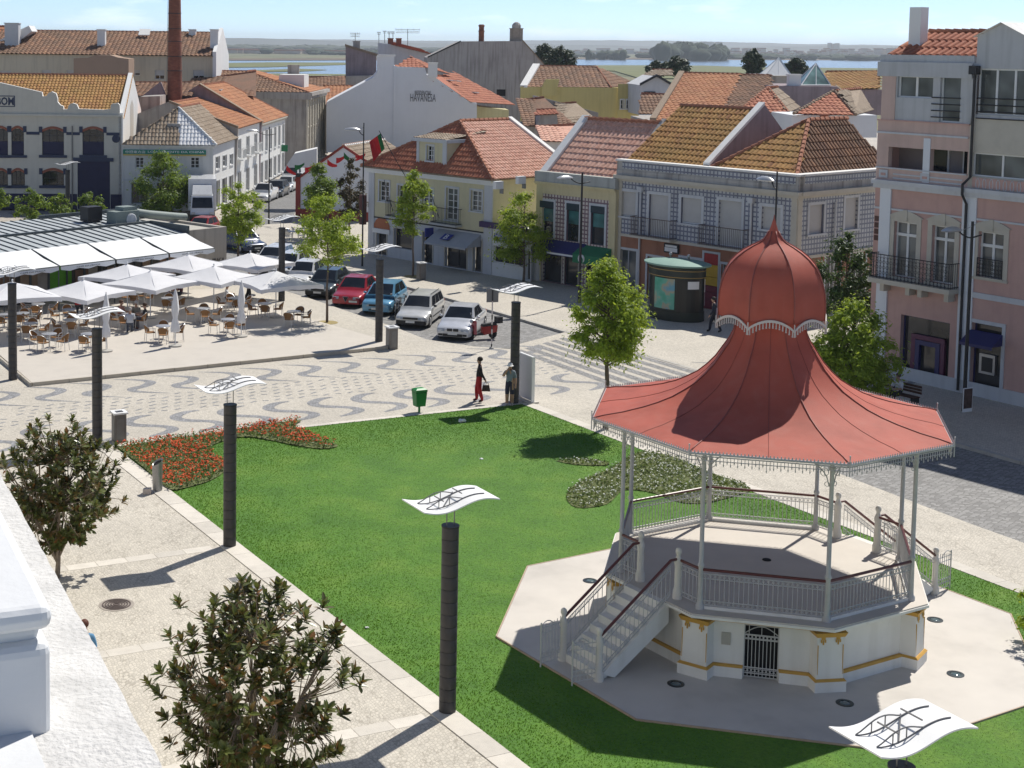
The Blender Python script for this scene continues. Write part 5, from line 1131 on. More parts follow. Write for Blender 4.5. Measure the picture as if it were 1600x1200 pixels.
mb = MB(BLACKM); a = sM+.12; mb.tube([F.p(a+.12, zt-.4, .12), F.p(a+.12, zlo-.1, .12), F.p(a-.05, zl+.3, .35), F.p(a-.05, zl-.1, .35), F.p(a, zl-.5, .12), F.p(a, .1, .12)], .055, 6); F.box(mb, a-.05, a+.3, zt-.45, zt-.1, .02, .3); mb.build('drainpipe', pk); mb = MB(BLACKM); mb.tube([F.p(sM+4.6, zl, .12), F.p(sM+4.6, .1, .12)], .055, 6); mb.build('drainpipe', pk)
# solid body
wallbox(pk, [F.p(sL, 0, -.35), F.p(sR, 0, -.35), F.p(sR, 0, -12), F.p(sL, 0, -12)], 0, zl, PINKP, 'building_body'); wallbox(pk, [F.p(sL, 0, -1.6), F.p(sR, 0, -1.6), F.p(sR, 0, -12), F.p(sL, 0, -12)], zl, zt, TG, 'upper_body')
mb = MB(PINKP); mb.poly([F.p(sL, 0), F.p(sL, 0, -12), F.p(sL, z3, -12), F.p(sL, z3)]); mb.poly([F.p(sL+.15, z3), F.p(sL+.15, z3, -12), F.p(sL+.15, zt, -12), F.p(sL+.15, zt)], TG); mb.build('end_wall', pk)
for i, wl in enumerate((.38, .6, .42, .46)): mb = MB(M('brown_letters', (.08, .03, .02), .5)); z_ = F.sz(1360, 340+i*10)[1]; F.box(mb, sL+.05, sL+.05+wl, z_-.11, z_+.11, .01, .03); mb.build('lettering_band', pk)
# ================================================================ left side: factory, corner shop, street houses
FCREAM = M('factory_cream', (.56, .53, .45), .85, .08, .7, .05, streak=.3, dirt=(.42, .40, .35)); FBLUE = M('factory_blue_trim', (.035, .045, .085), .7, .15, 2); FDARK = M('factory_dark_blue', (.022, .022, .06), .7, .2, 1.5); BRICK = M('brick_red', (.28, .10, .06), .9, .3, 6, .3)
F = Fac(G(190, 328), (1, .03)); R = F.rect; fa = thing('factory', 'cream factory with curved gable parapet and dark blue window trim', 'factory', F.p(-8, 0)); sL = F.sz(-60, 328)[0]; zc = F.sz(150, 180)[1]
uw = [R(-33, 201, -16, 242.5), R(-10, 201, 12.5, 242.5), R(17.5, 201, 37.5, 242.5), R(65.6, 202, 100, 242.5), R(128.7, 202, 162.5, 242.5)]; lw = [R(-10, 267, 12.5, 290), R(17.5, 267, 39, 290), R(66, 267, 100, 290)]; dr_ = R(121, 252, 172, 327); dr_ = (dr_[0], .05, dr_[2], dr_[3])
wall(F, fa, sL, 0, 0, zc, uw+lw+[dr_], FCREAM)
for i, h in enumerate(uw+lw):
    wd = window(F, fa, h, 3, 4 if i < 5 else 2, fm=M('dark_sash', (.03, .03, .035), .6), gm=GLASS, sur=0, sill=False); a, b, c, d = h
    if i < 5: mb = MB(FDARK); F.box(mb, a+.04, c-.04, b+.02, b+(d-b)*.52, -.13, -.10); mb.build('shutter', wd)
    mb = MB(FBLUE); F.box(mb, a-.25, c+.25, b-.22, b, -.02, .12)
    for x in (a-.2, c): F.box(mb, x-.05, x+.22, d-.28, d+.22, -.02, .07)
    mb.build('sill_trim', wd); mb = MB(BRICK); n = 8
    for j in range(n):
        t0, t1 = j/n, (j+1)/n; A_ = lambda t: a+(c-a)*t; f = lambda t: d-.02+.28*sin(pi*t)
        mb.hexa([F.p(A_(t0), d-.12 if False else f(t0)-.22, -.02), F.p(A_(t1), f(t1)-.22, -.02), F.p(A_(t1), f(t1)-.22, .05), F.p(A_(t0), f(t0)-.22, .05)], [F.p(A_(t0), f(t0), -.02), F.p(A_(t1), f(t1), -.02), F.p(A_(t1), f(t1), .05), F.p(A_(t0), f(t0), .05)])
    mb.build('brick_arch', wd)
mb = MB(FDARK); F.box(mb, dr_[0], dr_[2], dr_[1], dr_[3], -.16, -.1); o = mb.build('door', fa); mb = MB(FBLUE); F.box(mb, dr_[0]-.35, dr_[2]+.3, dr_[3], dr_[3]+.3, -.02, .1); mb.build('lintel', o)
zb = F.sz(100, 203)[1]; zp = F.sz(100, 303)[1]; segs = [sL]+sum([[h[0]-.2, h[2]+.2] for h in uw], [])+[-.15]
for i in range(0, len(segs), 2):
    if segs[i+1]-segs[i] > .1: mb = MB(FBLUE); F.box(mb, segs[i]+.01, segs[i+1]-.01, zb-.42, zb-.18, -.02, .05); mb.build('trim_band', fa)
mb = MB(FDARK); F.box(mb, sL, dr_[0]-.05, 0, zp, -.02, .06); mb.build('plinth', fa); mb = MB(FDARK); F.box(mb, dr_[2]+.05, 0, 0, zp, -.02, .06); mb.build('plinth', fa)
mb = MB(FBLUE); c = F.p(-.45, zb-.7, .02); mb.ball(c, (.34, .06, .34), None, 12, 8); mb.build('wall_roundel', fa); mb = MB(STEELD); mb.tube([F.p(F.sz(113, 210)[0], zc-.9, .08), F.p(F.sz(113, 300)[0], .1, .08)], .05, 6); mb.build('drainpipe', fa)
PP = [(0, 129), (65.6, 144), (66.9, 150.6), (72.5, 150), (76, 145), (81, 143), (87.5, 146), (90, 154), (90, 159), (94, 164), (99, 166), (99.4, 170.6), (105.6, 170.6), (107, 165), (110, 162), (114, 161), (120, 163), (123, 170), (162.5, 171.5), (172.5, 170), (173, 165), (175, 162), (184, 161), (187, 164), (187.5, 180)]
pts = [F.p(sL, zc), ]+[F.at(x, y) for x, y in [(-80, 117)]+PP]; pts = [F.p(F.sz(-80, 150)[0], zc)]+pts[1:-1]+[F.p(F.sz(187.5, 180)[0], zc)]
mb = MB(FCREAM); n = len(pts); fr = mb.vs([p+F.n*.05 for p in pts]); bk = mb.vs([p-F.n*.35 for p in pts]); mb.face(list(range(fr, fr+n))[::-1]); mb.face(range(bk, bk+n))
for i in range(n-1): mb.face((fr+i, fr+i+1, bk+i+1, bk+i), VERGE)
mb.build('parapet', fa); mb = MB(FCREAM); F.box(mb, sL, .12, zc-.12, zc+.05, -.02, .25); mb.build('string_course', fa)
a0, z0, a1, z1 = R(-26, 149, 23.7, 167); mb = MB(FBLUE)
for q in ((a0, a1, z0, z0+.07), (a0, a1, z1-.07, z1), (a0, a0+.07, z0+.07, z1-.07), (a1-.07, a1, z0+.07, z1-.07)): F.box(mb, q[0], q[1], q[2], q[3], .05, .08)
o = mb.build('name_panel', fa); lettering('BOM', F.p(F.sz(8.5, 158)[0], (z0+z1)/2, .055), F.d, V((0, 0, 1)), F.sz(22, 158)[0]-F.sz(-5, 158)[0], FBLUE, o, .68, .03)
zr = F.back(6.5).sz(100, 117)[1]; e0 = F.p(sL, zc-.3, -.4); e1 = F.p(.1, zc-.3, -.4); r1 = F.p(.1, zr, -6.5); r0 = F.p(sL, zr, -6.5)
roof(fa, e0, e1, r1, r0, TAMBER, tw=.3, th=.42, amp=.07); roof(fa, F.p(.1, zc-.3, -13), F.p(sL, zc-.3, -13), r0, r1, TAMBER, tw=.6, th=.8)
solid(fa, [F.p(.12, 0, 0), F.p(.12, zc+.2, 0), F.p(.12, zr+.25, -6.5), F.p(.12, zc-.1, -13), F.p(.12, 0, -13)], -F.d*.35, WHITEP, 'gable_wall'); wallbox(fa, [F.p(sL, 0, -.5), F.p(-.3, 0, -.5), F.p(-.3, 0, -13), F.p(sL, 0, -13)], 0, zc-.4, FCREAM, 'body')
mb = MB(M('arched_blind_niche', (.50, .47, .42), .9, .1, 1)); q = lambda o, z: F.p(.135, z, -o); mb.poly([q(5, zc-3), q(7.2, zc-3), q(7.2, zc+.6), q(6.1, zc+1.1), q(5, zc+.6)]); mb.build('blind_niche', fa)
# ---------------------------------------------------------------- corner shop with green sign
F = Fac(G(192.5, 329), (1, .03)); R = F.rect; S = F.sz(333, 329)[0]; ze = F.sz(260, 228)[1]; sp_ = thing('corner_shop', 'white two-storey corner shop with green sign and partly whitewashed hip roof', 'shop', F.p(S/2, 0)); LW = M('shop_white_plaster', (.62, .61, .58), .85, .08, .7, .05, streak=.25)
uw = [R(211.6, 245.5, 224.7, 262.5), R(297.6, 245.5, 311.4, 263)]; lw = [R(205.5, 286, 231, 319), R(245, 286, 268, 327), R(280, 286, 317.5, 319)]; lw = [(a, .6 if i != 1 else .05, c, d) for i, (a, b, c, d) in enumerate(lw)]
wall(F, sp_, 0, S, 0, ze, uw+lw, LW)
for h in uw: window(F, sp_, h, 2, 3, sur=0, sill=False)
for i, h in enumerate(lw): window(F, sp_, h, 2, 1, gm=SHOPG, fm=M('grey_shop_frame', (.28, .28, .29), .5), sur=.1, sm=PILG, sill=False, name='shop_window' if i != 1 else 'door')
mb = MB(PILG); F.box(mb, 0, S, F.sz(260, 281)[1]-.08, F.sz(260, 281)[1]+.08, -.01, .07); mb.build('string_course', sp_); cornice(F, sp_, -.1, S+.15, ze+.05, LW, .2, .2)
a0, z0, a1, z1 = R(192.5, 233.5, 322, 241.5); mb = MB(M('green_sign', (.02, .20, .13), .5, .1, 2)); F.box(mb, a0, a1, z0, z1, .02, .14); o = mb.build('sign_board', sp_); mb = MB(M('gold_edge', (.55, .40, .10), .5)); F.box(mb, a0, a1, z0-.12, z0-.01, .02, .14); mb.build('sign_edge', o)
lettering('LOJA ORIENTE DA CHINA', F.p(a0+(a1-a0)*.64, (z0+z1)/2, .145), F.d, V((0, 0, 1)), (a1-a0)*.68, WHITEP, o, (z1-z0)*.62, .012); lettering('\u4e2d\u570b\u6771\u65b9\u5e97', F.p(a0+(a1-a0)*.15, (z0+z1)/2, .145), F.d, V((0, 0, 1)), (a1-a0)*.24, WHITEP, o, (z1-z0)*.66, .008)
# street side and the houses along it
SD = V((.1, .995, 0)).normalized(); C0 = F.p(S, 0); FT = Fac(C0, SD); s1 = FT.sz(367, 300)[0]; s2 = FT.sz(405, 290)[0]; s3 = FT.sz(445, 270)[0]
sw = [FT.rect(337, 246, 343, 263), FT.rect(348, 244, 354, 259), FT.rect(359, 242, 364, 256)]; sw2 = [FT.rect(336, 284, 343, 318), FT.rect(347, 280, 354, 310), FT.rect(358, 276, 364, 300)]; sw2 = [(a, .1, c, d) for a, b, c, d in sw2]
wall(FT, sp_, 0, s1, 0, ze, sw+sw2, WHITEP, 'side_wall')
for h in sw: window(FT, sp_, h, 1, 2, sur=.08, sm=PILG)
for h in sw2: window(FT, sp_, h, 1, 1, gm=SHOPG, sur=.08, sm=PILG, sill=False, name='door')
AP = Fcross(F, S*.58, 279, 168); dep = (AP-F.A).dot(-F.n); WT = tilemat('tile_whitewashed', [(.74, .74, .74), (.80, .80, .80), (.86, .86, .86)], .1, (.5, .46, .42))
E0, E1 = F.p(-.1, ze+.1, .3), F.p(S+.3, ze+.1, .3); mid = E0.lerp(E1, .60)
roof(sp_, E0, mid, AP, AP, TDUST, tw=.3, th=.45, name='old_roof'); roof(sp_, mid, E1, AP, AP, WT, tw=.3, th=.45, hipR=True, rmat=VERGE, name='whitewashed_roof')
EB = FT.p(s1, ze+.1, .3); AB = AP+SD*max(1.0, s1-dep+1.5); roof(sp_, E1, EB, AB, AP, TDUST, tw=.3, th=.45); roof(sp_, E0+SD*s1, E0, AP, AB, TDUST, tw=.5, th=.7)
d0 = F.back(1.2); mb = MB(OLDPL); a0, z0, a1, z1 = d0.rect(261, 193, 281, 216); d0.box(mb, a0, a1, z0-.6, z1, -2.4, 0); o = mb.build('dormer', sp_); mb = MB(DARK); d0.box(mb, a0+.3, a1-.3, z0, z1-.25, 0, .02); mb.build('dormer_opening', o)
hs = thing('street_house', 'white street house with orange tiled roof behind the green-signed shop', 'house', FT.p((s1+s2)/2, 0)); z2 = FT.sz(368, 201)[1]
def rows(F, s0, s1, n, z0, z1, w): return [(s0+(s1-s0)*(i+.5)/n-w/2, z0, s0+(s1-s0)*(i+.5)/n+w/2, z1) for i in range(n)]
W2 = rows(FT, s1, s2, 3, z2*.56, z2*.83, 1.5)+rows(FT, s1, s2, 3, .2, z2*.36, 1.6); wall(FT, hs, s1, s2, 0, z2, W2, WHITEP)
for h in W2: window(FT, hs, h, 2, 2, sur=.1, sm=PILG, gm=GLASSB)
for h in W2[:3]: balcony(FT, hs, h[0]-.2, h[2]+.2, h[1]-.05, .5, .9, WFRAME, WHITEP)
fb = FT.back(6.0); r0, r1 = fb.at(290, 157), fb.at(322, 150); r1.z = r0.z
roof(hs, FT.p(s1-.1, z2, .3), FT.p(s2, z2, .3), fb.p(s2, r0.z), fb.p(s1-.1, r0.z), TORANGE, tw=.32, th=.5, amp=.07); solid(hs, [FT.p(s1-.15, 0, 0), FT.p(s1-.15, z2+.1, .3), fb.p(s1-.15, r0.z+.15), FT.p(s1-.15, z2, -12), FT.p(s1-.15, 0, -12)], SD*.3, OLDPL, 'gable_wall'); verge(hs, FT.p(s1-.05, z2+.1, .3), fb.p(s1-.05, r0.z+.1), .35, .15, TDUST); roof(hs, FT.p(s2, z2, -12), FT.p(s1, z2, -12), fb.p(s1, r0.z), fb.p(s2, r0.z), TORANGE, tw=.6, th=.8)
h3 = thing('street_house', 'farther white street house with tall windows and worn orange roof', 'house', FT.p((s2+s3)/2, 0)); z3 = FT.sz(405, 193)[1]; W3 = rows(FT, s2, s3, 6, z3*.52, z3*.86, 1.3)+rows(FT, s2, s3, 6, .2, z3*.36, 1.5); wall(FT, h3, s2, s3, 0, z3, W3, WHITEP)
for h in W3: window(FT, h3, h, 1, 2, sur=.12, sm=PILG)
cornice(FT, h3, s2, s3, z3+.05, STONEC, .4, .3); r0 = fb.at(308, 134); roof(h3, FT.p(s2, z3, .3), FT.p(s3, z3, .3), fb.p(s3-4, r0.z), fb.p(s2, r0.z), TORANGE, tw=.36, th=.55, hipR=True); solid(h3, [FT.p(s2, 0, 0), FT.p(s2, z3+.1, .2), fb.p(s2, r0.z+.15), FT.p(s2, z3, -12), FT.p(s2, 0, -12)], SD*.3, PARTY, 'gable_wall'); verge(h3, FT.p(s2+.2, z3+.1, .3), fb.p(s2+.2, r0.z+.1), .9, .12, TDUST)
solid(h3, [FT.p(s3, 0, 0), FT.p(s3, z3, 0), FT.p(s3, z3, -12), FT.p(s3, 0, -12)], -SD*.3, WHITEP, 'end_wall'); mb = MB(GREENC); mb.obox(FT.p(s3-3, z3*.4, .05), SD*.1, FT.n*.7, V((0, 0, .7))); mb.build('hanging_sign', h3)
# old pilastered building
s4 = FT.sz(458, 262)[0]+2; s5 = s4+16; z4 = FT.p(s4, 0); z5 = 13.2; ob = thing('old_mansion', 'old stone mansion with tall pilasters and brown hipped roof up the side street', 'house', FT.p((s4+s5)/2, 0))
off = FT.n*1.2; FO = Fac(FT.p(s4, 0)+off, SD); L5 = 16; zt5 = FO.sz(464, 152)[1]; Wo = rows(FO, 0, L5, 7, zt5*.55, zt5*.86, 1.0)+rows(FO, 0, L5, 7, zt5*.1, zt5*.42, 1.1); wall(FO, ob, 0, L5, 0, zt5, Wo, STONEC)
for h in Wo: window(FO, ob, h, 1, 2, sur=.14, sm=STONEC)
for i in range(8): mb = MB(STONEC); FO.box(mb, L5*i/7-.25, L5*i/7+.25, 0, zt5-.4, 0, .2); mb.build('pilaster', ob)
cornice(FO, ob, -.3, L5+.3, zt5+.3, OLDPL, .8, .7); solid(ob, [FO.p(0, 0, 0), FO.p(0, zt5, 0), FO.p(0, zt5, -22), FO.p(0, 0, -22)], SD*.4, OLDPL, 'end_wall'); mb = MB(OLDPL); mb.obox(FO.p(-.5, zt5-.5, -22), FO.n*22.6, SD*.6, V((0, 0, .8))); mb.build('end_cornice', ob)
rz5 = FO.back(8).at(402, 110).z; roof(ob, FO.p(-.4, zt5+.3, -22), FO.p(-.4, zt5+.3, .3), FO.p(6, rz5, -8), FO.p(6, rz5, -22), TBROWN, tw=.45, th=.6, amp=.08, hipR=True); roof(ob, FO.p(-.4, zt5+.3, .3), FO.p(L5, zt5+.3, .3), FO.p(L5-4, rz5, -8), FO.p(6, rz5, -8), TORANGE, tw=.45, th=.6)
chimney(ob, FO.p(10, zt5, -3), 1.4, 1.0, 3.2, OLDPL); mb = MB(WHITEP); FO.box(mb, 5, 9, zt5+.3, zt5+2.2, -4, -1); mb.build('roof_box', ob)
# ---------------------------------------------------------------- long block behind the factory
Y0 = 172; LBW = M('long_block_cream', (.56, .49, .37), .85, .08, .3, .03, streak=.3); lb = thing('long_block', 'long cream block with brown tiled roof behind the factory', 'building', AT(170, 128, Y0)); fl = Fac(AT(-30, 140, Y0), (1, .0)); z_e = AT(100, 85, Y0).z; z_r = AT(150, 49, Y0+8).z; sa, sb = 0, fl.sz(338, 120)[0]
hw = [fl.rect(*q) for q in ((-2, 110, 18, 117.5), (65, 109, 80, 119), (104, 109, 116, 118), (153, 110, 169, 118), (202, 109, 219, 118), (242, 109, 257, 124), (302, 109, 319, 125))]
wall(fl, lb, sa, sb, 0, z_e, hw, LBW)
for h in hw: window(fl, lb, h, 2, 1, sur=0, blind=.6, sill=False, bm=BLIND)
roof(lb, fl.p(sa, z_e, .4), fl.p(sb-.3, z_e, .4), fl.p(sb-.3, z_r, -8), fl.p(sa, z_r, -8), TBROWN, tw=.5, th=.6, amp=.09, ridge=True); solid(lb, [fl.p(sb, 0, .3), fl.p(sb, z_e+.5, .3), fl.p(sb, z_r+.6, -8), fl.p(sb, z_e, -16), fl.p(sb, 0, -16)], -fl.d*.4, WHITEP, 'end_wall')
for x, y0, y1, w_, d_ in ((159, 72, 47, .9, 3), (335, 80, 47, .9, 2.5), (301, 54, 47, .8, 7.2)):
    p = AT(x, y0, Y0+d_); chimney(lb, p-V((0, 0, .6)), w_, .9, AT(x, y1, Y0+d_).z-p.z+.6, WHITEP)
mb = MB(VERGE); p = AT(225, 58, Y0+6); mb.obox(p+V((-.6, -.5, .2)), V((1.3, 0, 0)), V((0, 1.2, .7)), V((0, 0, .08))); mb.build('skylight', lb)
solid(lb, [AT(115, 118, Y0-8), AT(115, 91, Y0-8), AT(137, 90, Y0-8), AT(150, 86, Y0-8), AT(172, 86, Y0-8), AT(185, 90, Y0-8), AT(201, 92, Y0-8), AT(201, 118, Y0-8)], (0, 4, 0), M('brown_plaster', (.36, .25, .18), .9, .1, .5), 'annex_wall')
lb2 = thing('end_house', 'white gabled house end with broad chimney at the far left skyline', 'house', AT(10, 80, 178)); solid(lb2, [AT(-40, 130, 176), AT(-40, 78, 176), AT(0, 62, 176), AT(45, 40, 176), AT(50, 49, 176), AT(2, 84, 176), AT(2, 130, 176)], (0, 3, 0), WHITEP); p = AT(20, 74, 175); chimney(lb2, p, 1.6, 1.2, AT(20, 37, 175).z-p.z, PILG); roof(lb2, AT(-40, 60, 177), AT(0, 66, 177), AT(30, 41, 181), AT(-40, 41, 181), TORANGE, tw=.6, th=.7)
# soot-stained shed and roofs between factory and chimney
s_ = thing('soot_shed', 'soot-stained low wall and brown roofs between factory and brick chimney', 'shed', AT(235, 200, 140)); solid(s_, [AT(219, 215, 139), AT(219, 151, 139), AT(250, 150, 139), AT(249, 200, 139)], (0, 4, 0), OLDPL); roof(s_, AT(212, 150, 146), AT(300, 150, 146), AT(300, 129, 153), AT(212, 129, 153), TBROWN, tw=.5, th=.6); solid(s_, [AT(222, 150, 145), AT(250, 128, 145), AT(258, 150, 145), AT(258, 180, 145), AT(222, 180, 145)], (0, 1, 0), PARTY, 'gable'); roof(s_, AT(300, 155, 160), AT(400, 150, 160), AT(400, 112, 172), AT(300, 126, 172), TBROWN, tw=.6, th=.7)
solid(s_, [AT(212, 215, 152), AT(212, 140, 152), AT(345, 140, 152), AT(345, 215, 152)], (0, 4, 0), OLDPL, 'rear_wall')
# brick chimney stack
CM, nt_, b_, o_ = newmat('chimney_brick'); br = tex(nt_, 'ShaderNodeTexBrick', 1.0); br.inputs['Color1'].default_value = (.22, .075, .045, 1); br.inputs['Color2'].default_value = (.29, .11, .065, 1); br.inputs['Mortar'].default_value = (.16, .08, .06, 1); br.inputs['Brick Width'].default_value = .3; br.inputs['Row Height'].default_value = .12; br.inputs['Mortar Size'].default_value = .012
mp2 = _n(nt_, 'ShaderNodeMapping'); mp2.inputs['Rotation'].default_value = (pi/2, 0, 0); tc2 = _n(nt_, 'ShaderNodeTexCoord'); nt_.links.new(tc2.outputs['Object'], mp2.inputs[0]); nt_.links.new(mp2.outputs[0], br.inputs['Vector'])
n1 = tex(nt_, 'ShaderNodeTexNoise', .6, Detail=7.0); nt_.links.new(mix(nt_, br.outputs[0], ramp(nt_, n1.outputs[0], [(.3, (.6,)*3), (.7, (1.15,)*3)]), 1.0, 'MULTIPLY'), b_.inputs['Base Color']); b_.inputs['Roughness'].default_value = .9
cb = AT(273, 165, 146); cb = V((cb.x, cb.y, 0)); ch = thing('brick_chimney', 'tall round red brick factory chimney with iron bands', 'chimney', cb); mb = MB(CM); mb.lathe([(.80, 0), (.74, 8), (.57, 19.5), (.56, 20.5), (.62, 20.6), (.62, 21)], cb, 24); mb.build('stack', ch, smooth=40)
for y in (21, 45, 64.5, 88, 110.5): z = AT(273, y, 146).z; mb = MB(BLACKM); r = .74-(z-8)/11.5*.17+.012; mb.lathe([(r, z-.04), (r+.02, z-.03), (r+.02, z+.03), (r, z+.04)], cb, 24, caps=False); mb.build('iron_band', ch)
mb = MB(BLACKM); mb.tube([cb+V((-.8, -.3, 5)), cb+V((-.6, -.25, 19.5))], .02, 4); mb.build('lightning_rod', ch)
# ---------------------------------------------------------------- house with red corner trim
F = Fac(G(463, 340), (.93, -.365)); rw = thing('red_trim_house', 'white gabled house with dark red painted edges behind the trees', 'house', F.p(3, 0)); REDT = M('red_oxide_trim', (.30, .055, .04), .8, .2, 2); S = F.sz(578, 352)[0]; zl = F.sz(466, 282)[1]; ap = F.sz(538, 229); zr_ = F.sz(575, 256)[1]
solid(rw, [F.p(0, 0), F.p(0, zl), F.p(ap[0], ap[1]), F.p(S, zr_), F.p(S, 0)], -F.n*9, WHITEB)
mb = MB(REDT); F.box(mb, -.05, .35, 0, zl+.3, 0, .08); F.box(mb, .35, S, 0, .75, 0, .06); d = (F.p(ap[0], ap[1])-F.p(0, zl)); mb.obox(F.p(-.1, zl-.1, .03), d*1.02, F.n*.1, V((0, 0, .22))); d = (F.p(S, zr_)-F.p(ap[0], ap[1])); mb.obox(F.p(ap[0], ap[1]-.1, .03), d*1.02, F.n*.1, V((0, 0, .22))); mb.build('red_edge', rw)
roof(rw, F.p(S+.2, zr_, .1), F.p(S+.2, zr_, -9), F.p(ap[0], ap[1]+.05, -9), F.p(ap[0], ap[1]+.05, .1), TDUST, tw=.35, th=.5, rmat=VERGE); roof(rw, F.p(-.2, zl-.05, -9), F.p(-.2, zl-.05, .1), F.p(ap[0], ap[1]+.05, .1), F.p(ap[0], ap[1]+.05, -9), TDUST, tw=.4, th=.5)
mb = MB(BLACKM); c = F.p(.2, zl+.25, .04); mb.box(c+V((0, 0, .2)), (.5, .3, .3)); mb.build('corner_lantern', rw)
mb = MB(M('brown_box', (.10, .035, .03), .6, .2, 2)); q = FY.p(-.1, FY.sz(570, 350)[1], .12); mb.obox(q-FY.d*.45, FY.d*.42, FY.n*.3, V((0, 0, FY.sz(570, 304)[1]-FY.sz(570, 350)[1]))); tag(mb.build('wall_cabinet'), 'tall dark red cabinet fixed at the corner of the cream house', 'cabinet')
solid(rw, [AT(445, 262, 128), AT(460, 240, 128), AT(495, 232, 128), AT(495, 262, 128)], (0, 2, 0), WHITEP, 'yard_wall')
# bunting
for i, (x, y, c, lb_) in enumerate([(455, 267, FR, 'red bunting flag over the street, lowest of the row'), (468, 259, FG, 'green bunting flag low over the side street'), (484, 262, FR, 'large red bunting flag beside the red-edged gable'), (519, 256, FR, 'small red bunting flag against the white gable, left of two'), (533, 247, FR, 'red bunting flag near the gable top'), (545, 247, FG, 'small green bunting flag near the gable top'), (563, 244, FR, 'red-orange bunting flag by the gable right edge')]):
    p = AT(x, y, 117-i*.6); mb = MB(c); tl_ = (-.5, .35, .45, -.3, .4, -.45, .3)[i]
    for k_ in range(4):
        f = lambda t, s: p+V((-.38+.76*t, .10*sin(5*t+i), tl_*(t-.5)-.1*sin(pi*t)+(s-.5)*(.46-.3*t)))
        mb.poly([f(k_/4, 0), f((k_+1)/4, 0), f((k_+1)/4, 1), f(k_/4, 1)])
    tag(mb.build('bunting_flag'), lb_, 'flag', 'bunting flags over the side street')
# ================================================================ houses in the middle distance
def Bthing(name, lb, x, y, Y, cat='house', group=None): p = AT(x, y, Y); return thing(name, lb, cat, (p.x, p.y, 0), group)
def pw(P, Y): return [AT(x, y, Y) for x, y in P]
def flatroof(root, P, mat, th=.6, tw=.5, **k): return roof(root, *[AT(x, y, Y) for x, y, Y in P], mat, tw=tw, th=th, **k)
# --- big white gable with the painted name
Yh = 182; hv = Bthing('guesthouse', 'big white gable wall with painted guesthouse name', 620, 236, Yh); solid(hv, pw([(510, 238), (510, 160), (583, 121), (590, 112), (590, 88), (616, 88), (616, 104), (664, 106), (667, 118), (676, 118), (735, 160), (745, 161), (745, 238)], Yh), (0, 10, 0), WHITEB)
mb = MB(WHITEB); p0, p1 = AT(614, 103, Yh-.25), AT(614, 238, Yh-.25); mb.obox(p1, V((.3, 0, 0)), V((0, .3, 0)), V((0, 0, p0.z-p1.z))); mb.build('flue', hv); c = AT(604, 88, Yh); mb = MB(WHITEP); mb.obox(c+V((-1.1, -.2, 0)), V((2.2, 0, 0)), V((0, 1, 0)), V((0, 0, .2))); mb.build('flue_cap', hv)
pc = AT(676, 121, Yh-.2); chimney(hv, pc, 1.1, .9, AT(676, 99, Yh).z-pc.z, WHITEP); LTR = M('painted_letters', (.13, .13, .14), .7, .2, 3); pn = AT(661, 145, Yh-.05); pn2 = AT(661, 154, Yh-.05)
lettering('RESIDENCIAL', pn, (1, 0, 0), (0, 0, 1), 2.0, LTR, hv, .5, .006); lettering('HAVANESA', pn2+V((0, 0, .1)), (1, 0, 0), (0, 0, 1), 3.1, LTR, hv, .95, .0)
flatroof(hv, [(737, 160, Yh), (806, 164, Yh+14), (707, 119, Yh+14), (676, 118, Yh)], TRED); flatroof(hv, [(617, 104.5, Yh+.5), (668, 106, Yh+.5), (642, 88, Yh+4), (642, 88, Yh+4)], TRED, tw=.5); flatroof(hv, [(668, 106, Yh+.5), (707, 117, Yh+9), (642, 88, Yh+4), (642, 88, Yh+4)], TRED)
solid(hv, pw([(737, 238), (737, 165), (795, 172), (795, 238)], Yh+6), (0, 5, 0), PALEY, 'side_wing'); mb = MB(VERGE)
for i in range(6): p = AT(690+(i % 3)*11+(i//3)*28, 128+(i//3)*18+(i % 3)*1.0, Yh+5+(i//3)*1); mb = MB(VERGE); mb.obox(p+V((-.3, 0, .25)), V((.45, 0, 0)), V((.6, .9, -.1)), V((0, 0, .12))); mb.build('roof_window', hv)
# --- stained grey gable behind, with two chimneys
Yg = 205; gg = Bthing('grey_gable_house', 'huge stained grey gable wall with two chimneys on the skyline', 760, 157, Yg); solid(gg, pw([(668, 238), (668, 90), (720, 65), (817, 64), (850, 101), (850, 238)], Yg), (0, 12, 0), M('stained_grey_wall', (.37, .345, .325), .9, .2, .35, .1, streak=.85, dirt=(.16, .145, .135)))
p = AT(752, 64, Yg+1); mb = MB(CM); mb.lathe([(.38, -.4), (.38, 1.2), (.44, 1.3), (.36, 1.5), (.36, AT(752, 42, Yg).z-p.z), (.45, AT(752, 40, Yg).z-p.z), (.3, AT(752, 38, Yg).z-p.z)], p, 12); mb.build('round_chimney', gg, smooth=40)
p = AT(806.5, 64, Yg+1); h = AT(806, 45, Yg).z-p.z; chimney(gg, p-V((0, 0, .5)), 1.7, 1.0, h+.5, M('chimney_stone', (.30, .26, .22), .9, .3, 2, .1, streak=.6)); mb = MB(OLDPL); mb.lathe([(.6, h+.1), (.62, h+.5), (.4, h+.8), (.15, h+.95)], p, 10); mb.build('chimney_cowl', gg); verge(gg, AT(668, 90, Yg), AT(720, 65, Yg), .3, .15, BLACKM); verge(gg, AT(817, 64, Yg), AT(850, 101, Yg), .3, .15, TDUST); mb = MB(DARK); p = AT(776, 150, Yg-.05); mb.obox(p, V((1.2, 0, 0)), V((0, .04, 0)), V((0, 0, .9))); mb.build('vent_opening', gg)
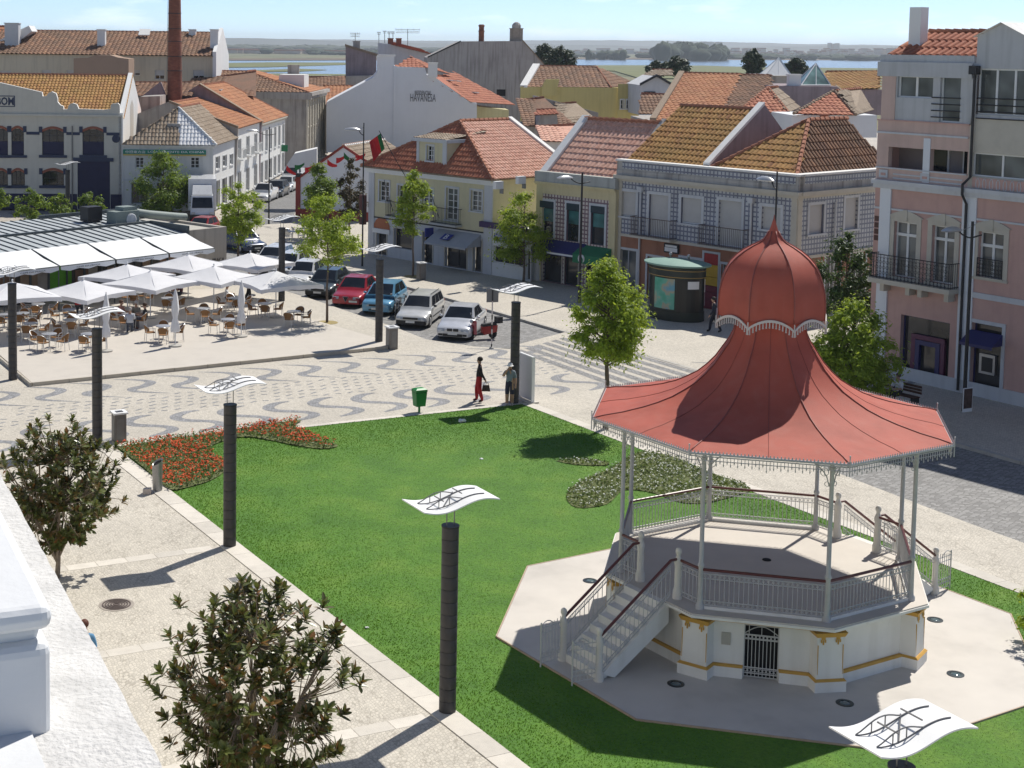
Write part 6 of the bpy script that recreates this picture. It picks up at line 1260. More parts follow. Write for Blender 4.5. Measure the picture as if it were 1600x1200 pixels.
# --- mauve shed and pale house left of it
ms = Bthing('mauve_house', 'mauve-grey lean-to house wall left of the white gable', 565, 118, 215); solid(ms, pw([(540, 150), (540, 72), (588, 87), (588, 150)], 215), (0, 8, 0), PARTY); verge(ms, AT(539, 72, 215), AT(592, 88, 215), .8, .3, TDUST); chimney(ms, AT(557, 76, 216), 1.0, .8, 1.0, OLDPL)
wh = Bthing('pale_house', 'pale house with tiled slope and roof aerials behind the white gable', 630, 100, 225); solid(wh, pw([(591, 140), (591, 67), (610, 69), (676, 85), (676, 140)], 225), (0, 8, 0), PILG); flatroof(wh, [(610, 69.5, 224), (678, 86, 224), (660, 78, 232), (612, 66, 232)], TRED)
for x in (610, 623): chimney(wh, AT(x, 70, 226), .8, .8, .9, BRICK)
for x, y0, y1, w_ in ((592, 67, 51, 0), (601, 67, 49, 0), (608, 67, 50, 0), (614, 67, 50, 0), (637, 72, 46, 3.6), (555, 74, 52, 1.4)):
    p, q = AT(x, y0, 226), AT(x, y1, 226); mb = MB(STEELD); mb.tube([p, q], .045, 4); wv = max(.5, w_)
    for k in range(3 if w_ else 2): mb.tube([q+V((-wv/2, 0, -k*.25)), q+V((wv/2, 0, -k*.25))], .03, 4)
    for k in range(5): mb.tube([q+V((-wv/2+wv*k/4, 0, -.15)), q+V((-wv/2+wv*k/4, 0, .15))], .02, 3)
    mb.build('roof_aerial', wh)
lowr = Bthing('low_roofs', 'low orange and brown roofs at the left foot of the white gable', 500, 170, 190); flatroof(lowr, [(486, 166, 188), (512, 166, 188), (552, 134, 196), (505, 134, 196)], TORANGE); solid(lowr, pw([(481, 240), (481, 167), (512, 167), (512, 240)], 189), (0, 4, 0), STONEC); flatroof(lowr, [(475, 150, 205), (540, 146, 205), (540, 120, 212), (472, 120, 212)], TBROWN); solid(lowr, pw([(470, 160), (470, 120), (590, 118), (590, 160)], 213), (0, 5, 0), OLDPL)
# --- yellow house
Yy = 165; yb = Bthing('ochre_house', 'yellow house with brown hipped roof in the middle distance', 900, 181, Yy); solid(yb, pw([(813, 210), (813, 135), (965, 137), (965, 210)], Yy), (4, 9, 0), M('ochre_yellow_wall', (.60, .50, .20), .85, .08, .4, .03, streak=.2)); YR = MATS['ochre_yellow_wall']
flatroof(yb, [(816, 136, Yy), (955, 137, Yy), (932, 104, Yy+6), (837, 103, Yy+6)], TBROWN, hipR=True); flatroof(yb, [(955, 137, Yy), (997, 131, Yy+8), (932, 104, Yy+6), (932, 104, Yy+6)], TBROWN); verge(yb, AT(818, 136, Yy), AT(838, 102, Yy+6), .8, .2)
solid(yb, pw([(847, 150), (847, 136), (853, 124), (874, 124), (871, 137), (871, 150)], Yy-.4), (0, .6, 0), YR, 'roof_dormer'); fw = Fac(AT(964, 190, Yy-.2), (1, .35)); z0_ = fw.sz(966, 131)[1]; wall(fw, yb, 0, fw.sz(999, 150)[0], 0, z0_, [fw.rect(970, 156, 974, 170), fw.rect(979, 156, 984, 170), fw.rect(989, 155, 993, 169)], YR, 'end_wall')
for q in ((970, 156, 974, 170), (979, 156, 984, 170), (989, 155, 993, 169)): window(fw, yb, fw.rect(*q), 1, 2, sur=.12, sm=WHITEP)
# --- brown roofs between
b1 = Bthing('brown_roof_house', 'old brown tiled house with small dormer below the yellow house', 850, 195, 135); flatroof(b1, [(818, 197, 132), (905, 200, 132), (850, 152, 140), (808, 158, 140)], TBROWN, tw=.4); flatroof(b1, [(868, 195, 134), (935, 188, 138), (900, 160, 142), (868, 163, 142)], TDUST, tw=.4); solid(b1, pw([(800, 230), (800, 195), (940, 195), (940, 230)], 133), (0, 6, 0), OLDPL); solid(b1, pw([(840, 196), (846, 180), (870, 178), (872, 194)], 131), (0, 4, 0), OLDPL, 'dormer'); flatroof(b1, [(836, 180, 130.6), (873, 178, 130.6), (868, 171, 133), (838, 172, 133)], TRED, tw=.35); solid(b1, pw([(838, 155), (838, 150), (935, 176), (935, 230), (838, 230)], 141.5), (0, 3, 0), OLDPL, 'rear_wall')
b2 = Bthing('pink_roof_annex', 'small pinkish tiled annex beside the cream house roof', 868, 215, 120); flatroof(b2, [(846, 220, 116), (882, 222, 116), (897, 195, 121), (836, 198, 121)], TPINK, tw=.4); solid(b2, pw([(835, 260), (835, 222), (900, 222), (900, 260)], 116.5), (0, 4, 0), PILG)
b3 = Bthing('orange_roof_barn', 'broad orange tiled roof slope behind the tiled corner house', 1090, 180, 125); flatroof(b3, [(1020, 188, 120), (1135, 190, 120), (1157, 116, 134), (1065, 114, 134)], TORANGE, tw=.42, th=.5); flatroof(b3, [(1128, 178, 121), (1210, 178, 121), (1205, 118, 134), (1158, 117, 134)], TBROWN, tw=.42, th=.5); verge(b3, AT(1020, 188, 120), AT(1065, 114, 134), .5, .2, TDUST); solid(b3, pw([(1020, 230), (1020, 190), (1210, 190), (1210, 230)], 121), (0, 10, 0), OLDPL)
b4 = Bthing('small_gable_house', 'small pale gabled house with round window among dark roofs', 1025, 140, 160); solid(b4, pw([(1000, 180), (1000, 133), (1026, 119), (1050, 133), (1050, 180)], 158), (0, 8, 0), PILG); flatroof(b4, [(998, 178, 150), (1035, 178, 150), (1050, 148, 154), (1002, 146, 154)], TBROWN, tw=.4); verge(b4, AT(1000, 133, 157.8), AT(1026, 119, 157.8), .4, .2, BLACKM); verge(b4, AT(1026, 119, 157.8), AT(1050, 133, 157.8), .4, .2, BLACKM); mb = MB(DARK); p = AT(1015, 152, 157.9); mb.obox(p+V((-.6, 0, -.6)), V((1.2, 0, 0)), V((0, .05, 0)), V((0, 0, 1.2))); mb.build('attic_window', b4); flatroof(b4, [(1004, 118, 166), (1052, 118, 166), (1050, 109, 170), (1020, 109, 170)], TDUST, tw=.5)
b5 = Bthing('hip_roof_house', 'house with red hipped roof just left of the pink building', 1305, 180, 110); flatroof(b5, [(1240, 178, 108), (1337, 180, 108), (1303, 142, 113), (1303, 142, 113)], TRED, tw=.36, hipL=True, hipR=True, rmat=TDUST); flatroof(b5, [(1337, 180, 108), (1365, 172, 115), (1345, 138, 117), (1303, 142, 113)], TDUST, tw=.4); solid(b5, pw([(1238, 215), (1238, 180), (1370, 180), (1370, 215)], 108.4), (0, 6, 0), WHITEB); chimney(b5, AT(1287, 200, 107.5), .5, .4, .9, BRICK)
b6 = Bthing('twin_hip_house', 'smaller red hipped roof house next to the glass pyramid', 1190, 172, 118); flatroof(b6, [(1150, 178, 114), (1232, 176, 114), (1200, 137, 119), (1200, 137, 119)], TRED, tw=.36, hipL=True, hipR=True); flatroof(b6, [(1232, 176, 114), (1250, 168, 122), (1215, 136, 124), (1200, 137, 119)], TDUST, tw=.4); solid(b6, pw([(1150, 210), (1150, 178), (1235, 178), (1235, 210)], 114.4), (0, 6, 0), OLDPL)
b7 = Bthing('pyramid_skylight_house', 'flat-roofed mauve house carrying a glazed pyramid skylight', 1260, 150, 140); solid(b7, pw([(1205, 190), (1205, 134), (1312, 135), (1312, 190)], 128), (0, 9, 0), PARTY); GP = glassmat('skylight_glass', (.16, .26, .24), .15)
def pyramid(x0, x1, y0, xa, ya, Y, mat, root, nm):
    a, b, ap = AT(x0, y0, Y), AT(x1, y0, Y), AT(xa, ya, Y+2); d = V((0, (b.x-a.x), 0)); mb = MB(mat)
    for p, q in ((a, b), (b, b+d), (b+d, a+d), (a+d, a)): mb.poly([p, q, ap])
    o = mb.build(nm, root); mb = MB(WFRAME)
    for p in (a, b, b+d, a+d): mb.tube([p, ap], .06, 4)
    mb.tube([a, b], .06, 4); mb.tube([(a+b)/2, ap], .04, 4); mb.build('glazing_bar', o)
pyramid(1252, 1298, 133, 1275, 99, 129, GP, b7, 'glass_pyramid'); chimney(b7, AT(1240, 134, 129), 1.0, .8, .9, WHITEP)
b8 = Bthing('tent_roof_house', 'small white pyramid roof peeping above the brown roofs', 1217, 118, 170); pyramid(1196, 1237, 118, 1217, 90, 168, WHITEP, b8, 'white_pyramid'); solid(b8, pw([(1190, 150), (1190, 117), (1245, 117), (1245, 150)], 168.3), (0, 8, 0), OLDPL); flatroof(b8, [(1190, 150, 150), (1372, 140, 150), (1372, 112, 160), (1290, 113, 160)], TAMBER, tw=.5)
b9 = Bthing('amber_roof_house', 'lichen-covered roof behind the pyramid skylight', 1330, 130, 152); flatroof(b9, [(1292, 140, 140), (1375, 138, 140), (1375, 112, 150), (1292, 112, 150)], TAMBER, tw=.5); solid(b9, pw([(1290, 180), (1290, 140), (1378, 140), (1378, 180)], 140.4), (0, 8, 0), PARTY)
# ================================================================ cafe pavilion
zr = 3.05; A = G(0, 395.5, zr); B = G(290, 365, zr); d = (B-A).normalized(); F = Fac(A, (d.x, d.y)); FC = F
sB = F.sz(291, 362)[0]; sE = F.sz(354, 354)[0]; sL = F.sz(-70, 405)[0]; cf = thing('cafe_pavilion', 'low modern cafe pavilion with ribbed metal roof and white awnings', 'cafe', F.p(6, 0))
CONC = M('beige_concrete', (.42, .385, .335), .85, .12, .6, .06, streak=.35); CR_ = M('roof_metal', (.42, .45, .46), .6, .1, 1); SEAM = M('roof_seam_dark', (.07, .085, .09), .5, .15, 2); ROOFG = M('flat_roof_gravel', (.45, .43, .38), .95, .15, 2, .1); AWN = M('white_awning', (.78, .79, .79), .75, .05, 1.2); CDARK = M('cafe_dark_front', (.05, .045, .04), .6, .4, .8)
D = 7.6
wallbox(cf, [F.p(sB, 0, 0), F.p(sE, 0, 0), F.p(sE, 0, -D), F.p(sB, 0, -D)], 0, zr-.02, CONC, 'end_block'); mb = MB(ROOFG); mb.prism(ccw([F.p(sB-.0, 0, -.25), F.p(sE-.25, 0, -.25), F.p(sE-.25, 0, -D+.3), F.p(sB, 0, -D+.3)]), zr-.02, zr+.02); mb.build('flat_roof', cf)
mb = MB(CONC); F.box(mb, sB, sE, zr-.02, zr+.16, -.24, .0); F.box(mb, sE-.24, sE, zr-.02, zr+.16, -D, -.24); mb.build('roof_upstand', cf)
lettering('CAF\u00c9 DA PRA\u00c7A', F.p((sB+sE)/2+.25, F.sz(330, 407)[1], .01), F.d, V((0, 0, 1)), (sE-sB)*.72, M('dark_letters', (.07, .06, .055), .5), cf, .30, .008)
# glazed front
mb = MB(CDARK); mb.poly([F.p(sL, 0, -.35), F.p(sB, 0, -.35), F.p(sB, zr-.3, -.35), F.p(sL, zr-.3, -.35)]); mb.build('front_glazing', cf)
for i in range(14):
    a = sL+(sB-sL)*i/13; mb = MB(SEAM); F.box(mb, a-.05, a+.05, .1, zr-.25, -.34, -.22); mb.build('mullion', cf)
rnd = random.Random(2)
for i in range(12):
    a = sL+(sB-sL)*(i+.25+rnd.random()*.3)/13; col = rnd.choice([(.30, .28, .25), (.20, .12, .08), (.36, .33, .30), (.10, .10, .10), (.28, .20, .14)]); mb = MB(M('interior_%d' % i, col, .8, .3, 1.5)); F.box(mb, a, a+rnd.uniform(.5, 1.1), .4, rnd.uniform(1.4, 2.3), -.36, -.3); mb.build('interior_panel', cf)
mb = MB(M('lime_green_panel', (.10, .34, .02), .6, .1, 2)); a = F.sz(80, 428)[0]; F.box(mb, a, a+1.5, .2, 2.3, -.34, -.28); mb.build('green_panel', cf)
# ribbed roof: two metal bands with raised seams
for j, (o0, o1, z0, z1) in enumerate(((.1, -3.4, zr, zr+.30), (-3.55, -D, zr+.34, zr+.55))):
    mb = MB(CR_); mb.hexa([F.p(sL, z0-.12, o0), F.p(sB, z0-.12, o0), F.p(sB, z1-.12, o1), F.p(sL, z1-.12, o1)], [F.p(sL, z0, o0), F.p(sB, z0, o0), F.p(sB, z1, o1), F.p(sL, z1, o1)]); o = mb.build('roof_band', cf); n = int((sB-sL)/.62)
    for i in range(n+1): a = sL+(sB-sL)*i/n; mb = MB(SEAM); mb.obox(F.p(a-.03, z0, o0), F.d*.06, F.p(a, z1, o1)-F.p(a, z0, o0), V((0, 0, .05))); mb.build('seam', o)
mb = MB(SEAM); F.box(mb, sL, sB+.1, zr+.28, zr+.42, -3.6, -3.38); F.box(mb, sL, sB+.05, zr-.16, zr+.03, .1, .2); F.box(mb, sB, sB+.14, zr-.1, zr+.45, -3.4, .12); mb.build('roof_trim', cf); mb = MB(SEAM); a = F.sz(182, 347)[0]; F.box(mb, a, sB+2.2, zr+.5, zr+.75, -D, -D+.2); mb.build('rear_trim', cf)
wallbox(cf, [F.p(sL, 0, -.6), F.p(sB, 0, -.6), F.p(sB, 0, -D+.1), F.p(sL, 0, -D+.1)], 0, zr-.15, CONC, 'pavilion_body')
# plant on the roof
p = F.p(F.sz(228, 350)[0], 0, -5.2); mb = MB(BLACKM); c = V((p.x, p.y, zr+.5)); mb.box(c+V((0, 0, .42)), (1.0, .8, .85), None, atan2(F.d.y, F.d.x)); t = thing('rooftop_unit', 'black boxed cooling unit on the cafe roof', 'cooling unit', c); mb.build('case', t)
p = F.p(F.sz(262, 350)[0], 0, -4.2); c = V((p.x, p.y, zr+.02)); t = thing('rooftop_fan', 'grey green ventilation unit with round fan on the cafe roof', 'ventilation unit', c); GGR = M('grey_green_unit', (.22, .26, .24), .6, .1, 2); mb = MB(GGR); mb.box(c+V((0, 0, .55)), (1.7, .9, 1.0), None, atan2(F.d.y, F.d.x)); mb.box(c+V((.1, .3, 1.15)), (.9, .8, .25), None, atan2(F.d.y, F.d.x)); mb.build('case', t); q = c+V((0, 0, .55))+F.n*.46+F.d*.25; mb = MB(PILG); mb.lathe([(.36, 0), (.36, .05), (.3, .08), (.05, .1)], q, 18, axis=Matrix.Rotation(pi/2, 3, F.d)); mb.build('fan', t)
mb = MB(GGR); mb.tube([c+V((.7, .5, .9)), c+V((1.4, .9, .75)), c+F.d*3.6+V((.3, .9, .32)), c+F.d*4.2+V((.3, .9, .25))], .24, 10); mb.build('duct', t, smooth=40)
# awnings
xs = [F.sz(-38, 400)[0], F.sz(47, 393)[0], F.sz(134, 384)[0], F.sz(217, 374.5)[0], F.sz(289, 365)[0]]; xs = [xs[0]-(xs[1]-xs[0])]+xs
for i in range(len(xs)-1):
    a0, a1 = xs[i]+.06, xs[i+1]-.06; zo = zr-.55; out = 2.7; mb = MB(AWN); n = 12; rows_ = []
    for j in range(n+1):
        a = a0+(a1-a0)*j/n; rows_.append(mb.vs([F.p(a, zr+.05, .15), F.p(a, (zr+zo)/2-.02, out/2), F.p(a, zo, out), F.p(a, zo-.26+.05*cos(j*pi*2/n*3), out+.02)]))
    for j in range(n):
        for k in range(3): mb.face((rows_[j]+k+1, rows_[j+1]+k+1, rows_[j+1]+k, rows_[j]+k))
    o = mb.build('awning', cf); mb = MB(SEAM); mb.tube([F.p(a0-.06, zr+.05, .15), F.p(a0-.06, zo, out)], .035, 5); mb.tube([F.p(a0, zo-.01, out+.01), F.p(a1, zo-.01, out+.01)], .03, 5); mb.tube([F.p(a0-.06, 0.1, out-.1), F.p(a0-.06, zo, out-.1)], .035, 6); mb.build('awning_frame', o)
    lettering('CAF\u00c9 DA PRA\u00c7A', F.p((a0+a1)/2, zo-.15, out+.03), F.d, V((0, 0, 1)), 1.5, M('grey_print', (.32, .32, .33), .7), o, .1)
# ---------------------------------------------------------------- parasols
PWH = M('parasol_canvas', (.80, .80, .81), .8, .03, 1.5); POLEW = M('white_pole', (.70, .70, .70), .4, .05, 3)
def canvas_mat():
    m, nt, b, o = newmat('parasol_cloth'); b.inputs['Base Color'].default_value = (.80, .80, .82, 1); b.inputs['Roughness'].default_value = .8
    n1 = tex(nt, 'ShaderNodeTexNoise', 2.0, Detail=4.0); nt.links.new(ramp(nt, n1.outputs[0], [(.3, (.76, .76, .78)), (.7, (.83, .83, .84))]), b.inputs['Base Color'])
    tr = _n(nt, 'ShaderNodeBsdfTranslucent'); tr.inputs[0].default_value = (.75, .76, .8, 1); mx = _n(nt, 'ShaderNodeMixShader'); mx.inputs[0].default_value = .22; nt.links.new(b.outputs[0], mx.inputs[1]); nt.links.new(tr.outputs[0], mx.inputs[2]); nt.links.new(mx.outputs[0], o.inputs[0]); return m
PCL = canvas_mat()
def parasol(c, h, lb, rz, half=1.5):
    t = thing('parasol', lb, 'parasol', c, 'open white cafe parasols', rz); t.rotation_euler = (0, 0, rz); mb = MB(PCL); N = 8; zE = h-.60; P = []
    cor = [(-1, -1), (1, -1), (1, 1), (-1, 1)]
    for s in range(4):
        a, b = V((*cor[s], 0))*half, V((*cor[(s+1) % 4], 0))*half; rows_ = []
        for i in range(N+1):
            t_ = i/N; rr = []
            for j in range(N+1):
                e = a.lerp(b, j/N)*t_; sag = -.10*sin(pi*t_)*1.0-.10*sin(pi*j/N)*t_*(.4+.6*t_)*-1*(.0)-.16*t_*sin(pi*j/N)*-.5
                rr.append((e.x*(1-.07*t_*sin(pi*j/N)), e.y*(1-.07*t_*sin(pi*j/N)), h-(h-zE)*t_+sag*.6))
            rows_.append(mb.vs(rr))
        for i in range(N):
            for j in range(N): mb.face((rows_[i]+j, rows_[i+1]+j, rows_[i+1]+j+1, rows_[i]+j+1))
        lo = mb.vs([(x*1.005, y*1.005, z-.20+.03*sin(j*2.1+s)) for j, (x, y, z) in enumerate([mb.v[rows_[N]+j] for j in range(N+1)])])
        for j in range(N): mb.face((rows_[N]+j, lo+j, lo+j+1, rows_[N]+j+1))
    mb.build('canopy', t, smooth=35, local=True); mb = MB(POLEW); mb.tube([(0, 0, .02), (0, 0, h+.06)], .028, 8); mb.ball((0, 0, h+.07), .05, None, 8, 6); mb.build('pole', t, local=True)
    mb = MB(POLEW)
    for x, y in cor: mb.tube([(0, 0, h-.05), (x*half*.97, y*half*.97, zE-.02)], .014, 4); mb.tube([(0, 0, h-.75), (x*half*.5, y*half*.5, (h+zE)/2-.1)], .011, 4)
    mb.build('rib', t, local=True); mb = MB(KERBM); mb.lathe([(.3, 0), (.3, .06), (.06, .09)], (0, 0, 0), 14); mb.build('foot', t, local=True)
def onT(x, y): p = G(x, y, TZ); return V((p.x, p.y, TZ))
PAR = [(20, 526, 'open parasol at the far left, behind the first lamp post'), (131, 514, 'open parasol in the left part of the terrace, nearest the front'), (199, 484, 'open parasol close to the awnings, behind two others'), (235, 497, 'open parasol in the middle of the terrace over the seated group'), (294, 466, 'open parasol nearest the beige cafe end wall'), (334, 487, 'open parasol right of the middle, with its pole in the sun'), (391, 462, 'open parasol behind the tall closed parasol, near the end wall'), (431, 496, 'rightmost open parasol with a dappled edge near the white cars')]
for x, y, lb in PAR:
    c = onT(x, y) if x < 430 else onT(x, y); parasol(c, 2.40 if x != 20 else 2.62, lb, GA+pi/4*.75 if x not in (20, 431) else GA+.1, 1.78)
for x, y, lb in ((166, 549, 'closed white parasol at the terrace front, left of three'), (274, 541, 'closed white parasol at the terrace front, middle of three'), (377, 526, 'closed white parasol at the terrace front, right of three')):
    c = onT(x, y); t = thing('closed_parasol', lb, 'parasol', c, 'closed white cafe parasols'); mb = MB(PCL); n = 14; rings = []
    for (r, z) in ((.03, 2.62), (.075, 2.45), (.12, 2.1), (.15, 1.75), (.135, 1.5), (.10, 1.3), (.17, 1.05), (.20, .85), (.19, .7), (.17, .66)):
        rings.append(mb.vs([c+V((r*(1+.25*cos(j*2*pi/n*5+z*2))*cos(2*pi*j/n), r*(1+.25*cos(j*2*pi/n*5+z*2))*sin(2*pi*j/n), z)) for j in range(n)]))
    for a, b in zip(rings, rings[1:]):
        for j in range(n): mb.face((b+j, b+(j+1) % n, a+(j+1) % n, a+j))
    mb.build('folded_canopy', t, smooth=True); mb = MB(POLEW); mb.tube([c, c+V((0, 0, 2.7))], .022, 8); mb.build('pole', t); mb = MB(KERBM); mb.lathe([(.3, 0), (.3, .06), (.06, .09)], c, 14); mb.build('foot', t)
# ---------------------------------------------------------------- bistro chairs and tables
WICK = M('brown_wicker', (.25, .125, .045), .75, .25, 25, .5); ALU = M('chair_aluminium', (.55, .55, .55), .3, .08, 4, metal=.7); TTOP = M('table_top_steel', (.42, .43, .45), .35, .1, 2, metal=.4)
def chair_proto(name, wick, grp):
    t = thing(name, 'x', 'chair', (0, 0, 0), grp)            # seat faces -Y (towards the table)
    mb = MB(wick); n = 8; P = [(.21, -.2), (.21, .12)]+[(.21*cos(a), .12+.10*sin(a)) for a in [pi*i/6 for i in range(1, 6)]]+[(-.21, .12), (-.21, -.2)]
    mb.prism(P, .42, .455); mb.build('seat', t, local=True); mb = MB(wick); m = 10; lo = []; hi = []
    for i in range(m+1):
        a = pi*.02+pi*.96*i/m; x, y = .245*cos(a), .08+.17*sin(a); lo.append((x*.95, y*.95, .50)); hi.append((x, y+.05*sin(a), .60+.20*sin(a)**.7))
    a_ = mb.vs(lo); b_ = mb.vs(hi); c_ = mb.vs([(x*.93, y*.93, z) for x, y, z in lo]); d_ = mb.vs([(x*.93, y*.93, z) for x, y, z in hi])
    for i in range(m): mb.face((a_+i, a_+i+1, b_+i+1, b_+i)); mb.face((d_+i, d_+i+1, c_+i+1, c_+i)); mb.face((b_+i, b_+i+1, d_+i+1, d_+i))
    mb.build('backrest', t, smooth=40, local=True)
    for x, y in ((.2, -.2), (-.2, -.2), (.17, .2), (-.17, .2)): mb = MB(ALU); mb.tube([(x*1.12, y*1.15, 0), (x, y, .45), (x*1.16, y if y > 0 else y*.9, .62)], .013, 6); mb.build('leg', t, local=True)
    mb = MB(ALU); mb.tube([(.235*cos(pi*i/10), .08+.2*sin(pi*i/10), .64+.18*sin(pi*i/10)) for i in range(11)]+[], .014, 6); mb.tube([(.235, .08, .64), (.24, -.2, .63)], .014, 6); mb.tube([(-.235, .08, .64), (-.24, -.2, .63)], .014, 6); mb.build('arm_rail', t, local=True); return t
def table_proto(name):
    t = thing(name, 'x', 'table', (0, 0, 0), 'round bistro tables'); mb = MB(TTOP); mb.lathe([(.34, .70), (.35, .715), (.35, .73), (.34, .735), (.001, .736)], (0, 0, 0), 22); mb.build('table_top', t, smooth=40, local=True)
    mb = MB(ALU); mb.tube([(0, 0, .05), (0, 0, .7)], .03, 8); mb.build('stem', t, local=True)
    for i in range(4): mb = MB(ALU); a = i*pi/2+.5; mb.tube([(0, 0, .08), (.25*cos(a), .25*sin(a), .015)], .016, 6); mb.build('foot', t, local=True)
    return t
ch0 = chair_proto('wicker_chair', WICK, 'wicker cafe chairs'); tb0 = table_proto('bistro_table'); usedc = [0, 0]
TABS = [(108, 506, 'under the lamp panel', 4), (48, 529, 'right of the far left lamp post', 4), (110, 523, 'before the left parasol pole', 4), (77, 546, 'nearest the terrace edge at left', 4), (138, 546, 'behind the second lamp post', 3), (7, 514, 'at the left picture edge', 4), (35, 512, 'just behind the far left lamp post', 3), (200, 514, 'with the seated elderly group', 4),
        (255, 533, 'by the middle closed parasol', 4), (318, 504, 'in the shade right of the middle', 4), (356, 522, 'by the right closed parasol', 4), (414, 496, 'under the rightmost parasol', 4), (459, 509, 'nearest the slim tree', 3), (366, 487, 'with the man in white shirt', 4), (262, 487, 'behind the seated group in the shade', 3), (60, 497, 'in shade by the awnings at left', 4), (215, 478, 'deepest in shade before the glass front', 4)]
SIDE = ['near', 'right', 'far', 'left']
for i, (x, y, wh, nc) in enumerate(TABS):
    c = onT(x, y); lb = 'round steel bistro table '+wh
    if i == 0: tb0.location = c; tb0['label'] = lb; tb = tb0
    else: dup(tb0, c, random.random(), lb)
    r0 = -pi/2+random.uniform(-.25, .25)
    for k in range(4):
        if k >= nc and nc == 3 and k == 3: continue
        a = r0+k*pi/2+random.uniform(-.2, .2); q = c+V((cos(a), sin(a), 0))*random.uniform(.60, .72); rz = a-pi/2+random.uniform(-.25, .25); lb2 = 'wicker chair, %s side of table %s' % (SIDE[k], wh)
        if usedc[0] == 0: ch0.location = q; ch0.rotation_euler = (0, 0, rz); ch0['label'] = lb2; usedc[0] = 1
        else: dup(ch0, q, rz, lb2)
al0 = chair_proto('steel_chair', ALU, 'bare steel chairs outside the red trimmed house'); f1 = True
for j, (x, y, wh) in enumerate(((457, 377, 'by the red edged house, left'), (475, 372, 'by the red edged house, behind the slim tree'), (545, 395, 'near the cream house'))):
    c = G(x, y); c.z = 0; dup(tb0, c, 0, 'bare steel bistro table '+wh, 'steel tables on the far pavement')
    for k in range(3):
        a = k*2.1+j; q = c+V((cos(a), sin(a), 0))*.65; lb2 = 'steel chair %s of table %s' % (('in front', 'left', 'behind')[k], wh)
        if f1: al0.location = q; al0.rotation_euler = (0, 0, a-pi/2); al0['label'] = lb2; f1 = False
        else: dup(al0, q, a-pi/2, lb2)
# ================================================================ vehicles
def paint(name, col, metal=.15):
    m, nt, b, o = newmat(name); b.inputs['Roughness'].default_value = .28; b.inputs['Metallic'].default_value = metal
    n1 = tex(nt, 'ShaderNodeTexNoise', 3.0, Detail=5.0); nt.links.new(ramp(nt, n1.outputs[0], [(.3, mul(col, .9)), (.7, mul(col, 1.05))]), b.inputs['Base Color'])
    try: b.inputs['Coat Weight'].default_value = .5; b.inputs['Coat Roughness'].default_value = .06
    except Exception: pass
    return m
CGL = glassmat('car_glass', (.015, .018, .022), .04); TYRE = M('tyre_rubber', (.018, .018, .018), .85, .2, 6); RIM = M('wheel_rim', (.40, .40, .41), .35, .1, 4, metal=.6); TRIMB = M('black_plastic', (.02, .02, .021), .6, .15, 4); HEADL = M('headlamp', (.36, .39, .42), .08, .5, 14, spec=.9); PLATE = M('number_plate', (.72, .72, .68), .5, .1, 6); TAIL = M('tail_lamp', (.35, .01, .01), .2, .1, 4); ORNG = M('indicator_orange', (.55, .18, .02), .3)
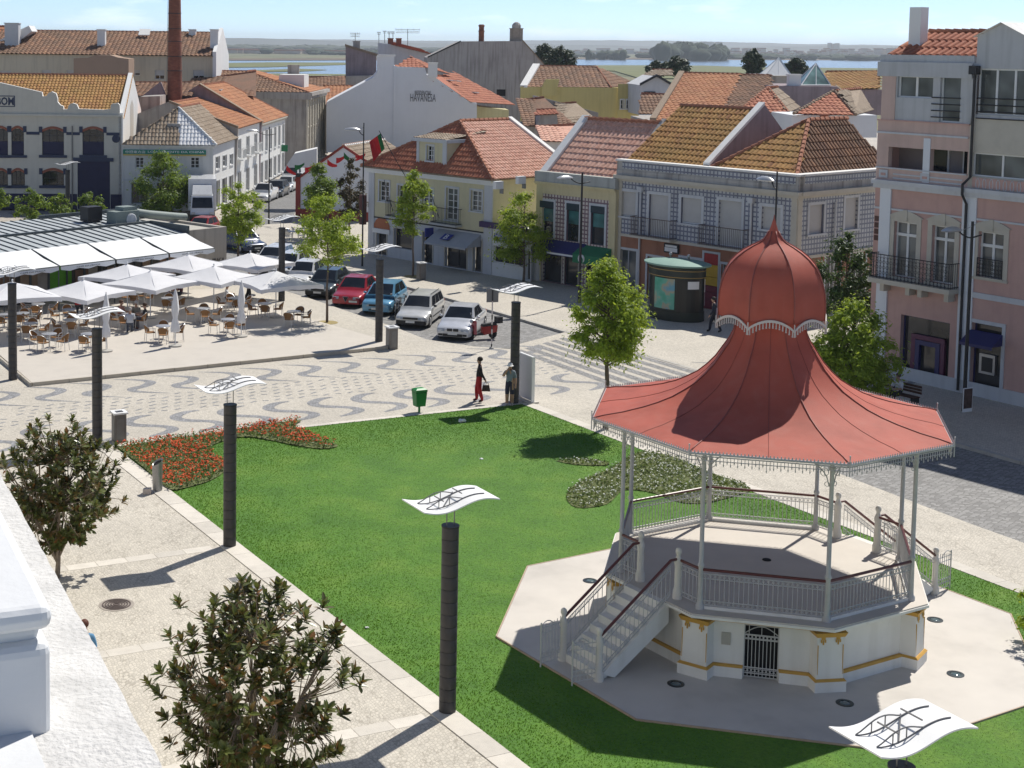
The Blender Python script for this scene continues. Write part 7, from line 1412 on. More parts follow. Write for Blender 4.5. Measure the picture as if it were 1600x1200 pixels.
def car(name, lb, col, pos, hd, L=4.2, Wd=1.72, H=1.42, kind='hatch', grp='cars parked nose-in along the square', bump_col=None, grille='bar', z=-.105, rails=False, metal=.15):
    """hd: direction the nose points to (angle); pos: ground point under the middle of the front bumper"""
    P = paint('paint_'+lb.replace(' ', '_')[:40], col, metal); front = V((cos(hd), sin(hd), 0)); c = V((pos[0], pos[1], z))-front*(L/2); t = thing(name, lb, 'car', c, grp, hd+pi/2); w = Wd/2
    # local frame: nose at -Y
    hy0 = -L/2; wb = hy0+(L*.27 if kind != 'mono' else L*.20); wt = wb+(.72 if kind != 'mono' else .85); rt = {'hatch': L/2-.55, 'wagon': L/2-.30, 'sedan': L/2-1.25, 'mono': L/2-.62, 'coupe': L/2-1.30, 'van': L/2-.15, 'pickup': hy0+L*.52}[kind]; rb = {'hatch': L/2-.12, 'wagon': L/2-.08, 'sedan': L/2-.62, 'mono': L/2-.1, 'coupe': L/2-.55, 'van': L/2-.05, 'pickup': hy0+L*.58}[kind]
    bz = H*.655
    St = [(hy0, .80, .30, .52), (hy0+.06, .90, .22, .60), (hy0+.22, .965, .19, .655), (hy0+.55, 1.0, .18, .70), (hy0+.95, 1.0, .18, .745), ((hy0+.95+wb)/2, 1.0, .18, .80), (wb, 1.0, .18, bz-.02), (wb+.5, 1.0, .18, bz), (0, 1.0, .18, bz+.01), (L*.22, 1.0, .18, bz+.015), (L/2-.55, 1.0, .19, bz+.01), (L/2-.2, .965, .22, bz-.01), (L/2-.05, .92, .26, bz-.05), (L/2, .86, .32, bz-.13)]
    if kind == 'mono': St = [(y, ww, a, (b if i > 5 else b+.05)) for i, (y, ww, a, b) in enumerate(St)]
    mb = MB(P); rings = []
    for y, ww, z0, zt in St:
        x = w*ww; pr = [(x*.93, z0), (x*.985, z0+.10), (x, z0+(zt-z0)*.45), (x*.985, z0+(zt-z0)*.78), (x*.94, zt-.035), (x*.85, zt), (x*.45, zt+.022), (0, zt+.03)]; full = pr+[(-a, b) for a, b in pr[-2::-1]]; rings.append((mb.vs([(a, y, b) for a, b in full]), len(full)))
    for (a, n), (b, _) in zip(rings, rings[1:]):
        for k in range(n-1): mb.face((a+k, a+k+1, b+k+1, b+k))
        mb.face((a+n-1, a, b, b+n-1), TRIMB)
    a, n = rings[0]; mb.face(range(a, a+n)); a, n = rings[-1]; mb.face(list(range(a, a+n))[::-1]); mb.build('body', t, smooth=38, local=True)
    # cabin
    wB, wT = w*.90, w*.70; mb = MB(P); zT = H-.03
    def cab(y0, y1, wa, zz): return [(-wa, y0, zz), (wa, y0, zz), (wa, y1, zz), (-wa, y1, zz)]
    B4 = cab(wb, rb, wB, bz-.04); T4 = cab(wt, rt, wT, zT); mb.hexa(B4, T4); n = 6
    rf = MB(P); rows_ = []
    for i in range(n+1):
        y = wt-.04+(rt-wt+.08)*i/n; rows_.append(rf.vs([(wT*1.04*s, y, zT-.03+.05*(1-s*s)*(1-.5*(2*i/n-1)**4)) for s in (-1, -.6, -.2, .2, .6, 1)]))
    for i in range(n):
        for k in range(5): rf.face((rows_[i]+k, rows_[i]+k+1, rows_[i+1]+k+1, rows_[i+1]+k))
    cb_ = mb.build('cabin', t, local=True); rf.build('roof', t, smooth=True, local=True)
    lp = lambda p, q, s: V(p).lerp(V(q), s)
    def gl(nm, q, ins, off, mat=CGL):      # glass on quad b0 b1 t1 t0, inset (left,right,bottom,top), pushed out
        b0, b1, t1, t0 = [V(k) for k in q]; nn = (b1-b0).cross(t0-b0).normalized(); l, r, b, tp = ins; f = lambda u, v: lp(lp(b0, b1, u), lp(t0, t1, u), v)+nn*off; m = MB(mat); m.poly([f(l, b), f(1-r, b), f(1-r, 1-tp), f(l, 1-tp)]); m.build(nm, t, local=True)
    gl('windscreen', (B4[0], B4[1], T4[1], T4[0]), (.05, .05, .07, .06), .012); gl('rear_window', (B4[2], B4[3], T4[3], T4[2]), (.07, .07, .12, .1), .012)
    nw = {'hatch': [(.10, .50), (.54, .90)], 'wagon': [(.09, .36), (.39, .64), (.67, .95)], 'sedan': [(.12, .50), (.53, .85)], 'mono': [(.10, .48), (.52, .90)], 'coupe': [(.12, .52), (.55, .86)], 'van': [(.12, .45)], 'pickup': [(.15, .85)]}[kind]
    for a, b in nw:
        gl('side_window', (B4[1], B4[2], T4[2], T4[1]), (a, 1-b, .12, .1), .010); gl('side_window', (B4[3], B4[0], T4[0], T4[3]), (1-b, a, .12, .1), .010)
    # lamps, grille, bumpers, plate
    bc = MATS[bump_col] if bump_col else None
    mb = MB(TRIMB if bump_col else P); mb.hexa([(-w*.92, hy0+.16, .22), (-w*.84, hy0-.04, .22), (w*.84, hy0-.04, .22), (w*.92, hy0+.16, .22)][::-1], [(-w*.94, hy0+.16, .42), (-w*.86, hy0-.05, .42), (w*.86, hy0-.05, .42), (w*.94, hy0+.16, .42)][::-1]); mb.build('front_bumper', t, local=True)
    mb = MB(TRIMB if bump_col else P); mb.hexa([(-w*.92, L/2-.1, .25), (w*.92, L/2-.1, .25), (w*.86, L/2+.05, .25), (-w*.86, L/2+.05, .25)], [(-w*.93, L/2-.1, .48), (w*.93, L/2-.1, .48), (w*.87, L/2+.05, .48), (-w*.87, L/2+.05, .48)]); mb.build('rear_bumper', t, local=True)
    for s in (-1, 1):
        mb = MB(HEADL); x0, x1 = s*w*.46, s*w*.83; q = [(x0, hy0-.04, .47), (x1, hy0+.03, .475), (x1*1.06, hy0+.06, .60), (x0, hy0-.0, .60)]; p2 = [(a, b+.09, c) for a, b, c in q]; mb.hexa(q, p2); mb.build('headlight', t, local=True)
        mb = MB(TAIL); mb.box((s*w*.80, L/2-.02, bz-.20), (.18, .08, .28)); mb.build('tail_light', t, local=True)
        mb = MB(P if not bump_col else TRIMB); mb.ball((s*(w+.06), wb+.32, bz+.04), (.10, .06, .065), None, 8, 6); mb.build('mirror', t, smooth=True, local=True)
    mb = MB(TRIMB)
    if grille == 'twin':
        for s in (-1, 1): mb.box((s*.15, hy0-.012, .545), (.25, .06, .13)); 
        mb.box((0, hy0-.055, .30), (w*1.1, .03, .13))
        for s in (-1, 1): mb.box((s*w*.68, hy0-.035, .31), (.2, .05, .1))
    elif grille == 'shield':
        mb.poly([(-.15, hy0-.02, .60), (.15, hy0-.02, .60), (0, hy0-.07, .34)]); mb.tube([(-.16, hy0-.03, .61), (.16, hy0-.03, .61), (0, hy0-.08, .33), (-.16, hy0-.03, .61)], .016, 5, HEADL)
    else: mb.box((0, hy0-.012, .535), (w*.88, .06, .10)); mb.box((0, hy0-.052, .30), (w*.9, .02, .08))
    mb.build('grille', t, local=True); mb = MB(PLATE); mb.box((0.0 if grille != 'shield' else .42, hy0-.065, .37), (.46, .012, .105)); mb.build('number_plate', t, local=True)
    for s in (-1, 1):
        for y in (hy0+.80, L/2-.78):
            mb = MB(TYRE); ax = Matrix.Rotation(pi/2, 3, 'Y'); mb.lathe([(.20, -.10), (.285, -.10), (.30, -.06), (.30, .06), (.285, .10), (.20, .10)], (s*(w-.095), y, .30), 20, axis=ax); wh = mb.build('wheel', t, smooth=40, local=True)
            mb = MB(RIM); mb.lathe([(.205, 0), (.2, .015), (.11, .02), (.06, .035), (.001, .035)], (s*(w+.0), y, .30), 14, axis=Matrix.Rotation(s*pi/2, 3, 'Y')); mb.build('rim', wh, local=True)
            mb = MB(TRIMB); n = 12; pts = [(s*(w*1.003+.002), y+.36*cos(pi*i/n), .30+.36*sin(pi*i/n)) for i in range(n+1)]; mb.poly(pts if s < 0 else pts[::-1]); mb.build('wheel_arch', t, local=True)
        mb = MB(TRIMB); mb.box((s*(w+.004), .05, .47 if bump_col else .2), (.02, L*.42, .06)); mb.build('side_moulding', t, local=True)
    if rails:
        for s in (-1, 1): mb = MB(TRIMB); mb.tube([(s*wT*.9, wt+.2, zT+.06), (s*wT*.9, rt-.1, zT+.06)], .018, 5); mb.build('roof_rail', t, local=True)
    return t
HD = atan2(-.96, -.27)
SIL = (.60, .61, .62)
car('silver_saloon', 'silver saloon with twin black grilles, nearest of the parked cars', (.62, .63, .65), G(707, 533, -.1), HD, 4.45, 1.74, 1.40, 'sedan', grille='twin', metal=.3)
car('silver_estate', 'silver estate car with black bumper parked next to the silver saloon', (.58, .58, .56), G(641, 514, -.1), HD, 4.4, 1.70, 1.43, 'wagon', bump_col='black_plastic', rails=True, metal=.2)
car('blue_hatchback', 'light blue rounded hatchback behind the lamp post', (.13, .33, .50), G(587, 493, -.1), HD, 3.85, 1.68, 1.50, 'mono', metal=.2)
car('red_saloon', 'red saloon with triangular chrome grille between blue and dark cars', (.36, .012, .025), G(540, 481, -.1), HD, 4.4, 1.74, 1.42, 'sedan', grille='shield')
car('dark_hatchback', 'dark grey-green hatchback with black bumper beside the red saloon', (.045, .065, .075), G(496, 467, -.1), HD, 4.0, 1.68, 1.42, 'hatch', bump_col='black_plastic')
car('white_hatchback', 'small white hatchback parked by the rightmost parasol', (.74, .74, .73), G(462, 452, -.1), HD, 3.7, 1.60, 1.42, 'hatch', bump_col='black_plastic')
car('white_saloon', 'white car second from the dark hatchback, partly behind the parasol', (.70, .71, .70), G(437, 438, -.1), HD, 4.1, 1.66, 1.42, 'hatch')
car('white_estate', 'farthest white car of the parked row, behind the lamp post', (.74, .75, .75), G(411, 427, -.1), HD, 4.1, 1.66, 1.44, 'wagon')
car('dark_blue_car', 'dark blue car driving beside the beige cafe end wall', (.02, .035, .08), G(402, 396, -.1), atan2(-.881, .6), 4.4, 1.8, 1.5, 'wagon', grp=None)
HS = atan2(-.985, -.17)
car('white_pickup', 'white pickup at the mouth of the side street, nearest of four', (.72, .72, .71), G(404, 317, -.1), HS, 4.6, 1.7, 1.6, 'pickup', grp='cars parked in the side street')
car('black_car', 'dark car parked second in the side street', (.02, .025, .03), G(425, 309, -.1), HS, 4.1, 1.68, 1.45, 'hatch', grp='cars parked in the side street')
car('white_car', 'white car parked third in the side street', (.72, .73, .73), G(441, 301, -.1), HS, 4.0, 1.66, 1.42, 'hatch', grp='cars parked in the side street')
car('white_van', 'tall white van parked farthest up the side street', (.72, .73, .73), G(449, 292, -.1), HS, 4.6, 1.8, 1.85, 'van', grp='cars parked in the side street')
car('red_car', 'red car glimpsed behind the cafe roof before the white truck', (.35, .02, .02), G(300, 374, -.1), HS-.1, 3.8, 1.62, 1.42, 'hatch', grp=None)
# white box truck
p = G(316, 347, -.11); hd = atan2(-.97, .1); t = thing('box_truck', 'white box truck standing behind the cafe, facing the square', 'truck', (p.x, p.y, -.105), None, hd+pi/2); PW = paint('truck_white', (.72, .73, .74), .0)
mb = MB(PW); mb.hexa([(-.95, -.2, .45), (.95, -.2, .45), (.95, 1.7, .45), (-.95, 1.7, .45)], [(-.85, .35, 2.05), (.85, .35, 2.05), (.85, 1.7, 2.1), (-.85, 1.7, 2.1)]); mb.build('cab', t, local=True); mb = MB(CGL); mb.poly([(-.82, -.02, 1.12), (.82, -.02, 1.12), (.76, .30, 1.92), (-.76, .30, 1.92)]); mb.build('windscreen', t, local=True)
mb = MB(PW); mb.box((0, 4.0, 2.0), (2.25, 4.4, 2.5)); mb.build('box_body', t, local=True); mb = MB(PILG); mb.hexa([(-.8, .6, 2.1), (.8, .6, 2.1), (.8, 1.7, 2.1), (-.8, 1.7, 2.1)], [(-.75, 1.4, 2.75), (.75, 1.4, 2.75), (.75, 1.75, 2.8), (-.75, 1.75, 2.8)]); mb.build('wind_deflector', t, local=True); mb = MB(TRIMB); mb.box((0, -.22, .45), (1.9, .15, .3)); mb.build('bumper', t, local=True)
for s in (-1, 1):
    mb = MB(HEADL); mb.box((s*.72, -.21, .72), (.3, .06, .18)); mb.build('headlight', t, local=True)
    for y in (.7, 4.9): mb = MB(TYRE); mb.lathe([(.2, -.12), (.38, -.12), (.40, 0), (.38, .12), (.2, .12)], (s*.88, y, .4), 18, axis=Matrix.Rotation(pi/2, 3, 'Y')); mb.build('wheel', t, local=True)
# two-wheelers
def bike(name, lb, p, hd, col, scooter):
    t = thing(name, lb, 'scooter' if scooter else 'motorcycle', (p[0], p[1], -.10), None, hd+pi/2); C = paint('paint_'+name, col, .1); r = .22 if scooter else .30; wbse = .62 if scooter else .70
    for y in (-wbse, wbse):
        mb = MB(TYRE); mb.lathe([(r-.09, -.05), (r-.02, -.055), (r, -.02), (r, .02), (r-.02, .055), (r-.09, .05)], (0, y, r), 20, axis=Matrix.Rotation(pi/2, 3, 'Y')); w_ = mb.build('wheel', t, smooth=40, local=True); mb = MB(RIM); mb.lathe([(r-.09, -.03), (.04, -.05), (.04, .05), (r-.09, .03)], (0, y, r), 12, axis=Matrix.Rotation(pi/2, 3, 'Y')); mb.build('rim', w_, local=True)
    if scooter:
        mb = MB(C); mb.hexa([(-.2, -.50, .30), (.2, -.50, .30), (.22, -.36, .28), (-.22, -.36, .28)], [(-.13, -.46, .95), (.13, -.46, .95), (.15, -.34, .92), (-.15, -.34, .92)]); mb.build('leg_shield', t, local=True); mb = MB(C); mb.hexa([(-.17, .05, .22), (.17, .05, .22), (.15, .78, .34), (-.15, .78, .34)], [(-.13, .02, .62), (.13, .02, .62), (.13, .82, .66), (-.13, .82, .66)]); mb.build('rear_body', t, local=True); mb = MB(TRIMB); mb.box((0, -.17, .26), (.32, .45, .08)); mb.build('footboard', t, local=True)
        mb = MB(TRIMB); mb.hexa([(-.13, .0, .63), (.13, .0, .63), (.12, .78, .68), (-.12, .78, .68)], [(-.12, .05, .74), (.12, .05, .74), (.10, .76, .80), (-.10, .76, .80)]); mb.build('seat', t, local=True); mb = MB(TRIMB); mb.box((0, .92, .9), (.34, .3, .3)); mb.build('top_box', t, local=True); mb = MB(C); mb.ball((0, -.62, .42), (.10, .2, .08), None, 8, 6); mb.build('front_mudguard', t, local=True)
    else:
        mb = MB(C); mb.ball((0, -.12, .78), (.16, .30, .14), None, 10, 8); mb.build('tank', t, smooth=True, local=True); mb = MB(TRIMB); mb.hexa([(-.13, .12, .70), (.13, .12, .70), (.10, .75, .76), (-.10, .75, .76)], [(-.12, .12, .80), (.12, .12, .80), (.09, .75, .86), (-.09, .75, .86)]); mb.build('seat', t, local=True); mb = MB(STEELD); mb.box((0, -.02, .42), (.3, .42, .36)); mb.build('engine', t, local=True); mb = MB(STEEL); mb.tube([(.15, -.1, .3), (.17, .4, .26), (.18, .85, .34)], .045, 8); mb.build('exhaust', t, local=True); mb = MB(C); mb.hexa([(-.11, .6, .62), (.11, .6, .62), (.06, .95, .8), (-.06, .95, .8)], [(-.1, .6, .74), (.1, .6, .74), (.05, .98, .86), (-.05, .98, .86)]); mb.build('tail', t, local=True)
    for s in (-1, 1): mb = MB(STEEL); mb.tube([(s*.07, -wbse, r), (s*.07, -wbse+.22, .85 if not scooter else .7)], .025, 6); mb.build('fork', t, local=True)
    mb = MB(TRIMB); mb.tube([(-.36, -.32, 1.02), (-.2, -.42, 1.03), (.2, -.42, 1.03), (.36, -.32, 1.02)], .018, 6); mb.build('handlebar', t, local=True); mb = MB(HEADL); mb.ball((0, -.55, .9), (.1, .08, .1), None, 8, 6); mb.build('headlight', t, local=True)
    for s in (-1, 1): mb = MB(STEEL); mb.tube([(s*.25, -.4, 1.03), (s*.32, -.42, 1.2)], .008, 4); mb.ball((s*.33, -.42, 1.23), (.06, .02, .045), None, 6, 5); mb.build('mirror', t, local=True)
bike('red_scooter', 'red scooter parked beside the silver saloon', G(752, 530, -.1), HD-.9, (.36, .02, .015), True)
bike('dark_motorcycle', 'dark motorcycle squeezed between the blue and silver cars', G(622, 494, -.1), HD+.15, (.03, .03, .035), False)
# ================================================================ people
SKIN = M('skin', (.42, .25, .17), .6, .08, 6)
def person(name, lb, pos, face, J, cl, hair=(.02, .015, .012), sc=1.0, hat=None):
    """J: joints in metres (x right, y forward, z up) of one continuous skinned figure; cl: colours"""
    t = thing(name, lb, 'person', pos, None, face-pi/2)
    N = ['pel', 'spi', 'che', 'nec', 'chi', 'hea', 'cro', 'nos', 'ls', 'le', 'lw', 'lh', 'rs', 're', 'rw', 'rh', 'lp', 'lk', 'la', 'lt', 'rp', 'rk', 'ra', 'rt']
    RD = dict(pel=(.185, .15), spi=(.175, .145), che=(.195, .155), nec=.074, chi=.08, hea=(.105, .115), cro=.085, nos=.016, ls=.086, le=.062, lw=.042, lh=.038, rs=.086, re=.062, rw=.042, rh=.038, lp=.125, lk=.088, la=.066, lt=.044, rp=.125, rk=.088, ra=.066, rt=.044)
    E = [('pel', 'spi'), ('spi', 'che'), ('che', 'nec'), ('nec', 'chi'), ('chi', 'hea'), ('hea', 'cro'), ('hea', 'nos'), ('che', 'ls'), ('ls', 'le'), ('le', 'lw'), ('lw', 'lh'), ('che', 'rs'), ('rs', 're'), ('re', 'rw'), ('rw', 'rh'), ('pel', 'lp'), ('lp', 'lk'), ('lk', 'la'), ('la', 'lt'), ('pel', 'rp'), ('rp', 'rk'), ('rk', 'ra'), ('ra', 'rt')]
    vv = [V(J[k])*sc for k in N]; ix = {k: i for i, k in enumerate(N)}; ed = [(ix[a], ix[b]) for a, b in E]; rad = [RD[k] for k in N]; bone = [b for a, b in E]
    for s in 'lr':          # five fingers, thumb from the side of the palm
        h, wr = vv[ix[s+'h']], vv[ix[s+'w']]; d = (h-wr).normalized(); side = d.cross(V((0, 1, 0))); side = side.normalized() if side.length > .1 else V((1, 0, 0))
        for k in range(5):
            o = (k-1.5)*.018; ln = (.055, .068, .072, .062, .05)[k]
            b0 = h+side*o+d*.02 if k < 4 else h+side*.035-d*.01; b1 = b0+d*ln*.6+V((0, .008, 0)) if k < 4 else b0+side*.03+d*.02
            i = len(vv); vv += [b0, b1]; ed += [(ix[s+'h'], i), (i, i+1)]; rad += [.011, .008]; bone += [s+'h', s+'h']
    me = bpy.data.meshes.new('sk'); me.from_pydata([tuple(p) for p in vv], ed, []); ob = bpy.data.objects.new('sk', me); COL.objects.link(ob); md = ob.modifiers.new('s', 'SKIN'); md.use_smooth_shade = True; md.branch_smoothing = .6
    for i, sv in enumerate(me.skin_vertices[0].data): r = rad[i]; sv.radius = (r[0]*sc, r[1]*sc) if isinstance(r, tuple) else (r*sc, r*sc); sv.use_root = (i == 0)
    ms = ob.modifiers.new('ss', 'SUBSURF'); ms.levels = 1; ms.render_levels = 1
    dg = bpy.context.evaluated_depsgraph_get(); m2 = bpy.data.meshes.new_from_object(ob.evaluated_get(dg)); m2.name = 'body'; bpy.data.objects.remove(ob)
    mats = [SKIN]+[M('cloth_%.3f_%.3f_%.3f' % c, c, .85, .12, 5, .1) for c in (cl['top'], cl['bot'], cl['shoe'])]; m2.materials.clear()
    for m in mats: m2.materials.append(m)
    REG = dict(pel=2, spi=1, che=1, nec=0, chi=0, hea=0, cro=0, nos=0, ls=1, rs=1, le=1, re=1, lw=cl.get('fore', 0), rw=cl.get('fore', 0), lh=0, rh=0, lp=2, rp=2, lk=2, rk=2, la=cl.get('shin', 2), ra=cl.get('shin', 2), lt=3, rt=3)
    segs = [(vv[a], vv[b], bone[i]) for i, (a, b) in enumerate(ed)]
    for p in m2.polygons:
        best = 9; reg = 0; c = p.center
        for a, b, k in segs:
            ab = b-a; l2 = ab.length_squared; s = max(0, min(1, (c-a).dot(ab)/l2)) if l2 > 0 else 0; dd = (a+ab*s-c).length
            if dd < best: best = dd; reg = REG[k] if k != 'spi' or s > .3 else 2
        p.material_index = reg; p.use_smooth = True
    o = bpy.data.objects.new('body', m2); COL.objects.link(o); o.parent = t
    hm_ = M('hair_%.3f_%.3f' % hair[:2], hair, .7, .3, 20); mb = MB(hm_); hc, cc = vv[ix['hea']], vv[ix['cro']]; f = (vv[ix['nos']]-hc); f.z = 0; f = f.normalized(); c = (hc+cc)/2-f*.022*sc+V((0, 0, .018*sc)); mb.ball(c, (.098*sc, .112*sc, .102*sc), None, 12, 8); mb.build('hair', t, smooth=True, local=True)
    if cl.get('skirt'):
        mb = MB(M('skirt_%.3f' % cl['skirt'][0], cl['skirt'], .85, .15, 5)); p0 = vv[ix['spi']].lerp(vv[ix['pel']], .7); mb.lathe([(.17*sc, p0.z+.04), (.20*sc, p0.z-.15), (.25*sc, p0.z-.42)], (p0.x, p0.y, 0), 14, sx=1.0, sy=.8); mb.build('skirt', t, smooth=True, local=True)
    if hat:
        mb = MB(M('cap_white', hat, .8)); mb.lathe([(.105*sc, -.01), (.1*sc, .05), (.06*sc, .09), (.001, .10)], cc-V((0, 0, .03)), 12); mb.lathe([(.11*sc, -.012), (.14*sc, -.018), (.14*sc, -.01), (.1*sc, 0)], cc-V((0, 0, .03))+f*.06, 12); mb.build('cap', t, local=True)
    return t
def stand(stride=0.0, lean=0.0, arms=None):
    s = stride; J = dict(pel=(0, 0, .95), spi=(0, lean*.3, 1.12), che=(0, lean*.7, 1.34), nec=(0, lean, 1.50), chi=(0, lean+.02, 1.56), hea=(0, lean+.02, 1.635), cro=(0, lean+.015, 1.70), nos=(0, lean+.125, 1.62), ls=(-.17, lean*.8, 1.42), rs=(.17, lean*.8, 1.42), le=(-.225, -.03+s*.5, 1.14), re=(.225, -.03-s*.5, 1.14), lw=(-.235, .06+s*.9, .89), rw=(.235, .06-s*.6, .89), lh=(-.235, .09+s, .81), rh=(.235, .09-s*.6, .81), lp=(-.09, 0, .88), rp=(.09, 0, .88), lk=(-.10, .03-s*.5, .49), rk=(.10, .03+s*.6, .49), la=(-.10, -.02-s*1.25, .08+max(0, s)*.12), ra=(.10, -.02+s, .08), lt=(-.115, .13-s*1.2, .04), rt=(.115, .13+s, .04))
    if arms: J.update(arms)
    return J
def sit(armsf=.25, lean=.0):
    return dict(pel=(0, 0, .50), spi=(0, -.02+lean*.3, .66), che=(0, -.03+lean*.7, .88), nec=(0, lean, 1.04), chi=(0, lean+.02, 1.10), hea=(0, lean+.03, 1.175), cro=(0, lean+.02, 1.24), nos=(0, lean+.135, 1.16), ls=(-.17, lean*.8, .96), rs=(.17, lean*.8, .96), le=(-.23, .08+lean, .72), re=(.23, .08+lean, .72), lw=(-.13, armsf+lean, .72), rw=(.13, armsf+lean, .72), lh=(-.11, armsf+.09+lean, .73), rh=(.11, armsf+.09+lean, .73), lp=(-.09, .06, .49), rp=(.09, .06, .49), lk=(-.11, .44, .50), rk=(.11, .44, .50), la=(-.11, .40, .08), ra=(.11, .46, .08), lt=(-.12, .55, .04), rt=(.12, .61, .04))
NG = (.02, .022, .035)
person('person', 'person in dark shirt and red trousers standing sideways at the lawn edge', G(748, 628), pi*.97, stand(.10, -.02, dict(le=(-.23, -.10, 1.14), lw=(-.25, -.24, .92), lh=(-.25, -.27, .84))), dict(top=(.018, .016, .02), bot=(.32, .012, .015), shoe=(.05, .01, .01), fore=1), hair=(.025, .015, .01), sc=1.02)
p = G(748, 628)+V((0, 0, 0)); p = p+V((sin(pi*.97), -cos(pi*.97), 0))*-.25+V((cos(pi*.97), sin(pi*.97), 0))*-.28; p.z = 0; mb = MB(M('bag_brown', (.035, .014, .012), .5, .2, 4)); mb.hexa([V((p.x, p.y, .50))+V(q) for q in ((-.17, -.05, 0), (.17, -.05, 0), (.17, .05, 0), (-.17, .05, 0))], [V((p.x, p.y, .50))+V(q) for q in ((-.12, -.03, .24), (.12, -.03, .24), (.12, .03, .24), (-.12, .03, .24))]); t = thing('handbag', 'dark brown handbag hanging at the side of the person in red trousers', 'handbag', (p.x, p.y, .5)); mb.build('bag', t); mb = MB(BLACKM); mb.tube([V((p.x, p.y, .74))+V((-.1*cos(pi*i/6), 0, .12*sin(pi*i/6))) for i in range(7)], .01, 5); mb.build('strap', t)
person('person', 'person in grey-blue top and dark shorts with white cap, hand raised to face', G(796, 634), -pi*.55, stand(.03, .0, dict(re=(.27, .12, 1.22), rw=(.10, .22, 1.50), rh=(.05, .19, 1.56), le=(-.22, .0, 1.14))), dict(top=(.21, .25, .28), bot=(.03, .03, .06), shoe=(.4, .38, .35), fore=0, shin=0), hair=(.3, .27, .24), hat=(.75, .74, .72), sc=.97)
person('person', 'person in dark suit walking past the kiosk carrying a white bag', G(1116, 519), pi*.98, stand(.24, .08), dict(top=(.018, .02, .035), bot=(.015, .017, .028), shoe=(.01, .01, .01), fore=1), hair=(.02, .015, .012)); p = G(1116, 519); p = p+V((sin(pi*.98), -cos(pi*.98), 0))*.235+V((cos(pi*.98), sin(pi*.98), 0))*-.05; t = thing('white_bag', 'white carrier bag held by the walking person', 'bag', (p.x, p.y, .55)); mb = MB(PANM); mb.hexa([V((p.x, p.y, .45))+V(q) for q in ((-.14, -.06, 0), (.14, -.06, 0), (.14, .06, 0), (-.14, .06, 0))], [V((p.x, p.y, .45))+V(q) for q in ((-.12, -.03, .36), (.12, -.03, .36), (.12, .03, .36), (-.12, .03, .36))]); mb.build('bag', t)
# seated figure on a bench behind the bandstand
pb = G(1402, 632); bd = thing('bench', 'dark wooden bench half hidden by the bright tree at right', 'bench', pb); bx_ = F4.d
for i in range(4): mb = MB(M('bench_wood', (.07, .03, .02), .6, .3, 6)); mb.obox(pb-bx_*.9+F4.n*(-.2+.11*i)+V((0, 0, .43)), bx_*1.8, F4.n*.09, V((0, 0, .04))); mb.build('seat_slat', bd)
for i in range(3): mb = MB(MATS['bench_wood']); mb.obox(pb-bx_*.9+F4.n*-.26+V((0, 0, .55+.12*i)), bx_*1.8, F4.n*-.03, V((0, 0, .09))); mb.build('back_slat', bd)
for s in (-.75, .75): mb = MB(BLACKM); mb.obox(pb+bx_*s+F4.n*-.28, bx_*.05, F4.n*.48, V((0, 0, .42))); mb.build('leg', bd)
person('person', 'person in white shirt and dark trousers sitting on the bench', pb-V((0, 0, .04))-F4.n*.05, atan2(F4.n.y, F4.n.x), sit(.3, .05), dict(top=(.66, .66, .68), bot=(.02, .02, .025), shoe=(.05, .03, .02), fore=0), hair=(.12, .08, .06))
# cafe guests
def guest(x, y, face, cl, lb, hair, lean=.08): c = onT(x, y); person('person', lb, c-V((0, 0, .03)), face, sit(.28, lean), cl, hair, .98)
guest(203, 521, pi*.55, dict(top=(.46, .48, .52), bot=(.05, .06, .09), shoe=(.03, .02, .02)), 'guest in pale grey shirt seated with back to the square', (.35, .32, .30))
guest(214, 509, -pi*.6, dict(top=(.22, .20, .16), bot=(.08, .08, .10), shoe=(.05, .04, .03)), 'grey-haired guest in olive top at the middle table', (.42, .40, .38)); guest(229, 513, pi*1.05, dict(top=(.02, .02, .022), bot=(.10, .09, .10), shoe=(.15, .05, .03)), 'guest in black top at the right of the middle table', (.06, .03, .015)); guest(187, 508, -pi*.1, dict(top=(.42, .20, .16), bot=(.08, .08, .1), shoe=(.03, .03, .03)), 'guest in pinkish top at the left of the middle table', (.10, .05, .03))
guest(352, 480, .1, dict(top=(.62, .63, .65), bot=(.015, .015, .02), shoe=(.01, .01, .01)), 'guest in white shirt and black trousers seated under the right parasols', (.03, .02, .015)); guest(262, 473, .5, dict(top=(.28, .22, .25), bot=(.1, .1, .14), shoe=(.03, .03, .03)), 'guest in mauve top in the shade behind the middle', (.05, .03, .02)); guest(284, 472, pi, dict(top=(.10, .03, .04), bot=(.04, .04, .05), shoe=(.03, .03, .03)), 'guest in dark red top facing left in the shade', (.03, .02, .015)); guest(122, 492, pi*.5, dict(top=(.42, .02, .02), bot=(.05, .05, .06), shoe=(.03, .03, .03)), 'guest in bright red top in the shade at left', (.03, .02, .015))
c = onT(388, 470); person('person', 'person in black clothes walking between tables near the end wall', c, -.3, stand(.16, .03), dict(top=(.015, .015, .016), bot=(.015, .015, .016), shoe=(.01, .01, .01), fore=0), hair=(.03, .02, .015))
# passer-by under the parapet
p = G(132, 975, 1.62); person('person', 'brown-haired person in blue top just showing past the white parapet', (p.x, p.y, 0), -pi*.45, stand(.12, .02), dict(top=(.12, .28, .45), bot=(.05, .06, .1), shoe=(.03, .03, .03)), hair=(.10, .03, .015), sc=.97)
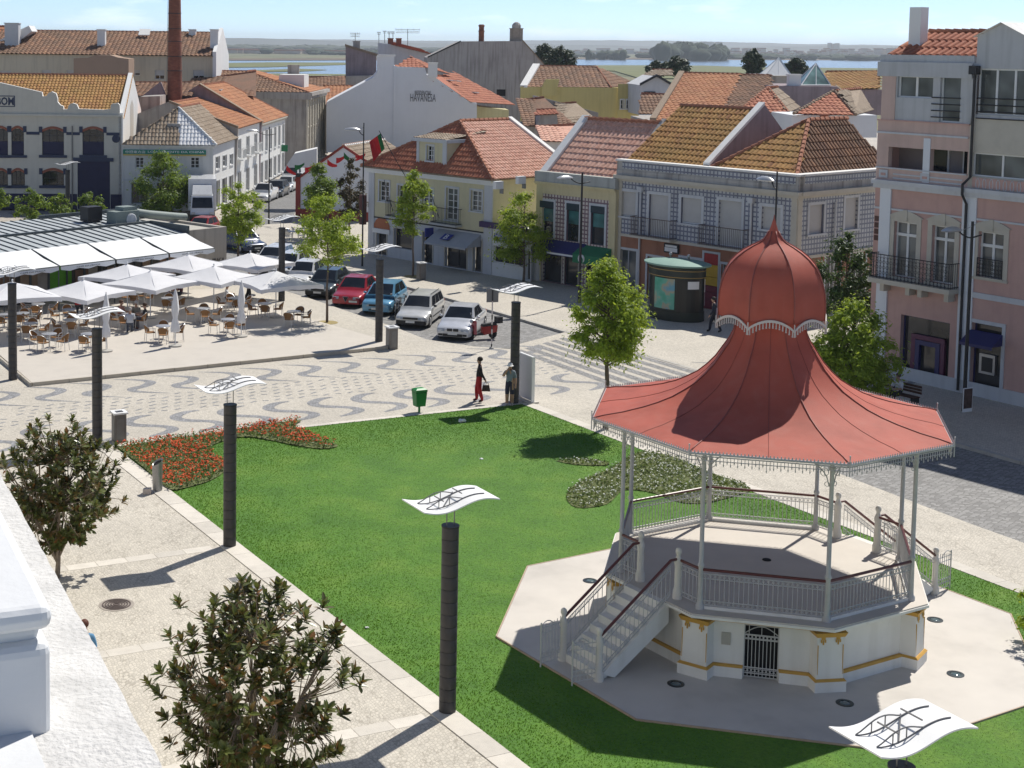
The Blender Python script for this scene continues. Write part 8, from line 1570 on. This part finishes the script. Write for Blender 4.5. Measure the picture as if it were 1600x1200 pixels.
# ================================================================ vegetation
def leafmat(name, cols, trans=.35, tcol=(.25, .35, .03), rough=.5, spec=.4):
    m, nt, b, o = newmat(name); b.inputs['Roughness'].default_value = rough
    try: b.inputs['Specular IOR Level'].default_value = spec
    except Exception: pass
    at = _n(nt, 'ShaderNodeAttribute'); at.attribute_name = 'tint'; n = len(cols); c = ramp(nt, at.outputs['Fac'], [(i/(n-1), q) for i, q in enumerate(cols)]); nt.links.new(c, b.inputs['Base Color'])
    tr = _n(nt, 'ShaderNodeBsdfTranslucent'); nt.links.new(mix(nt, c, tcol, .55), tr.inputs[0]); mx = _n(nt, 'ShaderNodeMixShader'); mx.inputs[0].default_value = trans
    nt.links.new(b.outputs[0], mx.inputs[1]); nt.links.new(tr.outputs[0], mx.inputs[2]); nt.links.new(mx.outputs[0], o.inputs[0]); return m
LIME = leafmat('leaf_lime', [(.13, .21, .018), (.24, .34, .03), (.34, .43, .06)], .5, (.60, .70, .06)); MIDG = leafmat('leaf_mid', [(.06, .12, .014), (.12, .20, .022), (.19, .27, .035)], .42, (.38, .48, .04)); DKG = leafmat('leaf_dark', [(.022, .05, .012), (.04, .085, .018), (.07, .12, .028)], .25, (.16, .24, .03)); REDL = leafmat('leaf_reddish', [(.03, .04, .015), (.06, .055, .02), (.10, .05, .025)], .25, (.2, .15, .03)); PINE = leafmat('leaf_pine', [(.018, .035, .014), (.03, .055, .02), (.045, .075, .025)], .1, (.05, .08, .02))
BARK = M('bark_grey_brown', (.14, .105, .08), .95, .35, 8, .6); BARKP = M('bark_pale', (.30, .24, .18), .95, .3, 8, .5)
def leaf_at(mb, p, n, s, rnd):
    n = n.normalized(); a = n.orthogonal().normalized(); a = (Matrix.Rotation(rnd.uniform(0, 2*pi), 3, n)@a); b = n.cross(a); f = rnd.uniform(.5, .8)
    i = mb.vs([p-a*s, p-b*s*f*.6+n*s*.12, p+a*s, p+b*s*f*.6+n*s*.12]); mb.face((i, i+1, i+2)); mb.face((i, i+2, i+3))
def tree(name, lb, base, H, z0, rx, mat, ncl=44, nleaf=7000, ls=.085, r0=.09, seed=1, grp=None, cone=.5, bark=None, loose=.0, top=None):
    rnd = random.Random(seed); base = V(base); t = thing(name, lb, 'tree', base, grp); cz = (z0+H)/2; hz = (H-z0)/2; cl = []; k = 0
    while len(cl) < ncl and k < 9000:
        k += 1; x, y, z = rnd.uniform(-1, 1), rnd.uniform(-1, 1), rnd.uniform(-1, 1); q = (x*x+y*y+z*z)**.5
        if q > 1 or q < .15+.35*rnd.random(): continue
        wd = 1-cone*(max(0, z+.25)/1.25)**1.3; x *= wd; y *= wd; c = V((x*rx, y*rx, cz+z*hz))
        if rnd.random() < loose: continue
        cl.append((c, rnd.uniform(.15, .33)*min(rx, hz)*(1.15 if z < 0 else .95)))
    cl.append((V((0, 0, H-.12*hz)), .16*rx+.05))
    mb = MB(bark or BARK); tp = [base+V((.03*sin(i*1.7+seed)*min(1, i), .03*cos(i*2.3+seed)*min(1, i), (H*.86)*i/7)) for i in range(8)]; mb.tube([base-V((0, 0, .1))]+tp, [r0*1.25]+[r0*(1-.82*i/7) for i in range(8)], 8); mb.build('trunk', t, smooth=True)
    mb = MB(bark or BARK)
    for c, r in cl:
        if rnd.random() < .8:
            zz = max(z0*.7, min(c.z-.15*hz-.35*(c.x**2+c.y**2)**.5, H*.8)); s = base+V((0, 0, zz)); e = base+c; m = s.lerp(e, .5)+V((0, 0, -.06*(e-s).length)); mb.tube([s, m, e], [r0*.32, r0*.2, r0*.07], 5, caps=False)
    mb.build('limb', t); mb = MB(mat); tot = sum(r*r for c, r in cl)
    for c, r in cl:
        n = int(nleaf*r*r/tot); ct = rnd.uniform(-.12, .12)
        for j in range(n):
            u = V((rnd.gauss(0, 1), rnd.gauss(0, 1), rnd.gauss(0, 1))); u.normalize(); rr = r*min(1.7, abs(rnd.gauss(.0, .6))+.15); p = base+c+V((u.x*rr*1.1, u.y*rr*1.1, u.z*rr*.8-.12*r))
            mb.tint = min(1, max(0, .5+ct+rnd.gauss(0, .2))); leaf_at(mb, p, u+V((0, 0, .5))+V((rnd.uniform(-.7, .7), rnd.uniform(-.7, .7), rnd.uniform(-.5, .7))), ls*rnd.uniform(.7, 1.25), rnd)
    mb.build('crown', t); return t
def ptree(lb, bx, by, ytop, ylow, xl, xr, mat, n=6000, ls=.085, seed=1, name='street_tree', z=0.0, base=None, **k):
    b = base or G(bx, by, z); b = V((b.x, b.y, z)); H = HZ(b, ytop)-z; z0 = max(.3, HZ(b, ylow)-z); sc = FPX/(b-CAM0).dot(CD); tree(name, lb, b, H, z0, (xr-xl)/2/sc, mat, nleaf=n, ls=ls, seed=seed, **k)
ptree('bright green ovate tree at the kerb left of the bandstand roof', 946, 671, 402, 568, 886, 1002, LIME, 22000, .08, 11, ncl=95, r0=.11, cone=.62)
ptree('light green tree in front of the optician and yellow house', 818, 440, 298, 412, 782, 882, LIME, 9000, .10, 12, ncl=48, r0=.08, cone=.4, grp='slim street trees on the far pavement')
ptree('narrow yellow-green tree before the cream house', 645, 432, 262, 368, 622, 684, LIME, 9000, .095, 13, ncl=44, r0=.07, cone=.45, grp='slim street trees on the far pavement')
ptree('slim yellow-green tree in a round pit beside the terrace, in front of the parked cars', 511, 504, 306, 412, 466, 566, LIME, 10000, .085, 14, ncl=52, r0=.07, cone=.35)
ptree('green tree behind the slim terrace tree, beside the red edged gable', 499, 372, 258, 335, 468, 532, MIDG, 6000, .13, 15, ncl=30, r0=.09)
ptree('dark reddish tree against the white gabled house', 546, 366, 246, 345, 520, 568, REDL, 6000, .12, 16, ncl=30, r0=.08, cone=.3)
ptree('round light green tree beside the cafe end wall and dark blue car', 372, 408, 285, 372, 338, 413, LIME, 8500, .10, 17, ncl=46, r0=.08, cone=.25)
ptree('tall green tree in front of the green-signed corner shop', 255, 338, 236, 332, 203, 306, MIDG, 11000, .13, 18, ncl=64, r0=.11, cone=.65)
for i, (bx, by, yt, yl, a, b, lb) in enumerate(((47, 364, 293, 352, 24, 77, 'small bushy tree behind the cafe roof, second from the left edge'), (95, 356, 304, 338, 72, 121, 'small tree behind the cafe roof, third from the left edge'), (140, 352, 300, 338, 119, 162, 'small tree behind the cafe roof, just left of the factory door'), (-3, 350, 296, 330, -22, 14, 'small tree cut by the left picture edge'))): ptree(lb, bx, by, yt, yl, a, b, MIDG, 3500, .12, 30+i, name='small_tree', ncl=22, r0=.06, cone=.2, grp='small trees behind the cafe')
ptree('bright yellow-green tree right of the red dome', 1330, 648, 472, 618, 1252, 1396, LIME, 20000, .085, 19, ncl=95, r0=.10, cone=.35)
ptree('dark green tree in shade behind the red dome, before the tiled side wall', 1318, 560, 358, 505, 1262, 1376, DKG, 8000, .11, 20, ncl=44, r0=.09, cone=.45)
b = G(1625, 1010); tree('shrub', 'yellow-green shrub cut by the right picture edge on the lawn', (b.x, b.y, 0), HZ(b, 895), .15, .55, LIME, ncl=18, nleaf=1800, ls=.06, r0=.03, seed=21, cone=.2)
for i, (x0, x1, yt, yb, Y, lb) in enumerate(((835, 866, 68, 110, 240, 'dark tree beside the grey gable on the skyline, left of two'), (850, 900, 72, 112, 235, 'broad dark tree beside the grey gable on the skyline'), (1038, 1078, 87, 120, 230, 'dark round tree above the small gabled house'), (1010, 1040, 95, 120, 232, 'palm-like dark tree left of the round one'), (1160, 1196, 75, 122, 225, 'dark cypress-like tree standing above the orange roofs'), (1222, 1264, 92, 122, 230, 'dark conifer behind the glass pyramid'))):
    b = AT((x0+x1)/2, 120, Y); b = V((b.x, b.y, 0)); tree('dark_tree', lb, b, AT((x0+x1)/2, yt, Y).z, AT((x0+x1)/2, yb, Y).z, (x1-x0)/2/(FPX/Y), PINE, ncl=75, nleaf=5000, ls=.30, r0=.25, seed=40+i, grp='dark trees among the far roofs', cone=.4)
# tree pits
for x, y, lb in ((511, 504, 'round gravel tree pit at the slim terrace tree'), (645, 432, 'round tree pit on the far pavement')): c = G(x, y); mb = MB(M('pit_gravel', (.34, .27, .12), .95, .4, 20, .5)); mb.lathe([(.55, 0), (.55, .008), (.01, .012)], (c.x, c.y, .002), 24); tag(mb.build('tree_pit'), lb, 'tree pit', 'round tree pits')
# ---------------------------------------------------------------- magnolias by the walkway
MAG = leafmat('magnolia_leaf', [(.24, .11, .035), (.16, .10, .035), (.075, .095, .025), (.11, .135, .035), (.17, .20, .06)], .18, (.22, .22, .04), .36, .5)
lm = MB(MAG); L_, Wd_ = .115, .042     # one pointed leaf along +X, cupped
for s in (-1, 1):
    pr = None
    for i in range(6):
        u = i/5; w_ = Wd_*sin(pi*min(1, u*.92+.04))**.75; a = lm.vs([(u*L_*1.7, 0, -.03*u*u+.006), (u*L_*1.7, s*w_, .016-.035*u*u)])
        if pr is not None: lm.face((pr, a, a+1, pr+1) if s > 0 else (a, pr, pr+1, a+1))
        pr = a
def magnolia(lb, base, H, z0, rx, n_tips, seed, nobj):
    rnd = random.Random(seed); base = V(base); t = thing('magnolia', lb, 'tree', base, 'magnolias beside the white parapet'); mb = MB(BARKP); tips = []; cz = (z0+H)/2; hz = (H-z0)/2; k = 0
    while len(tips) < n_tips and k < 20000:
        k += 1; v = V((rnd.uniform(-1, 1), rnd.uniform(-1, 1), rnd.uniform(-1, 1))); q = v.length
        if q > 1 or q < .28+.4*rnd.random(): continue
        lump = .84+.24*sin(4*atan2(v.y, v.x)+seed)+.12*sin(9*v.z+seed); tips.append(base+V((v.x*rx*lump, v.y*rx*lump, cz+v.z*hz*(.9+.15*lump)))); 
    st = base+V((0, 0, .12)); mb.tube([base-V((0, 0, .1)), base+V((.04, .02, z0*.7)), base+V((.0, .05, z0+.2*hz))], [.075, .06, .045], 8); mains = [base+V((rx*.45*cos(a), rx*.45*sin(a), cz-.1*hz)) for a in [2*pi*i/7+seed for i in range(7)]]+[base+V((0, 0, cz+.4*hz))]
    for m in mains: s0 = base+V((0, 0, z0*.6)); mb.tube([s0, s0.lerp(m, .55)+V((0, 0, -.08)), m], [.04, .028, .018], 6, caps=False)
    for p in tips:
        m = min(mains, key=lambda q: (q-p).length); mb.tube([m, m.lerp(p, .6)+V((0, 0, -.05)), p], [.014, .010, .006], 4, caps=False)
    mb.build('trunk', t, smooth=True); leaves = []
    for p in tips:
        up = (p-(base+V((0, 0, cz-.5*hz)))).normalized()*.8+V((0, 0, .7)); up.normalize(); nl = rnd.randint(11, 17); ph = rnd.uniform(0, 6.28)
        for j in range(nl):
            an = ph+j*2.4; tl = .25+.85*(j/nl); a = up.orthogonal().normalized(); a = Matrix.Rotation(an, 3, up)@a; d = (a*sin(tl*1.25)+up*cos(tl*1.25)+V((rnd.uniform(-.2, .2), rnd.uniform(-.2, .2), rnd.uniform(-.25, .1)))).normalized(); z = (up-d*up.dot(d)); z = z.normalized() if z.length > .05 else a; y = z.cross(d).normalized(); z = d.cross(y)
            sc = rnd.uniform(.75, 1.2); o = p-up*.10*(j/nl)*1.3; mt = Matrix(((d.x*sc, y.x*sc, z.x*sc, o.x), (d.y*sc, y.y*sc, z.y*sc, o.y), (d.z*sc, y.z*sc, z.z*sc, o.z), (0, 0, 0, 1))); leaves.append((mt, min(1, max(0, rnd.gauss(.55, .27)))))
    leaves.sort(key=lambda q: (q[0].translation-CAM0).length); mats_ = []
    for i in range(4):
        x = MB(MAG); x.add(lm, Matrix.Identity(4)); x.t = [(.12, .45, .65, .9)[i]]*len(x.f); mats_.append(x.mesh('leaf', smooth=True))
    vis = 0; rest = MB(MAG)
    for i, (mt, ti) in enumerate(leaves):
        if i % max(1, len(leaves)//nobj) == 0 and vis < nobj:
            o = bpy.data.objects.new('leaf', mats_[min(3, int(ti*4))]); COL.objects.link(o); o.parent = t; m2 = mt.copy(); m2.translation = mt.translation-base; o.matrix_local = m2; vis += 1
        else:
            n0 = len(rest.f); rest.add(lm, mt); rest.t[n0:] = [ti]*(len(rest.f)-n0)
    o = rest.build('crown', t, smooth=True); o['kind'] = 'stuff'
b1 = G(89, 903); magnolia('dark glossy magnolia by the upper end of the white parapet', (b1.x, b1.y, 0), HZ(b1, 664), .75, 1.84, 380, 5, 300)
b2 = G(398, 1265); magnolia('dark glossy magnolia nearest the viewer beside the lamp post shadow', (b2.x, b2.y, 0), HZ(b2, 912), .35, 1.78, 380, 8, 300)
# ---------------------------------------------------------------- flower beds
FOL = leafmat('bed_foliage', [(.05, .10, .015), (.10, .16, .03), (.15, .19, .05)], .25); REDF = M('red_flower', (.64, .085, .012), .7, .3, 9); WHF = M('white_flower', (.72, .74, .66), .7, .1, 9); DRYF = leafmat('dry_foliage', [(.10, .09, .04), (.11, .16, .04), (.17, .22, .09)], .25)
def bed(name, lb, polys, fol, flo, dens, fdens, seed, h=.22, fs=.045):
    rnd = random.Random(seed); mb = MB(fol); fl = MB(flo); so_ = MB(M('mulch_soil', (.13, .15, .055), .95, .4, 5, .3))
    for P in polys:
        W_ = [G(x, y) for x, y in P]; W_ = catmull([(p.x, p.y, 0) for p in W_+[W_[0]]], 4)[:-1]; so_.poly([(p.x, p.y, .05) for p in ccw(W_)]); xs_ = [p.x for p in W_]; ys_ = [p.y for p in W_]; ar = (max(xs_)-min(xs_))*(max(ys_)-min(ys_))
        for i in range(int(ar*dens)):
            x, y = rnd.uniform(min(xs_), max(xs_)), rnd.uniform(min(ys_), max(ys_))
            if not inpoly(x, y, W_): continue
            patch = .5+.5*sin(x*2.3+seed)*sin(y*1.9); mb.tint = min(1, max(0, rnd.gauss(.5, .22))); leaf_at(mb, V((x, y, .04+rnd.random()*h)), V((rnd.uniform(-1, 1), rnd.uniform(-1, 1), rnd.uniform(.2, 1.2))), rnd.uniform(.035, .075), rnd)
            if rnd.random() < fdens*(.35+patch):
                c = V((x+rnd.uniform(-.05, .05), y+rnd.uniform(-.05, .05), h*rnd.uniform(.75, 1.25)+.03))
                for k in range(3): leaf_at(fl, c+V((rnd.uniform(-.02, .02), rnd.uniform(-.02, .02), .01*k)), V((rnd.uniform(-.7, .7), rnd.uniform(-.7, .7), 1)), fs*rnd.uniform(.7, 1.2), rnd)
    r = so_.build(name); r['kind'] = 'stuff'; r['label'] = lb; mb.build('foliage', r); fl.build('blossom', r)
bed('flower_bed', 'bed of red flowers curving along the far left edge of the lawn', [[(183, 700), (260, 688), (340, 677), (420, 664), (470, 658), (462, 668), (500, 688), (528, 698), (505, 703), (470, 699), (425, 690), (385, 684), (352, 690), (330, 700), (338, 715), (352, 735), (330, 752), (290, 764), (262, 765), (225, 733)]], FOL, REDF, 260, .30, 3, .18, .05)
bed('flower_bed', 'sparse bed of white flowers and brown stems beside the bandstand', [[(952, 735), (990, 712), (1015, 708), (1060, 718), (1110, 740), (1172, 764), (1150, 776), (1100, 788), (1060, 786), (1020, 772), (975, 768), (948, 790), (900, 795), (885, 775), (905, 755)], [(868, 722), (905, 719), (948, 724), (945, 729), (900, 728)]], DRYF, WHF, 230, .15, 5, .09, .036)
# ---------------------------------------------------------------- mown grass blades
rnd = random.Random(99); GR = leafmat('grass_blade', [(.055, .15, .008), (.085, .205, .011), (.13, .25, .02), (.22, .27, .05)], .3, (.2, .36, .02), .6, .2); mb = MB(GR); NB = 170000; k = 0
bedp = [[G(x, y) for x, y in [(183, 700), (340, 677), (470, 658), (528, 698), (425, 690), (330, 700), (352, 735), (262, 765)]]]
while k < NB:
    v = -31*rnd.random(); u = lawn_u0(v)+(lawn_u1(v)-lawn_u0(v))*rnd.random(); p = W(u, v)
    if (p.x-BC.x)**2+(p.y-BC.y)**2 < 6.05**2 or (p.y < 26.5): continue
    if (p.x-BC.x)**2+(p.y-BC.y)**2 < 6.55**2:
        a = (atan2(p.y-BC.y, p.x-BC.x)-BTH) % (pi/4); 
        if ((p.x-BC.x)**2+(p.y-BC.y)**2)**.5 < 6.53*cos(pi/8)/cos(a-pi/8): continue
    k += 1; a = rnd.uniform(0, 2*pi); h = rnd.uniform(.008, .026); d = V((cos(a), sin(a), 0))*rnd.uniform(.008, .016); l = V((rnd.uniform(-.03, .03), rnd.uniform(-.03, .03), 0)); big = .5+.25*sin(p.x*.9+1.3*sin(p.y*.6))*sin(p.y*.7); mb.tint = min(1, max(0, rnd.gauss(.27+.24*big, .06))) if rnd.random() > .02 else .95
    i = mb.vs([(p.x-d.x, p.y-d.y, .015), (p.x+d.x, p.y+d.y, .015), (p.x+l.x, p.y+l.y, .03+h)]); mb.face((i, i+1, i+2))
o = mb.build('grass'); o['kind'] = 'stuff'; o['label'] = 'short mown grass blades covering the lawn'
# ================================================================ river, marsh, far shore, hills, haze
def watermat():
    m, nt, b, o = newmat('river_water'); b.inputs['Base Color'].default_value = (.10, .14, .17, 1); b.inputs['Roughness'].default_value = .18
    n = tex(nt, 'ShaderNodeTexNoise', .25, Detail=3.0); bump(nt, b, n.outputs[0], .15, .4); return m
WATER = watermat(); MARSH = M('marsh_green', (.15, .16, .06), .95, .3, .03); MUD = M('tidal_mud', (.14, .10, .06), .9, .3, .02); TOWN = M('far_white_houses', (.55, .48, .42), .9, .1, .1); TOWNR = M('far_red_roofs', (.36, .16, .10), .9, .2, .1)
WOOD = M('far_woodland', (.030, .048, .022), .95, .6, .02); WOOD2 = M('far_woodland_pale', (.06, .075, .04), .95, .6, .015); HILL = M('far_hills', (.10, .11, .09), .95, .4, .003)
def hy(x): return PPY-(tan_(PITCH))*FPX+(x-PPX)*ROLL
def tan_(a): return sin(a)/cos(a)
def FG_(x, y):     # ground far away, never beyond 5.2 km
    y = max(y, hy(x)+6.2); p = G(x, y, -.9); return p
rp = [FG_(x, y) for x, y in [(-200, 97), (200, 95.5), (400, 95.5), (560, 95), (900, 93.5), (1150, 94), (1400, 94), (1800, 97), (1800, 116), (1400, 113), (1150, 110), (980, 105), (900, 108), (960, 125), (700, 125), (300, 130), (-200, 130)]]
mb = MB(WATER); mb.poly([(p.x, p.y, -.6) for p in ccw(rp)]); struct(mb, 'river', 'pale tidal river beyond the rooftops')
for i, P in enumerate(([(330, 100), (420, 98.5), (560, 99), (560, 101.5), (480, 104), (420, 106), (330, 107)], [(400, 111), (470, 109), (510, 110.5), (470, 113), (400, 114)], [(340, 118), (430, 116.5), (560, 118), (560, 122), (340, 124)], [(890, 103), (1010, 103), (1100, 103.5), (1180, 106), (1400, 108), (1400, 124), (1000, 124), (960, 112), (900, 109)])):
    mb = MB(MARSH); mb.prism([(p.x, p.y) for p in [FG_(x, y) for x, y in P]], -.9, -.3); struct(mb, 'marsh_bank', ('grassy marsh bank lying in the river', 'small marsh islet', 'near marsh strip behind the side street roofs', 'marsh meadow behind the yellow house')[i])
mb = MB(MUD); rp = [FG_(x, y) for x, y in [(-200, 96.5), (400, 95), (900, 93), (1800, 96.5), (1800, 92), (900, 90.6), (400, 92), (-200, 93)]]; mb.poly([(p.x, p.y, -.4) for p in ccw(rp)]); struct(mb, 'far_shore', 'brown mud edge of the far shore')
# wooded belts on the far side: thick irregular bands of crown lumps
def belt(Y, x0, x1, ytop, amp, mat, name, lb, n=520, kind='stuff', seed=1, wmin=14, wmax=34):
    rnd = random.Random(seed); mb = MB(mat)
    for i in range(n):
        x = rnd.uniform(x0, x1); yy = Y*rnd.uniform(.93, 1.1); base = AT(x, hy(x)+20, yy); top = AT(x, ytop(x)+rnd.uniform(-.2, 1)*amp, yy).z; r = rnd.uniform(wmin, wmax)*(Y/2500)
        if top < 2: continue
        mb.lathe([(r*.55, -1), (r, top*.4), (r*.9, top*.7), (r*.5, top*.93), (r*.1, top)], (base.x, base.y, 0), 7, caps=False)
        k = len(mb.v)-35; mb.v[k:] = [(p[0]+rnd.uniform(-.15, .15)*r, p[1]+rnd.uniform(-.2, .2)*r, p[2]*rnd.uniform(.85, 1.1)) for p in mb.v[k:]]
    o = mb.build(name, None, True); o['kind'] = kind; o['label'] = lb; return o
belt(2300, -150, 1800, lambda x: 80-5*max(0, 1-abs(x-470)/260)+(1 if x > 800 else 0)*4, 6, WOOD, 'far_wood', 'dark woodland along the far shore', 420, seed=3, wmin=8, wmax=22)
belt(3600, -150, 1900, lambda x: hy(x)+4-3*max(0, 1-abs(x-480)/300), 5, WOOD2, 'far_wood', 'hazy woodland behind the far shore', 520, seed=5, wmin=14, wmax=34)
belt(1900, 1028, 1130, lambda x: 67, 9, WOOD, 'tree_clump', 'dark clump of big trees on the far bank', 46, seed=9, wmin=10, wmax=18); belt(1950, 905, 980, lambda x: 78, 6, WOOD, 'tree_clump', 'scattered dark trees on the far bank left of the clump', 14, seed=11, wmin=6, wmax=12)
# distant towns
mb = MB(TOWN); rnd = random.Random(4)
for i in range(330):
    x = rnd.choice([rnd.uniform(350, 545), rnd.uniform(1000, 1400), rnd.uniform(850, 1400)]); Y = rnd.uniform(2200, 2500) if x < 600 else rnd.uniform(3000, 3900); y = (rnd.uniform(80, 91) if x < 600 else rnd.uniform(76, 88)); b = AT(x, hy(x)+20, Y); w_ = rnd.uniform(6, 18); h = max(4, AT(x, y, Y).z)
    if h > 18: h = rnd.uniform(5, 12)
    mb.box((b.x, b.y, h/2), (w_, 10, h), TOWN); mb.box((b.x, b.y, h+.8), (w_+1, 11, 1.6), TOWNR)
for x, y in ((1098, 63), (1102, 62), (1107, 63.5), (1112, 64), (1120, 63), (1125, 64), (1296, 64), (1303, 66), (1308, 65), (1055, 66), (1060, 67)): b = AT(x, 80, 4300); mb.box((b.x, b.y, 15), (10, 10, AT(x, y, 4300).z), TOWN)
o = mb.build('far_town'); o['kind'] = 'stuff'; o['label'] = 'pale houses of distant towns across the river'
# hill ridges
def ridge(Y, f, name, lb, seed):
    rnd = random.Random(seed); mb = MB(HILL); n = 90; pr = None
    for i in range(n+1):
        x = -400+2500*i/n; y = f(x)+rnd.uniform(-.5, .5); p = AT(x, y, Y); q = [(p.x, Y-500, -1), (p.x, Y, p.z), (p.x*1.05, Y+600, -1)]; a = mb.vs(q)
        if pr is not None: mb.face((pr, a, a+1, pr+1)); mb.face((pr+1, a+1, a+2, pr+2))
        pr = a
    o = struct(mb, name, lb, smooth=True)
ridge(5600, lambda x: hy(x)-4-3.0*sin(x*.004)+1.5*sin(x*.013)-(4 if x > 900 else 0)*min(1, (x-900)/200 if x > 900 else 0), 'hills', 'low blue hills on the horizon', 2); ridge(7600, lambda x: hy(x)-8.5+2.5*sin(x*.0035+1)+1.0*sin(x*.011), 'hills_beyond', 'paler hill line beyond', 6)
# haze: even thin air over everything
hm = bpy.data.materials.new('haze_air'); hm.use_nodes = True; nt_ = hm.node_tree; nt_.nodes.clear(); oo = nt_.nodes.new('ShaderNodeOutputMaterial'); pv = nt_.nodes.new('ShaderNodeVolumePrincipled'); pv.inputs['Color'].default_value = (.86, .93, 1.0, 1); pv.inputs['Density'].default_value = .00013; pv.inputs['Anisotropy'].default_value = .35; nt_.links.new(pv.outputs[0], oo.inputs['Volume'])
mb = MB(hm); mb.obox((-9500, -400, -2), (19000, 0, 0), (0, 9000, 0), (0, 0, 68)); o = mb.build('haze'); o['kind'] = 'stuff'; o['label'] = 'thin blue summer haze over the far plain'
